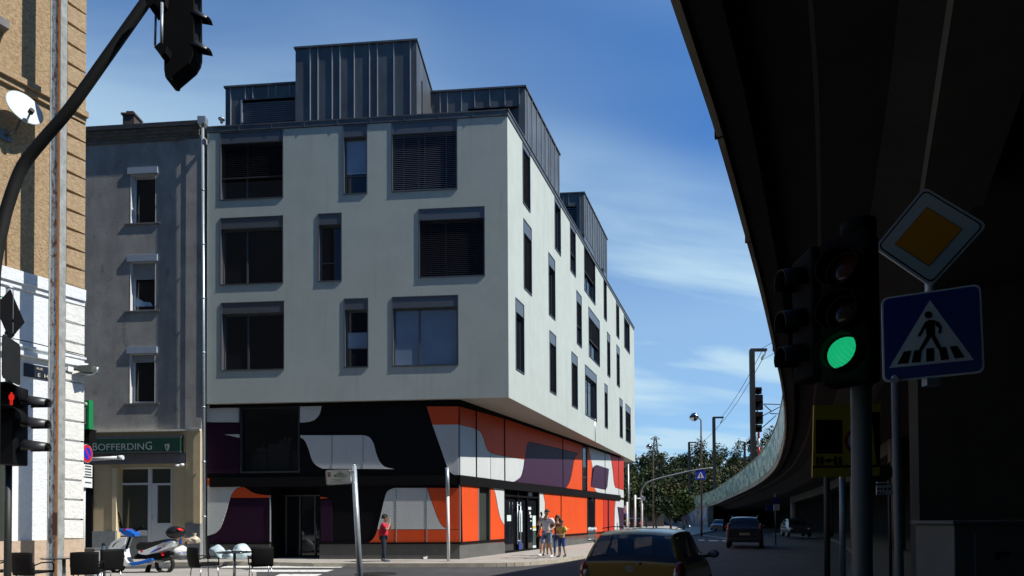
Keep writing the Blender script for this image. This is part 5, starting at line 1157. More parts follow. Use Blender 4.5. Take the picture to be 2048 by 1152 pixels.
def make_table():
    t = thing('cafe_table', 'x', 'table'); MB().tube([(0, 0, .715), (0, 0, .735)], .42, 36).build('tabletop', gtop, t); MB().tube([(0, 0, .705), (0, 0, .7145)], .40, 36).build('rim', steel_d, t)
    MB().tube([(0, 0, .03), (0, 0, .705)], .035, 14).build('pedestal', chrome, t); MB().tube([(0, 0, 0), (0, 0, .03)], .24, 28).build('foot', steel_d, t); return t
tb = make_table(); tb.location = (at(469, 1100, 14.9).x, 14.9, .14); tb['label'] = 'small round cafe table between two black chairs by the rubbish bags'; tb['group'] = 'round cafe tables'
tb2 = copy_tree(tb); tb2.location = (at(128, 1100, 13.0).x, 13.0, .14); tb2['label'] = 'small round glass cafe table standing at the foot of the rusty pole'
p = at(183, 1100, 15.6); bn = thing('planter_box', 'pale grey box beside the white building behind the cafe chairs', 'box', (p.x, 15.6, .14)); b = MB(); b.box((p.x, 15.6, .14 + .38), (.40, .35, .76)); b.build('body', MATS['grey_stone'], bn, bevel=.01); b = MB(); b.box((p.x, 15.6, .93), (.44, .39, .05)); b.build('lid', MATS['cabinet_grey'], bn, bevel=.01)
p = at(207, 1092, 15.2); b = MB(); bl = thing('bottle_bin', 'slim dark teal ashtray column between the cafe chairs and the scooter', 'ashtray', (p.x, 15.2, .14)); MB().tube([(p.x, 15.2, .14), (p.x, 15.2, 1.03)], .05, 14).build('column', mat('teal_dark', (.02, .05, .07), .4), bl); MB().tube([(p.x, 15.2, 1.03), (p.x, 15.2, 1.10)], [.045, .03], 14).build('cap', black, bl)

# ================================================================== SCOOTER
dsx = 17.6; sc_ = thing('scooter', 'white and blue motor scooter with a black top box parked before the bar', 'scooter', (at(285, 1140, dsx).x, dsx, .14))
sw = mat('scooter_white', (.74, .78, .80), .25, coat=.5); sb_ = mat('scooter_blue', (.015, .14, .60), .25, coat=.6); srub = mat('tyre_rubber', (.012, .012, .012), .8); seatm = mat('seat_vinyl', (.014, .013, .014), .5)
OS = ((180, 1020), 4.876)
def sc_prism(pts, w, name, m, par, y0=0, bevel=.02):
    b = MB(); b.prism([at(OS[0][0] + x / OS[1], OS[0][1] + y / OS[1], dsx + y0 - w / 2) for x, y in pts], (0, w, 0)); return b.build(name, m, par, bevel=bevel)
shield = sc_prism([(362, 262), (300, 268), (250, 285), (205, 320), (168, 378), (232, 392), (272, 425), (298, 490), (308, 535), (345, 554), (400, 546), (480, 540), (560, 528), (560, 512), (470, 520), (400, 518), (362, 505), (342, 470), (328, 420), (324, 370), (345, 312)], .30, 'front_shield', sw, sc_)
sc_prism([(215, 345), (240, 318), (300, 290), (330, 285), (260, 325), (225, 365), (205, 372)], .302, 'shield_stripe', matblack, shield)
sc_prism([(285, 415), (325, 405), (330, 440), (300, 448)], .304, 'blue_emblem', sb_, shield, bevel=0)
sc_prism([(375, 515), (470, 500), (600, 470), (613, 482), (602, 503), (480, 536), (400, 545)], .34, 'floorboard', sb_, sc_)
tailp = sc_prism([(463, 395), (520, 392), (640, 345), (740, 300), (805, 296), (826, 312), (800, 362), (700, 400), (548, 440), (500, 436), (465, 424)], .26, 'tail_panel', sw, sc_)
sc_prism([(580, 418), (640, 378), (705, 362), (690, 384), (625, 410)], .264, 'blue_stripe', sb_, tailp, bevel=0); sc_prism([(640, 396), (690, 372), (684, 382), (650, 398)], .268, 'red_stripe', s_red, tailp, bevel=0)
sc_prism([(715, 345), (745, 325), (722, 342), (730, 360), (716, 362)], .266, 'letter_mark', s_ye, tailp, bevel=0)
sc_prism([(495, 388), (515, 388), (515, 410), (497, 412)], .268, 'round_mark', s_red, tailp, bevel=0); sc_prism([(715, 312), (760, 290), (805, 290), (770, 305), (730, 318)], .268, 'blue_top', sb_, tailp, bevel=0)
sc_prism([(443, 368), (452, 334), (480, 315), (520, 311), (570, 318), (640, 302), (740, 284), (800, 288), (730, 310), (640, 342), (560, 372), (490, 392), (455, 392)], .28, 'seat', seatm, sc_, bevel=.03)
sc_prism([(268, 186), (300, 182), (345, 184), (400, 205), (432, 225), (426, 268), (378, 262), (325, 245), (290, 218)], .30, 'handlebar_cowl', sb_, sc_, bevel=.03)
sc_prism([(322, 184), (348, 184), (350, 200), (330, 204)], .304, 'cowl_badge', s_red, sc_, bevel=0)
sc_prism([(268, 20), (276, 20), (302, 120), (318, 182), (300, 184), (285, 150), (283, 118), (292, 112)], .03, 'screen', matblack, sc_, bevel=0)
sc_prism([(430, 205), (465, 190), (500, 152), (514, 168), (500, 188), (470, 194), (434, 212)], .10, 'mirror', matblack, sc_, -.2, bevel=0); sc_prism([(418, 255), (482, 262), (484, 268), (420, 264)], .04, 'brake_lever', steel_d, sc_, -.25, 0)
sc_prism([(350, 262), (385, 262), (362, 330), (340, 400), (325, 380), (332, 320)], .12, 'steering_column', matblack, sc_)
sc_prism([(425, 455), (460, 425), (560, 438), (660, 420), (740, 400), (790, 420), (770, 460), (700, 470), (640, 480), (560, 470), (440, 478)], .22, 'under_frame', matblack, sc_)
sc_prism([(640, 470), (700, 450), (780, 440), (800, 460), (760, 495), (690, 505), (645, 500)], .2, 'engine', steel_d, sc_)
sc_prism([(608, 488), (650, 488), (730, 502), (738, 518), (700, 524), (640, 508), (606, 502)], .08, 'exhaust', chrome, sc_, -.15)
sc_prism([(690, 420), (720, 412), (700, 425), (704, 446), (696, 448)], .2, 'red_spring', s_red, sc_, -.1, 0)
sc_prism([(222, 440), (240, 432), (258, 440), (266, 480), (255, 500), (240, 470), (228, 510), (218, 500)], .13, 'front_fender', sb_, sc_)
sc_prism([(556, 535), (572, 535), (545, 585), (552, 622), (528, 625), (536, 580)], .2, 'stand', matblack, sc_)
sc_prism([(805, 320), (822, 312), (812, 350), (800, 352)], .12, 'tail_light', s_red, sc_, 0, 0)
def wheel(u, v, r, y, w, par, name='wheel', spokes=5):
    c = at(u, v, y); b = MB(); pr = [(r * .72, -w * .4), (r * .93, -w * .5), (r, -w * .25), (r, w * .25), (r * .93, w * .5), (r * .72, w * .4)]; n = 32
    for k in range(n):
        a0, a1 = 2 * math.pi * k / n, 2 * math.pi * (k + 1) / n
        for j in range(len(pr)):
            (r0, w0), (r1, w1) = pr[j], pr[(j + 1) % len(pr)]
            b.face([c + Vector((math.cos(a) * rr_, ww, math.sin(a) * rr_)) for a, rr_, ww in ((a0, r0, w0), (a1, r0, w0), (a1, r1, w1), (a0, r1, w1))], smooth=True)
    t = b.build(name, srub, par); b = MB()
    b.tube([c + Vector((0, -w * .35, 0)), c + Vector((0, w * .35, 0))], r * .2, 14)
    for k in range(spokes): a = 2 * math.pi * k / spokes + .3; b.tube([c, c + Vector((math.cos(a) * r * .74, 0, math.sin(a) * r * .74))], r * .06, 6)
    b.build('rim', steel, t); return t
wheel(180 + 730 / 4.876, 1020 + 528 / 4.876, .285, dsx, .11, sc_); wheel(233, 1128, .27, dsx, .10, sc_)
c = at(180 + 835 / 4.876, 1020 + 218 / 4.876, dsx); b = MB(); b.ell(c, (.28, .22, .185), 20, 12); o_ = b.build('top_box', mat('box_plastic', (.014, .014, .016), .3), sc_)
b = MB(); b.ell(c + Vector((.18, -.04, .085)), (.085, .16, .035), 14, 8, Matrix.Rotation(rad(28), 3, 'Y')); b.build('reflector', mat('red_reflector', (.75, .02, .015), .3), o_)
b = MB(); b.ell(c - Vector((0, 0, .01)), (.283, .223, .012), 24, 4); b.build('box_seam', matblack, o_)

# ================================================================== RUBBISH BAGS
def blob(cu, cv, y, ru, rv, name, label, m, seed, group=None, sq=1.0, knot=None):
    R = random.Random(seed); c = at(cu, cv, y); k = y / F; bm = bmesh.new(); bmesh.ops.create_icosphere(bm, subdivisions=4, radius=1)
    ph = [(Vector((R.uniform(-1, 1), R.uniform(-1, 1), R.uniform(-1, 1))).normalized(), R.uniform(2, 6), R.uniform(0, 6), R.uniform(.015, .07)) for _ in range(14)]
    for v in bm.verts:
        d = 1 + sum(a * math.sin(f * v.co.dot(n) + p) for n, f, p, a in ph)
        co = v.co * d; s = math.copysign(abs(co.z) ** sq, co.z); v.co = Vector((co.x * ru * k, co.y * .8 * min(ru, rv * 1.3) * k, s * rv * k))
    for f in bm.faces: f.smooth = True
    z0 = c.z - .13; 
    for v in bm.verts:
        if v.co.z < -rv * k * .86: v.co.z = -rv * k * .86
    if knot: 
        kb = bmesh.ops.create_cone(bm, segments=9, radius1=.03, radius2=.07, depth=.12, cap_ends=True)
        for v in kb['verts']: v.co += Vector((knot, 0, rv * k + .03))
    me = bpy.data.meshes.new(name); bm.to_mesh(me); bm.free(); me.materials.append(m); o = bpy.data.objects.new(name, me); COL.objects.link(o); o.location = c
    tag(o, label, 'rubbish bag', group); return o
bagb = mat('pale_blue_film', (.46, .60, .66), .3, col2=(.62, .72, .74), vs=6, bump=.8, bs=9, spec=.7); overlay(bagb, (.55, .45, .10), 4, .64, .70, amount=.8); overlay(bagb, (.5, .12, .1), 3.4, .68, .72, amount=.7)
bagw = mat('printed_sack', (.66, .66, .62), .5, bump=.5, bs=10); overlay(bagw, (.03, .14, .45), 3.2, .55, .60, (.5, 1, 2), .9); overlay(bagw, (.60, .38, .05), 3.0, .60, .64, (.6, 1, 1.6), .9)
bagc = mat('cream_sack', (.60, .52, .40), .7, bump=.5, bs=9, var=.15); card = mat('cardboard', (.34, .22, .13), .85, var=.15)
G = 'rubbish bags left on the pavement'
blob(363, 1106.5, 20.6, 19, 15, 'rubbish_bag', 'white rubbish sack printed blue and yellow behind the scooter tail', bagw, 2, G, .8)
blob(388, 1080, 20.7, 11.5, 8.5, 'rubbish_bag', 'cream rubbish sack resting on top of the printed sack', bagc, 3, G, 1, .02)
blob(436, 1105, 22.0, 15, 14, 'rubbish_bag', 'pale blue rubbish bag leaning by the downpipe, behind the left end of the table', bagb, 4, G)
blob(458, 1110, 21.6, 12, 9, 'rubbish_bag', 'smallest pale blue rubbish bag, lying between the two larger blue ones', bagb, 5, G)
blob(482, 1105, 22.0, 16.5, 16, 'rubbish_bag', 'largest pale blue rubbish bag, domed, nearest the entrance', bagb, 6, G)
c = at(362, 1082, 20.8); b = MB(); b.box(c, (.42, .32, .2), .2); b.box(c + Vector((.05, -.02, .12)), (.06, .34, .03), .5); o_ = b.build('cardboard_box', card, off=c); tag(o_, 'brown cardboard box lying on the printed rubbish sack', 'box')
b = MB(); b.box(c + Vector((.10, -.165, .0)), (.05, .01, .21), .2); b.build('blue_tape', sb_, o_)
# ================================================================== CARS
def car_loft(name, label, st, ring_fn, mats, zones, loc, rz, cat='car', extras=None, seg=4, group=None):
    """st: stations (y, zb, w, zbelt, wbelt, zroof, wroof) rear to front; ring from sill to roof centre"""
    root = thing(name, label, cat, (0, 0, 0), group)
    S_ = cr(st, seg)
    half = []
    for (y, zb, w, zt, wb, zr, wr) in S_:
        ctl = [(w * .90, zb), (w * .985, zb + .10), (w, zb + (zt - zb) * .45), (w * .995, zb + (zt - zb) * .72), (wb, zt), (wb * .35 + wr * .65, zt + (zr - zt) * .62), (wr, zt + (zr - zt) * .93), (wr * .80, zr - (.010 if zr - zt > .2 else .0)), (wr * .4, zr + .012), (0, zr + .018)]
        half.append([(x, y, z) for x, z in cr(ctl, 3)])
    m = len(half[0]); meshes = {}
    for i in range(len(half) - 1):
        fi = (i + .5) / seg
        for j in range(m - 1):
            fj = (j + .5) / 3
            z = zones(fi, fj)
            for sgn in (1, -1):
                q = [half[i][j], half[i + 1][j], half[i + 1][j + 1], half[i][j + 1]]
                meshes.setdefault(z, MB()).face([(sgn * x, y, zz_) for x, y, zz_ in (q if sgn == 1 else q[::-1])], smooth=True)
    for e in (0, -1):
        pts_ = half[e]; meshes['body'].face([(x, y, z) for x, y, z in pts_] + [(-x, y, z) for x, y, z in pts_[-2::-1]])
    parts = {}
    for k, mb in meshes.items():
        nm, mt = mats[k]; o = mb.build(nm, mt, root)
        parts[k] = o
    if extras: extras(root, parts, S_)
    root.location = loc; root.rotation_euler = (0, 0, rad(rz)); return root
def carwheels(root, ys, w, r=.3, tw=.19):
    for y in ys:
        for sx in (-1, 1):
            b = MB(); cx_ = sx * (w - tw / 2 + .01); b.tube([(cx_ - tw / 2, y, r), (cx_ + tw / 2, y, r)], r, 26); t = b.build('wheel', srub, root, bevel=.02)
            b = MB(); xo = cx_ + sx * (tw / 2 + .004); b.tube([(xo - .01, y, r), (xo + .01, y, r)], r * .62, 20); b.build('rim', MATS['galvanised_steel'], t)
gold = mat('gold_paint', (.44, .245, .04), .35, .3, coat=.6, spec=.6); cglass = mat('car_glass', (.012, .013, .014), .05, spec=.7); trim = mat('car_trim', (.012, .012, .013), .5)
taill = mat('tail_light_red', (.25, .008, .008), .12, coat=1); lite = mat('reverse_light', (.5, .48, .45), .15, coat=1)
cgn = cglass.node_tree.nodes['Principled BSDF']; cgn.inputs['Alpha'].default_value = .8
# stations for a small hatchback, rear (y<0) to front
ST = [tuple(x * (1 if k in (0, 2, 4, 6) else .965) for k, x in enumerate(q)) for q in [(-1.80, .42, .74, .80, .73, .92, .66), (-1.79, .30, .80, .90, .775, .985, .70), (-1.74, .27, .825, .93, .79, 1.06, .70), (-1.62, .26, .835, .95, .795, 1.24, .655), (-1.48, .25, .835, .96, .795, 1.405, .60), (-1.34, .25, .835, .96, .795, 1.475, .585), (-1.05, .25, .835, .955, .795, 1.505, .59), (-.5, .25, .835, .94, .79, 1.52, .60), (.1, .25, .835, .92, .785, 1.50, .60), (.42, .25, .835, .91, .78, 1.44, .585), (.80, .25, .83, .91, .77, 1.20, .62), (1.10, .25, .83, .90, .76, .985, .66), (1.35, .26, .82, .86, .75, .90, .64), (1.65, .28, .79, .76, .71, .80, .58), (1.80, .34, .70, .66, .60, .70, .5)]]
def zones_h(fi, fj):
    # fi station index, fj: control index 0..9 (4 = belt, 6 = roof side)
    if 2.15 < fi < 4.35 and 5.95 < fj and not (fj < 6.3): return 'glass'
    if 1.6 < fi < 4.6 and fj > 5.9: return 'trim' if fi < 2.3 else 'body'
    if 5.0 < fi < 9.3 and 4.4 < fj < 5.95 and not (7.0 < fi < 7.25): return 'glass'
    if 9.6 < fi < 11.2 and 6.3 < fj: return 'glass'
    if 4.7 < fi < 9.6 and 4.1 < fj < 6.0: return 'trim'
    return 'body'
carM = {'body': ('body', gold), 'glass': ('window_glass', cglass), 'trim': ('window_seal', trim)}
def yaris_extras(root, parts, S_):
    carwheels(root, (-1.18, 1.2), .835, .29)
    for sx in (-1, 1):
        b = MB(); b.ell((sx * .725, -1.735, .84), (.10, .085, .155), 14, 10); t = b.build('tail_light', taill, root)
        b = MB(); b.ell((sx * .70, -1.80, .80), (.045, .03, .06), 10, 8); b.build('reverse_lamp', lite, t)
        b = MB(); b.ell((sx * .96, .58, 1.0), (.10, .07, .075), 14, 10); o = b.build('wing_mirror', trim, root)
        MB().tube([(sx * .78, .62, .95), (sx * .92, .6, .97)], .03, 8).build('mirror_arm', trim, o)
        b = MB(); b.ell((sx * .96, .52, 1.0), (.075, .012, .055), 12, 6); b.build('mirror_glass', alu_lt, o)
        # bright side gutter line
        b = MB(); b.tube([(sx * (.60), -1.2, 1.488), (sx * .605, -.5, 1.507), (sx * .605, .2, 1.48)], .008, 6); b.build('roof_gutter', trim, root)
    # emblem: three interlocking thin ovals
    b = MB()
    def oval(cx_, cz_, a, c_, r=.006, n=26):
        pts_ = [Vector((cx_ + a * math.cos(2 * math.pi * k / n), -1.80 + .0, cz_ + c_ * math.sin(2 * math.pi * k / n))) for k in range(n + 1)]; b.tube(pts_, r, 6)
    oval(0, .875, .062, .042); oval(0, .875, .024, .040, .005); oval(0, .889, .044, .016, .005)
    b.build('emblem', chrome, root)
    b = MB(); b.tube([(.16, -1.765, .965), (.10, -1.70, 1.09), (.02, -1.72, 1.03)], .010, 6); b.ell((.16, -1.775, .955), (.035, .03, .025), 10, 6); b.build('rear_wiper', trim, root)
    
    b = MB(); b.box((-.28, -.9, 1.18), (.26, .12, .26)); b.box((.3, -.9, 1.18), (.26, .12, .26)); b.box((0, -.85, .9), (1.3, .5, .3)); 
    b.build('headrest', trim, root)
    b = MB(); b.tube([(-.03, .25, 1.50), (-.03, .20, 1.62)], .006, 5) if False else b.box((0, .42, 1.30), (.22, .04, .07)); b.build('inner_mirror', trim, root)
    b = MB(); b.box((0, -1.815, .55), (.52, .02, .12)); b.build('number_plate', mat('plate_yellow', (.6, .5, .1), .5), root)
    b = MB(); b.box((0, -1.83, .40), (1.4, .08, .18)); b.build('rear_bumper', gold, root, bevel=.03)
    b = MB(); R = random.Random(7)
    for k in range(11): b.ell((R.uniform(-.50, -.02), R.uniform(-1.15, .2), 1.512), (R.uniform(.03, .06), R.uniform(.02, .04), .004), 8, 4)
    b.build('dark_roof_spot', mat('dark_spot', (.05, .035, .02), .9), root)  # flat dark spots scattered over the roof
car_loft('hatchback_car', 'small gold hatchback seen from behind in the bottom centre of the road', ST, None, carM, zones_h, (2.56, 10.85, 0), -25, extras=yaris_extras)
# people carrier and parked cars
STV = [(-2.25, .45, .82, .95, .80, 1.05, .74), (-2.22, .32, .90, 1.02, .87, 1.15, .76), (-2.12, .3, .92, 1.05, .88, 1.38, .74), (-1.98, .3, .92, 1.06, .88, 1.60, .70), (-1.75, .3, .92, 1.06, .88, 1.67, .68), (-1.0, .3, .92, 1.05, .88, 1.70, .69), (0, .3, .92, 1.02, .87, 1.70, .70), (.6, .3, .92, 1.0, .86, 1.62, .68), (1.1, .3, .92, 1.0, .85, 1.30, .72), (1.5, .3, .91, .98, .83, 1.06, .72), (1.9, .3, .89, .92, .80, .95, .68), (2.25, .36, .8, .75, .7, .82, .55)]
def zones_v(fi, fj):
    if 1.3 < fi < 3.3 and fj > 6.0: return 'glass'
    if 3.6 < fi < 7.2 and 4.3 < fj < 5.95 and not (5.2 < fi < 5.35): return 'glass'
    if 7.3 < fi < 8.9 and fj > 6.3: return 'glass'
    return 'body'
def van_ex(root, parts, S_):
    carwheels(root, (-1.45, 1.4), .92, .32)
    for sx in (-1, 1):
        b = MB(); b.ell((sx * .80, -2.16, 1.12), (.09, .10, .24), 12, 8); b.build('tail_light', taill, root)
        b = MB(); b.ell((sx * 1.02, .85, 1.12), (.12, .08, .09), 12, 8); b.build('wing_mirror', trim, root)
        b = MB(); b.tube([(sx * .66, -1.6, 1.70), (sx * .66, .2, 1.75)], .02, 6); b.build('roof_rail', chrome, root)
    b = MB(); b.box((0, -2.265, .78), (.52, .02, .12)); b.build('number_plate', mat('plate_pale', (.30, .28, .20), .5) if 'plate_pale' not in MATS else MATS['plate_pale'], root)
    b = MB(); b.box((0, -2.27, .45), (1.7, .10, .22)); b.build('rear_bumper', trim, root, bevel=.04)
def paint(n, c, me=.3): return mat(n, c, .3, me, coat=.7)
vm = {'body': ('body', paint('grey_violet_paint', (.016, .016, .022), .1)), 'glass': ('window_glass', cglass), 'trim': ('window_seal', trim)}
p = atz(1512, 1097, 0); car_loft('people_carrier', 'dark grey people carrier driving away under the overpass', STV, None, vm, zones_v, (p.x + .2, p.y + 2.0, 0), -22, extras=van_ex)
def small_ex(root, parts, S_):
    carwheels(root, (-1.18, 1.2), .835, .29)
    for sx in (-1, 1):
        b = MB(); b.ell((sx * .60, 1.70, .66), (.14, .12, .08), 12, 8); b.build('headlight', lite, root)
        b = MB(); b.ell((sx * .70, -1.74, .82), (.09, .08, .14), 12, 8); b.build('tail_light', taill, root)
        b = MB(); b.ell((sx * .94, .58, 1.0), (.09, .07, .07), 12, 8); b.build('wing_mirror', trim, root)
def sc(ST, k): return [tuple(x for x in s) for s in ST]
for nm, lab, col, u, v, rz, dy in (('parked_car', 'black parked car, leftmost of those parked under the overpass', (.012, .012, .014), 1458, 1066, 150, 0), ('parked_car', 'white parked car under the overpass, half hidden by the people carrier', (.6, .62, .64), 1476, 1068, 150, 0),
                            ('parked_car', 'silver grey car parked under the overpass right of the people carrier', (.04, .045, .05), 1562, 1078, 165, 0)):
    p = atz(u, v, .0); px0, py0 = {1458: (26.3, 76), 1476: (26.9, 71), 1562: (p.x + 1.6, p.y + 1)}[u]; car_loft(nm, lab, ST, None, {'body': ('body', paint('paint_%d' % u, col)), 'glass': ('window_glass', cglass), 'trim': ('window_seal', trim)}, zones_h, (px0, py0, .0 if u < 1500 else .13), rz, extras=small_ex, group='cars parked under the overpass')
vm2 = {'body': ('body', paint('far_dark_paint', (.02, .02, .025))), 'glass': ('window_glass', cglass), 'trim': ('window_seal', trim)}
p = atz(1270, 1061, 0); 
def far_ex(root, parts, S_):
    carwheels(root, (-1.45, 1.4), .92, .32)
    for sx in (-1, 1): b = MB(); b.ell((sx * .74, -2.22, 1.0), (.16, .10, .14), 12, 8); b.build('tail_light', mat('lit_tail', (.6, .02, .02), .3, emit=(1, .03, .02, .5)) if 'lit_tail' not in MATS else MATS['lit_tail'], root)
car_loft('distant_car', 'distant dark car with red tail lights seen between the thin white posts', STV, None, vm2, zones_v, (p.x, p.y, 0), -12, extras=far_ex)

# ================================================================== PEOPLE
def skin_mesh(name, chain, rads, m, par=None, root=0, sub=2, smooth=True):
    "chain: (verts, edges)"
    V, E = chain; bm = bmesh.new(); L = bm.verts.layers.skin.verify(); vs = [bm.verts.new(v) for v in V]
    for a, c in E: bm.edges.new((vs[a], vs[c]))
    for i, v in enumerate(vs): r = rads[i]; v[L].radius = r if isinstance(r, tuple) else (r, r); v[L].use_root = (i == root)
    me = bpy.data.meshes.new(name); bm.to_mesh(me); bm.free(); o = bpy.data.objects.new(name, me); COL.objects.link(o)
    sk = o.modifiers.new('skin', 'SKIN'); sk.use_smooth_shade = True; sk.branch_smoothing = .6; sb = o.modifiers.new('sub', 'SUBSURF'); sb.levels = sub; sb.render_levels = sub
    dg = bpy.context.evaluated_depsgraph_get(); me2 = bpy.data.meshes.new_from_object(o.evaluated_get(dg)); bpy.data.objects.remove(o); bpy.data.meshes.remove(me)
    me2.name = name; me2.materials.clear(); me2.materials.append(m)
    for p in me2.polygons: p.use_smooth = True
    o = bpy.data.objects.new(name, me2); COL.objects.link(o)
    if par is not None: o.parent = par
    return o
def join_mesh(o, mb):
    "append MB geometry (same material slot 0) into mesh object o"
    bm = bmesh.new(); bm.from_mesh(o.data); vs = [bm.verts.new(v) for v in mb.v]
    for i, f in enumerate(mb.f):
        try: q = bm.faces.new([vs[k] for k in f]); q.smooth = True; q.material_index = mb.m[i]
        except ValueError: pass
    bm.to_mesh(o.data); bm.free()
skin_a = mat('skin_tan', (.42, .235, .15), .55, var=.05); skin_b = mat('skin_light', (.50, .30, .20), .55, var=.05)
def person(label, loc, rz, H, J, hair, top, bottom, shoes, sleeves=.45, legs='long', hairstyle='short', skin=None, extra=None, belly=1.0, sho=1.0):
    """J: joints for a 1.0-high body, facing -Y. keys: hip, chest, neck, head, elbL.. ; left = +x"""
    skin = skin or skin_a; root = thing('person', label, 'person', (0, 0, 0)); s = H
    j = {k: Vector(v) * s for k, v in J.items()}
    V = []; Rr = []; E = []; idx = {}
    def add(k, p, r, par=None): idx[k] = len(V); V.append(tuple(p)); Rr.append(tuple(x * s for x in r) if isinstance(r, tuple) else r * s); (E.append((idx[par], idx[k])) if par else None)
    hip, ch, nk, hd = j['hip'], j['chest'], j['neck'], j['head']
    add('hip', hip, (.075, .055)); add('waist', hip.lerp(ch, .5), (.066 * belly, .052 * belly), 'hip'); add('chest', ch, (.075, .06), 'waist'); add('neck', nk, .028, 'chest'); add('chin', hd - Vector((0, 0, .045 * s)), (.030, .034), 'neck'); add('head', hd + Vector((0, .004 * s, .005 * s)), (.042, .050), 'chin'); add('crown', hd + Vector((0, .006 * s, .04 * s)), (.033, .040), 'head')
    for S_ in 'LR':
        sh, el, wr = j['sh' + S_], j['el' + S_], j['wr' + S_]
        add('sh' + S_, sh, .034, 'chest'); add('ua' + S_, sh.lerp(el, .5), .027, 'sh' + S_); add('el' + S_, el, .021, 'ua' + S_); add('fa' + S_, el.lerp(wr, .4), .021, 'el' + S_); add('wr' + S_, wr, .014, 'fa' + S_)
        h = j['hip' + S_]; kn, an = j['kn' + S_], j['an' + S_]
        add('th' + S_, h, .048, 'hip'); add('mt' + S_, h.lerp(kn, .5), .043, 'th' + S_); add('kn' + S_, kn, .030, 'mt' + S_); add('cf' + S_, kn.lerp(an, .35), .030, 'kn' + S_); add('an' + S_, an, .018, 'cf' + S_)
        toe = j.get('toe' + S_, j['an' + S_] + Vector((0, -.11, -.03)) * s); add('to' + S_, toe, .016, 'an' + S_)
    body = skin_mesh('body', (V, E), Rr, skin, root)
    # face and hands join the body mesh
    mb = MB(); f = (j.get('look', Vector((0, -1, 0)))).normalized(); up = Vector((0, 0, 1)); sd_ = f.cross(up).normalized()
    mb.ell(hd + f * .052 * s - up * .012 * s, (.010 * s, .010 * s, .016 * s), 8, 6); mb.ell(hd + sd_ * .046 * s - up * .006 * s, (.008 * s, .012 * s, .018 * s), 8, 6); mb.ell(hd - sd_ * .046 * s - up * .006 * s, (.008 * s, .012 * s, .018 * s), 8, 6)
    for S_ in 'LR':
        wr = j['wr' + S_]; el = j['el' + S_]; d = (wr - el).normalized(); hdir = j.get('hd' + S_, None); d = hdir.normalized() if hdir is not None else d
        side = d.cross(f); side = side.normalized() if side.length > .05 else sd_; nrm_ = side.cross(d).normalized()
        R3 = Matrix((side, nrm_, d)).transposed(); pc = wr + d * .028 * s; mb.ell(pc, (.022 * s, .011 * s, .032 * s), 10, 8, R3)
        for k, (o_, ln) in enumerate(((-.017, .036), (-.006, .042), (.006, .040), (.016, .030))):
            a = pc + side * o_ * s + d * .024 * s; m1 = a + d * ln * .5 * s + nrm_ * .006 * s; m2 = a + d * ln * .85 * s + nrm_ * .018 * s; mb.tube([a, m1, m2], [.0058 * s, .0052 * s, .0042 * s], 6)
        a = pc - side * .018 * s; mb.tube([a, a - side * .014 * s + d * .012 * s, a - side * .016 * s + d * .032 * s + nrm_ * .006 * s], [.007 * s, .006 * s, .005 * s], 6)
    join_mesh(body, mb)
    mb = MB()
    for q in (-1, 1): mb.ell(hd + f * .048 * s + sd_ * q * .018 * s + up * .006 * s, (.007 * s, .004 * s, .004 * s), 8, 5)
    mb.box(hd + f * .050 * s - up * .034 * s, (.024 * s, .006 * s, .004 * s), math.atan2(sd_.y, sd_.x)); mb.build('face_features', mat('face_dark', (.05, .025, .02), .6) if 'face_dark' not in MATS else MATS['face_dark'], root)
    # top
    V = []; Rr = []; E = []; idx.clear()
    lo = hip.lerp(ch, -.10); add('hip', lo, (.096 * belly, .080 * belly)); add('w', hip.lerp(ch, .42), (.094 * belly, .078 * belly), 'hip'); add('chest', ch, (.106 * (belly ** .6), .088 * (belly ** .6)), 'w'); add('nk', ch.lerp(nk, .75), .040, 'chest')
    for S_ in 'LR':
        sh, el, wr = j['sh' + S_], j['el' + S_], j['wr' + S_]; add('s' + S_, sh, .047, 'chest')
        e1 = sh.lerp(el, min(1, sleeves * 1.5)); add('a' + S_, e1, .042, 's' + S_)
        if sleeves > .7: add('b' + S_, el.lerp(wr, .85), .026, 'a' + S_)
    skin_mesh('shirt', (V, E), Rr, top, root)
    V = []; Rr = []; E = []; idx.clear()
    add('hip', hip + Vector((0, 0, .02 * s)), (.082, .064))
    for S_ in 'LR':
        h = j['hip' + S_]; kn, an = j['kn' + S_], j['an' + S_]; add('h' + S_, h, .058, 'hip'); add('m' + S_, h.lerp(kn, .5), .052, 'h' + S_)
        if legs == 'long': add('k' + S_, kn, .040, 'm' + S_); add('c' + S_, kn.lerp(an, .5), .034, 'k' + S_); add('x' + S_, kn.lerp(an, .93), .030, 'c' + S_)
        else: add('k' + S_, h.lerp(kn, .98), .047, 'm' + S_)
    skin_mesh('trousers' if legs == 'long' else 'shorts', (V, E), Rr, bottom, root)
    for S_ in 'LR':
        an = j['an' + S_]; toe = j.get('toe' + S_, an + Vector((0, -.11, -.03)) * s); d = (toe - an); d2 = Vector((d.x, d.y, 0)).normalized(); R3 = Matrix((d2.cross(up), d2, up)).transposed()
        tilt = math.atan2(d.z + .03 * s, Vector((d.x, d.y)).length); R3 = Matrix.Rotation(tilt * .8, 3, d2.cross(up)) @ R3
        b = MB(); c = an.lerp(toe, .42) - Vector((0, 0, .008 * s)); b.ell(c, (.028 * s, .078 * s, .026 * s), 14, 8, R3, lo=-40, hi=90); b.ell(an - Vector((0, 0, .0 * s)), (.027 * s, .032 * s, .032 * s), 12, 8, R3); b.build('shoe', shoes, root)
    hr = MB(); hc = hd + Vector((0, .010 * s, .020 * s)) - f * .012 * s
    hr.ell(hc, (.054 * s, .060 * s, .052 * s), 18, 12, Matrix((sd_, -f, up)).transposed(), lo={'short': -5, 'curly': -40}.get(hairstyle, -22))
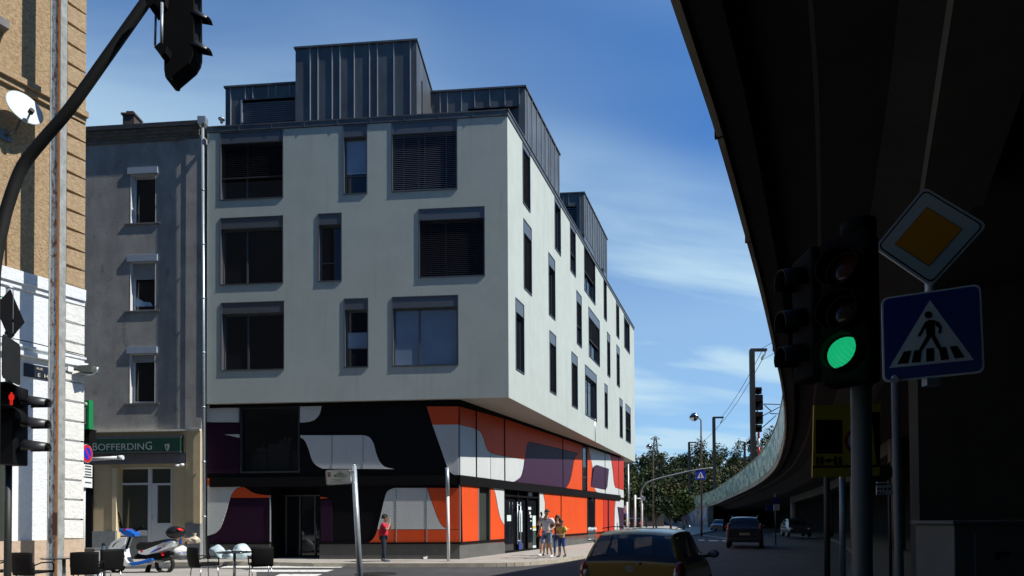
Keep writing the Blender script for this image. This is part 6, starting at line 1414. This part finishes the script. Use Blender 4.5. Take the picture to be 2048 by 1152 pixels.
    if hairstyle == 'long':
        for q in (-1, 0, 1): hr.tube([hc - f * .03 * s + sd_ * q * .034 * s, hc - f * .045 * s + sd_ * q * .046 * s - up * .07 * s, hc - f * .03 * s + sd_ * q * .05 * s - up * .15 * s], [.034 * s, .036 * s, .016 * s], 10)
    if hairstyle == 'curly':
        R = random.Random(3)
        for k in range(46):
            v = Vector((R.gauss(0, 1), R.gauss(0, 1), abs(R.gauss(0, 1)) * 1.1 - .25)).normalized()
            if v.dot(f) > .35 and v.z < .5: continue
            hr.ell(hc + Vector((v.x * .050, v.y * .052, v.z * .054)) * s, (.024 * s,) * 3, 6, 5)
    hr.build('hair', hair, root)
    if extra: extra(root, j, s, f, sd_)
    root.location = loc; root.rotation_euler = (0, 0, rad(rz)); return root
h_dk = mat('hair_dark', (.014, .010, .008), .6, bump=.4, bs=120); h_br = mat('hair_brown', (.05, .028, .015), .55)
base = dict(hip=(0, 0, .53), chest=(0, 0, .74), neck=(0, 0, .83), head=(0, -.01, .925), shL=(.11, 0, .80), shR=(-.11, 0, .80), elL=(.135, .02, .63), elR=(-.135, .02, .63), wrL=(.14, -.03, .48), wrR=(-.14, -.03, .48),
            hipL=(.05, 0, .50), hipR=(-.05, 0, .50), knL=(.055, -.01, .275), knR=(-.055, -.01, .275), anL=(.055, .01, .045), anR=(-.055, .01, .045))
def pose(**k): d = dict(base); d.update(k); return d
def dark_denim(n, c, v=.2): return mat(n, c, .85, var=v, vs=9)
# man in red shirt, seen side-on facing right with hands raised to his face
def ex_red(root, j, s, f, sd_):
    b = MB(); h = j['head'] + f * .055 * s + Vector((0, 0, -.01 * s)); b.tube([h + sd_ * .045 * s - f * .06 * s, h + sd_ * .04 * s, h - sd_ * .04 * s, h - sd_ * .045 * s - f * .06 * s], .004 * s, 6); b.box(h, (.09 * s, .006 * s, .018 * s)); b.build('glasses', black, root)
pR = at(770, 1126, 21.9)
person('man in a crimson shirt and dark jeans standing with his hand raised to his face', (pR.x, 21.7, .13), 90, 1.72,
       pose(chest=(0, -.0, .735), neck=(0, -.018, .825), head=(0, -.045, .915), elR=(-.13, -.10, .66), wrR=(-.03, -.14, .83), elL=(.13, -.09, .66), wrL=(.05, -.15, .74), hdR=(0, .2, 1), hdL=(-.5, -.2, .8), knL=(.05, .0, .27), anL=(.06, .04, .045), anR=(-.05, -.03, .045), hip=(0, .01, .53)),
       h_dk, mat('crimson_cotton', (.58, .018, .05), .8, var=.1, vs=8), dark_denim('navy_jeans', (.012, .018, .035)), mat('grey_shoe', (.10, .12, .16), .6), sleeves=.5, hairstyle='curly', extra=ex_red, belly=1.6)
# man in white t-shirt walking left, phone at ear
def ex_white(root, j, s, f, sd_):
    b = MB(); w = j['wrR'] + Vector((.0, -.02, .045)) * s; b.box(w, (.012 * s, .03 * s, .07 * s)); b.build('phone', black, root)
    b = MB(); w = j['wrL']; b.tube([w - Vector((0, 0, .006)) * s, w + Vector((0, 0, .006)) * s], .019 * s, 10); b.build('wristwatch', black, root)
pM = at(1094, 1115, 23.2)
person('man in a white t-shirt and denim shorts walking with a phone at his ear', (pM.x, 23.2, .13), -28, 1.90,
       pose(elR=(-.17, -.10, .67), wrR=(-.075, -.09, .86), hdR=(.1, -.1, 1), elL=(.15, .06, .64), wrL=(.12, -.10, .56), hdL=(-.3, -.6, -.3), knR=(-.055, -.11, .29), anR=(-.06, -.19, .075), toeR=(-.06, -.29, .075), knL=(.055, .02, .275), anL=(.055, .14, .055), toeL=(.055, .05, .02), look=(-.1, -1, 0)),
       h_dk, mat('white_cotton', (.76, .74, .78), .85, var=.05, vs=10), mat('faded_denim', (.06, .13, .26), .85, col2=(.32, .42, .52), vs=10), mat('trainer_white', (.62, .64, .66), .6), sleeves=.45, legs='short', extra=ex_white)
# woman behind with long dark hair and sunglasses
def ex_w(root, j, s, f, sd_):
    b = MB(); h = j['head'] + f * .055 * s + Vector((0, 0, .004 * s)); b.box(h + sd_ * .02 * s, (.03 * s, .008 * s, .02 * s)); b.box(h - sd_ * .02 * s, (.03 * s, .008 * s, .02 * s)); b.build('sunglasses', black, root)
pW = at(1115, 1106, 24.6)
person('woman with long brown hair, sunglasses and dark patterned top behind the boy', (pW.x, 24.6, .13), -20, 1.70,
       pose(elL=(.14, -.02, .64), wrL=(.07, -.13, .66), elR=(-.14, 0, .64), wrR=(-.11, -.1, .54), knR=(-.05, -.05, .28), anR=(-.05, -.06, .05), anL=(.05, .06, .05)),
       h_br, mat('patterned_top', (.02, .02, .02), .8, col2=(.35, .12, .06), vs=26), dark_denim('blue_jeans', (.05, .10, .22)), mat('brown_shoe', (.12, .07, .04), .6), sleeves=.5, hairstyle='long', skin=skin_b, extra=ex_w)
pB2 = at(1124, 1115, 23.7)
person('boy in a yellow t-shirt and blue shorts walking beside the man', (pB2.x, 23.7, .13), -38, 1.48,
       pose(elR=(-.14, -.03, .64), wrR=(-.05, -.15, .60), elL=(.14, -.02, .64), wrL=(.10, -.14, .60), hdR=(.8, -.3, 0), hdL=(-.8, -.3, 0), knR=(-.05, -.05, .28), anR=(-.05, -.06, .05), knL=(.05, .01, .27), anL=(.05, .09, .055), toeL=(.05, .0, .02), head=(0, -.025, .92)),
       h_dk, mat('yellow_cotton', (.66, .52, .10), .85, var=.08, vs=10), mat('blue_shorts', (.03, .09, .34), .85, var=.1), mat('black_shoe', (.02, .02, .022), .6), sleeves=.5, legs='short')
# person mostly hidden behind the man, holding a dark bag
def ex_b(root, j, s, f, sd_):
    c = j['wrR'] + Vector((0, 0, -.10 * s)); b = MB(); b.box(c, (.06 * s, .13 * s, .11 * s)); b.tube([c + Vector((0, -.04 * s, .05 * s)), j['wrR'], c + Vector((0, .04 * s, .05 * s))], .006 * s, 6); b.build('handbag', matblack, root, bevel=.01)
pH = at(1092, 1106, 24.8)
person('person in dark clothes mostly hidden behind the man, with a black handbag', (pH.x, 24.8, .13), -20, 1.66, pose(elR=(-.17, .02, .64), wrR=(-.20, -.03, .50), knL=(.05, -.05, .28), anL=(.05, -.06, .05)),
       h_br, mat('black_top', (.02, .018, .02), .85), mat('pink_skirt', (.35, .16, .14), .85), mat('pale_shoe', (.5, .42, .42), .6), sleeves=.1, legs='short', skin=skin_b, extra=ex_b, hairstyle='long')
# ================================================================== POLES, LAMPS, RAILWAY
def lamp(u, vt, v_base, hu, hv, label, r):
    p = atz(u, v_base, 0); y = p.y; tp = at(u - 1, vt, y); t = thing('street_lamp', label, 'street lamp', (p.x, y, 0), 'tall street lamps'); 
    hp = at(hu, hv, y); b = MB(); b.tube([(p.x, y, 0), (tp.x, y, tp.z - .1), (tp.x - .1, y, tp.z), (hp.x, y, hp.z + r * .4)], [.10, .06, .05, .04], 10); b.build('pole', mat('brown_pole', (.16, .11, .08), .6, .3) if 'brown_pole' not in MATS else MATS['brown_pole'], t)
    b = MB(); b.ell(hp, (r, r, r), 18, 12); hd_ = b.build('lamp_globe', mat('mirror_globe', (.55, .57, .6), .15, 1) if 'mirror_globe' not in MATS else MATS['mirror_globe'], t); b = MB(); b.ell(hp - Vector((0, 0, r * .1)), (r * 1.06, r * 1.06, r * .9), 18, 6, lo=-5, hi=90); b.build('lamp_shade', black, t)
lamp(1403, 838, 1073, 1388, 834, 'tall brown street lamp with a silver globe before the curved parapet', .38)
lamp(1307, 897, 1064, 1298, 893, 'farther street lamp with a silver globe beside the lattice pylon', .33)
# pedestrian crossing gantry
yg = 45.0; p = at(1283, 1050, yg); g = thing('sign_gantry', 'curved grey gantry pole over the road with a blue crossing sign', 'sign gantry', (p.x, yg, 0))
pts = cr([at(u, v, yg) for u, v in ((1283, 1010), (1282, 985), (1289, 971), (1304, 961), (1350, 949), (1392, 940), (1425, 936))], 4); MB().tube([(p.x, yg, 0)] + [Vector(q) for q in pts], .065, 10).build('pole', mat('gantry_grey', (.22, .25, .27), .5, .3), g)
PG = Pl(at(1400, 950, yg)[:2], (1, 0), (0, -1)); q = psz(PG, [(1391, 941), (1411, 940), (1411, 959), (1391, 960)]); plate(PG, q, 0, .03, 'sign_board', s_bl2, g); q = psz(PG, [(1401, 943.5), (1408, 956), (1394, 956.5)]); plate(PG, q, .03, .01, 'white_triangle', white_p, g)
b = MB(); c = PG.hit(1401, 951); b.fbox(PG, c[0] - .03, c[0] + .03, c[1] - .12, c[1] + .12, .04, .05); b.build('figure', matblack, g)
MB().tube([(at(1398, 900, yg).x, yg, at(0, 941, yg).z), (at(1398, 900, yg).x, yg, at(0, 936, yg).z)], .04).build('hanger', steel, g)
# white posts beside the far end of the building
def slim(name, label, u, vt, y, r, m, ut=None):
    x = at(u, 1050, y).x; t = thing(name, label, 'post', (x, y, 0)); z1 = at(ut or u, vt, y).z; MB().tube([(x, y, 0), (at(ut or u, vt, y).x, y, z1)], r, 10).build('shaft', m, t); return t
slim('pole', 'tall thin grey pole right beside the end of the building', 1257, 928, 46, .075, steel, 1256)
t = slim('sign_pole', 'white post with a round sign seen edge on beside the building end', 1254, 1004, 38, .07, white_p)
c = at(1249.5, 1020, 38); b = MB(); b.ell(c, (.05, .28, .30), 16, 10); b.build('sign_disc', s_wh, t)
c = at(1250.5, 1029, 37.9); b = MB(); b.box(c, (.13, .03, .14)); b.build('blue_plate', s_bl2, t)
t = slim('signal_post', 'white post joined by a bar to a signal at the far crossing', 1270, 990, 41, .07, white_p); MB().tube([at(1270, 997, 41), at(1281, 997, 41)], .04, 8).build('crossbar', white_p, t); MB().tube([at(1270, 990, 41), at(1274, 996, 41)], .03, 8).build('brace', white_p, t)
t = slim('signal_post', 'thin far post with a small square signal box at its top', 1284, 992, 43, .06, white_p); c = at(1286, 997, 43); MB().box(c, (.3, .2, .3)).build('signal_box', steel, t)
slim('guard_post', 'thin pale post standing before the graffiti wall', 1379, 1050, 60, .05, steel)
# signs under the bridge
ys = 33; p = at(1551, 1030, ys); t = thing('sign_post', 'post under the overpass with round and square blue signs behind the people carrier', 'road sign', (p.x, ys, .13)); MB().tube([(p.x, ys, .13), (p.x, ys, at(0, 995, ys).z)], .035, 10).build('pole', MATS['dull_pole'], t)
PU = Pl(at(1551, 1000, ys)[:2], (1, 0), (0, -1)); disc(PU, PU.hit(1551, 1001), 0, .19, .05, s_bl, 'round_sign', t)
q = psz(PU, [(1531, 1010), (1545, 1009), (1545, 1021), (1531, 1022)]); plate(PU, q, .05, .02, 'square_sign', s_bl, t); q = psz(PU, [(1546, 1009), (1558, 1008), (1558, 1021), (1546, 1021)]); plate(PU, q, .05, .02, 'arrow_sign', s_wh, t)
# catenary masts
def mast(u, vt, y, au, label, zb, w=.30):
    x = at(u, 950, y).x; z1 = at(u, vt, y).z; ta = at(u - (950 - vt) * .013, vt, y).x; t = thing('railway_mast', label, 'railway mast', (x, y, zb), 'dark railway masts'); b = MB()
    b.hexa([(x - w / 2, y - w / 2, zb), (x + w / 2, y - w / 2, zb), (x + w / 2, y + w / 2, zb), (x - w / 2, y + w / 2, zb), (ta - w / 2, y - w / 2, z1), (ta + w / 2, y - w / 2, z1), (ta + w / 2, y + w / 2, z1), (ta - w / 2, y + w / 2, z1)]); b.build('mast', mast_m, t)
    ax = at(au, vt, y).x; b = MB(); b.box(((ta + ax) / 2, y, z1), (ax - ta + .3, w * .8, w * .6)); b.tube([(ax, y, z1), (ax, y, z1 - .45), (ax - .35, y, z1 - 1.0)], .05, 6); b.build('arm', mast_m, t)
    b = MB()
    for k in range(5): f = k / 5; b.tube([(ax - .1 - f * .25, y, z1 - .5 - f * .45), (ax - .13 - f * .25, y, z1 - .55 - f * .45)], .11, 8)
    b.build('insulator', mat('insulator', (.30, .34, .34), .3) if 'insulator' not in MATS else MATS['insulator'], t); return (ax - .3, y, z1 - 1.0)
w1 = mast(1507, 700, 60, 1530, 'nearest and tallest dark railway mast, left of the railway signal', 4.6, .42)
w2 = mast(1429, 835, 100, 1445, 'dark railway mast right of the globe street lamp', 3.5, .42)
w3 = mast(1379, 885, 134, 1391, 'dark railway mast left of the globe street lamp', 0, .42)
w4 = mast(1323, 917, 169, 1333, 'dark railway mast right of the lattice pylon', 0, .42)
w5 = mast(1334, 952, 230, 1326, 'shortest far railway mast standing among the dark trees', 0, .42)
w6 = mast(1490, 884, 135, 1474, 'faint far railway mast on the hillside left of the railway signal', 0, .4)
def wire(a, c, sag, label, r=.022):
    a, c = Vector(a), Vector(c); pts = [a.lerp(c, k / 14) - Vector((0, 0, sag * 4 * (k / 14) * (1 - k / 14))) for k in range(15)]; o = MB().tube(pts, r, 5, caps=True).build('overhead_wire', black, off=a); tag(o, label, 'wire', 'overhead railway wires')
up_ = Vector((0, 0, .9))
w0 = Vector((25.8, 33, 18)); wire(w0, w1, .3, 'upper overhead wire running from the overpass edge to the nearest mast'); wire(w0 - Vector((1.6, 0, .3)), Vector(w1) + Vector((-.5, 0, .9)), .3, 'lower overhead wire running from the overpass edge to the nearest mast')
wire(w1, w2, .5, 'lower overhead wire between the nearest and second masts', .03); wire(Vector(w1) + up_, Vector(w2) + up_, .5, 'upper overhead wire between the nearest and second masts', .03)
wire(w2, w3, .5, 'lower overhead wire between the second and third masts', .035); wire(w3, w4, .5, 'overhead wire between the third and fourth masts', .035)
# cantilever brackets of the track behind the signal
def bracket(pts2, y, label):
    a = at(*pts2[0][0], y); t = thing('wire_bracket', label, 'bracket', a); b = MB()
    for q0, q1 in pts2: b.tube([at(*q0, y), at(*q1, y)], .05, 6)
    b.build('tubes', mast_m, t); return t
bracket([((1524, 808), (1563, 809)), ((1525, 832), (1563, 812)), ((1529, 810), (1542, 822)), ((1540, 827), (1563, 828)), ((1525, 855), (1552, 831))], 62, 'overhead wire bracket joining the railway signal and the overpass')
for q, y, lab in (([((1452, 925), (1486, 943)), ((1430, 891), (1448, 893)), ((1454, 926), (1460, 932))], 98, 'wire bracket on the second mast before the hillside'), ([((1340, 957), (1364, 959)), ((1340, 948), (1366, 945)), ((1360, 945), (1366, 958))], 150, 'far wire bracket seen above the street trees')):
    bracket(q, y, lab)
# railway signal
ysg = 64; p = at(1518, 930, ysg); t = thing('railway_signal', 'black railway signal heads on a red and white banded post', 'railway signal', (p.x, ysg, 4.6))
zz1 = at(0, 868, ysg).z
for k in range(7):
    a, c = 4.6 + (zz1 - 4.6) * k / 7, 4.6 + (zz1 - 4.6) * (k + 1) / 7; MB().tube([(p.x, ysg, a + .002), (p.x, ysg, c)], .11, 10).build('post_band', s_red if k % 2 == 0 else white_p, t)
for v0_, v1_, hw in ((775, 788, 6), (790, 820, 8.5), (824, 848, 8.5), (850, 864, 6.5)):
    c = at(1516, (v0_ + v1_) / 2, ysg); k = ysg / F; b = MB(); b.box(c, (hw * 2 * k, .4, (v1_ - v0_) * k)); hd_ = b.build('signal_head', matblack, t)
    for q in (-1, 1): visor(c + Vector((q * hw * .4 * k, -.2, 0)), (0, -1, 0), .16, .15, .25, 'hood', black, hd_)
MB().tube([(p.x - .1, ysg + .3, zz1), at(1516, 776, ysg + .3)], .07, 8).build('back_pole', matblack, t)
# lattice pylon
yp = 420; x0 = at(1311, 930, yp).x; zt = at(1311, 873, yp).z; t = thing('electricity_pylon', 'distant lattice electricity pylon rising behind the wooded hill', 'pylon', (x0, yp, 20)); b = MB(); wb, wt = 4.0, .6; r = .22
N_ = 9; lev = [(20 + (zt - 20) * k / N_, wb + (wt - wb) * k / N_) for k in range(N_ + 1)]
for k in range(N_):
    (za, wa_), (zb_, wb_) = lev[k], lev[k + 1]
    cs = [(-1, -1), (1, -1), (1, 1), (-1, 1)]
    for i in range(4):
        a, c = cs[i], cs[(i + 1) % 4]; A0 = (x0 + a[0] * wa_, yp + a[1] * wa_, za); A1 = (x0 + a[0] * wb_, yp + a[1] * wb_, zb_); B0 = (x0 + c[0] * wa_, yp + c[1] * wa_, za); B1 = (x0 + c[0] * wb_, yp + c[1] * wb_, zb_)
        b.tube([A0, A1], r, 4); b.tube([A0, B1], r * .7, 4); b.tube([B0, A1], r * .7, 4)
b.build('lattice', mat('pylon_grey', (.16, .19, .19), .6, .4), t)
b = MB()
for v, hw in ((885, 9.5), (898, 13.5), (910, 8)):
    z = at(0, v, yp).z; L_ = hw * yp / F; b.tube([(x0 - L_, yp, z), (x0 + L_, yp, z)], .25, 4); b.tube([(x0 - L_, yp, z), (x0, yp, z + 2.2), (x0 + L_, yp, z)], .2, 4)
b.build('cross_arm', MATS['pylon_grey'], t)

# ================================================================== HILL AND TREES
xs_ = [at(u, 900, 260).x for u in (900, 1200, 1270, 1300, 1330, 1370, 1400, 1430, 1447, 1470, 1500, 1530, 1560, 1620, 1800)]
vs_ = [958, 952, 948, 936, 938, 944, 926, 930, 958, 932, 912, 897, 893, 900, 912]
def ridge(x):
    v = np.interp(x, xs_, vs_); return 1.65 + (1036 - v) * 260 / F
def hz(x, y):
    f = min(1, max(0, (y - 128) / 132)); f2 = 1 if y < 262 else max(.75, 1 - (y - 262) / 400); return ridge(x) * (f ** 1.15) * f2 + (1.4 * math.sin(x * .11 + y * .05) * f)
b = MB(); gx = [-140 + 14 * i for i in range(40)]; gy = [120 + 10 * i for i in range(30)]
for i in range(len(gx) - 1):
    for k in range(len(gy) - 1):
        b.face([(gx[a], gy[c], hz(gx[a], gy[c]) - .8) for a, c in ((i, k), (i + 1, k), (i + 1, k + 1), (i, k + 1))], smooth=True)
hillm = mat('hill_undergrowth', (.035, .05, .018), .95, var=.4, vs=.15); tag(b.build('hill', hillm), kind='structure')
def leafmat(name, c1, c2):
    m = mat(name, c1, .65, col2=c2, vs=.35, detail=2); b = m.node_tree.nodes['Principled BSDF']; b.inputs['Specular IOR Level'].default_value = .2
    return m
leaf_a = leafmat('foliage_dark', (.016, .030, .009), (.045, .066, .018)); leaf_b = leafmat('foliage_olive', (.045, .052, .012), (.095, .098, .026)); leaf_c = leafmat('foliage_brown', (.075, .055, .02), (.10, .095, .025)); leaf_y = leafmat('foliage_young', (.04, .065, .012), (.11, .14, .03))
bark = mat('bark', (.06, .045, .035), .95, var=.3, vs=5)
def leaf_cloud(rng, c, r, n, size, clumps=9):
    cen = rng.normal(size=(clumps, 3)); cen /= np.linalg.norm(cen, axis=1)[:, None]; cen *= rng.uniform(.25, .75, (clumps, 1)); cr_ = rng.uniform(.28, .5, clumps)
    k = rng.integers(0, clumps, n); d = rng.normal(size=(n, 3)); d /= np.linalg.norm(d, axis=1)[:, None]; rr_ = rng.uniform(.6, 1.08, (n, 1))
    p = (cen[k] + d * cr_[k][:, None] * rr_) * np.array(r) + np.array(c)
    a = rng.normal(size=(n, 3)); a /= np.linalg.norm(a, axis=1)[:, None]; a = a + d * .0; q = np.cross(a, rng.normal(size=(n, 3))); q /= np.linalg.norm(q, axis=1)[:, None]
    s = size * rng.uniform(.6, 1.4, (n, 1)); V = np.stack([p - a * s, p + q * s * .7, p + a * s, p - q * s * .7], 1); return V.reshape(-1, 3)
def mesh_quads(name, V, mats_, midx=None):
    n = len(V) // 4; me = bpy.data.meshes.new(name); me.vertices.add(len(V)); me.vertices.foreach_set('co', V.astype(np.float32).ravel()); me.loops.add(n * 4); me.loops.foreach_set('vertex_index', np.arange(n * 4, dtype=np.int32)); me.polygons.add(n); me.polygons.foreach_set('loop_start', np.arange(0, n * 4, 4, dtype=np.int32))
    for m in mats_: me.materials.append(m)
    if midx is not None: me.polygons.foreach_set('material_index', midx.astype(np.int32))
    me.update(calc_edges=True); o = bpy.data.objects.new(name, me); COL.objects.link(o); return o
rng = np.random.default_rng(5); VV = []; MI = []
cnt = 0
for row, y in enumerate(list(range(126, 272, 9))):
    for x in np.arange(-10 + (row % 2) * 4, 190, 7.0 if y < 200 else 8.0):
        x = x + rng.uniform(-2.5, 2.5); yy = y + rng.uniform(-3.5, 3.5)
        u = 1024 + F * x / yy
        if u < 1190 or u > 1680: 
            if rng.uniform() < .55: continue
        R_ = rng.uniform(3.0, 5.0); hgt = rng.uniform(.9, 1.5); z = hz(x, yy) + R_ * hgt * .75
        if y < 150: R_ *= .8
        n = 560 if 1190 < u < 1680 else 110
        VV.append(leaf_cloud(rng, (x, yy, z), (R_, R_, R_ * hgt), n, .36 if n > 200 else .9, 13)); MI.append(np.full(n, rng.choice([0, 0, 0, 1, 1, 2] if yy < 225 else [0, 0, 0, 0, 1])))
V = np.concatenate(VV); o = mesh_quads('woodland', V, [leaf_a, leaf_b, leaf_c], np.concatenate(MI)); tag(o, kind='stuff')
def tree(u, vb, y, h, r, label, mt, seed, n=1500, sz=.22):
    x = at(u, vb, y).x; t = thing('street_tree', label, 'tree', (x, y, 0), 'street trees along the graffiti wall'); rg = np.random.default_rng(seed); R = random.Random(seed)
    b = MB(); top = h * .55; b.tube([(x, y, 0), (x + R.uniform(-.1, .1), y, top * .5), (x + R.uniform(-.2, .2), y, top)], [.16, .12, .08], 8)
    for k in range(6): a = R.uniform(0, 6.28); z0 = top * R.uniform(.6, 1); b.tube([(x, y, z0), (x + math.cos(a) * r * .4, y + math.sin(a) * r * .4, z0 + h * .15), (x + math.cos(a) * r * .7, y + math.sin(a) * r * .7, z0 + h * .28)], [.06, .04, .02], 6)
    b.build('trunk', bark, t); o = mesh_quads('crown', leaf_cloud(rg, (0, 0, h * .66), (r, r, h * .36), n, sz, 14), [mt]); o.parent = t
tree(1313, 1060, 86, 4.8, 1.9, 'dark bushy street tree, leftmost before the graffiti wall', leaf_a, 1, 1000)
tree(1341, 1060, 78, 4.2, 1.5, 'dark small street tree between the lamp and the tallest tree', leaf_a, 2, 900)
tree(1368, 1064, 70, 5.0, 1.35, 'pale green leafed street tree against the tiled parapet end', leaf_y, 3, 800, .2)
tree(1293, 1060, 100, 7.0, 3.2, 'large dark street tree behind the white posts', leaf_a, 4, 1600, .3)
tree(1260, 1060, 115, 8.0, 4.0, 'olive street tree partly hidden by the building end', leaf_b, 8, 1600, .35)
# low buildings far down the street
def lowb(x0, x1, y, h, label, col):
    t = thing('low_building', label, 'building', ((x0 + x1) / 2, y, 0)); b = MB(); b.box(((x0 + x1) / 2, y + 3, h / 2), (x1 - x0, 6, h)); b.build('wall', mat('lowb_%d' % int(y * 10), col, .9, var=.2, vs=.6), t); b = MB(); b.box(((x0 + x1) / 2, y + 3, h + .12), (x1 - x0 + .6, 6.6, .24)); b.build('roof', zinc_d, t)
    b = MB(); n = int((x1 - x0) / 2)
    for k in range(n): b = MB(); b.box((x0 + 1 + k * 2, y - .02, h * .55), (1, .06, h * .35)); b.build('window', glass_d, t)
lowb(at(1270, 1050, 112).x, at(1328, 1050, 112).x, 112, 3.2, 'low dark shed at the far end of the street behind the trees', (.06, .055, .05))
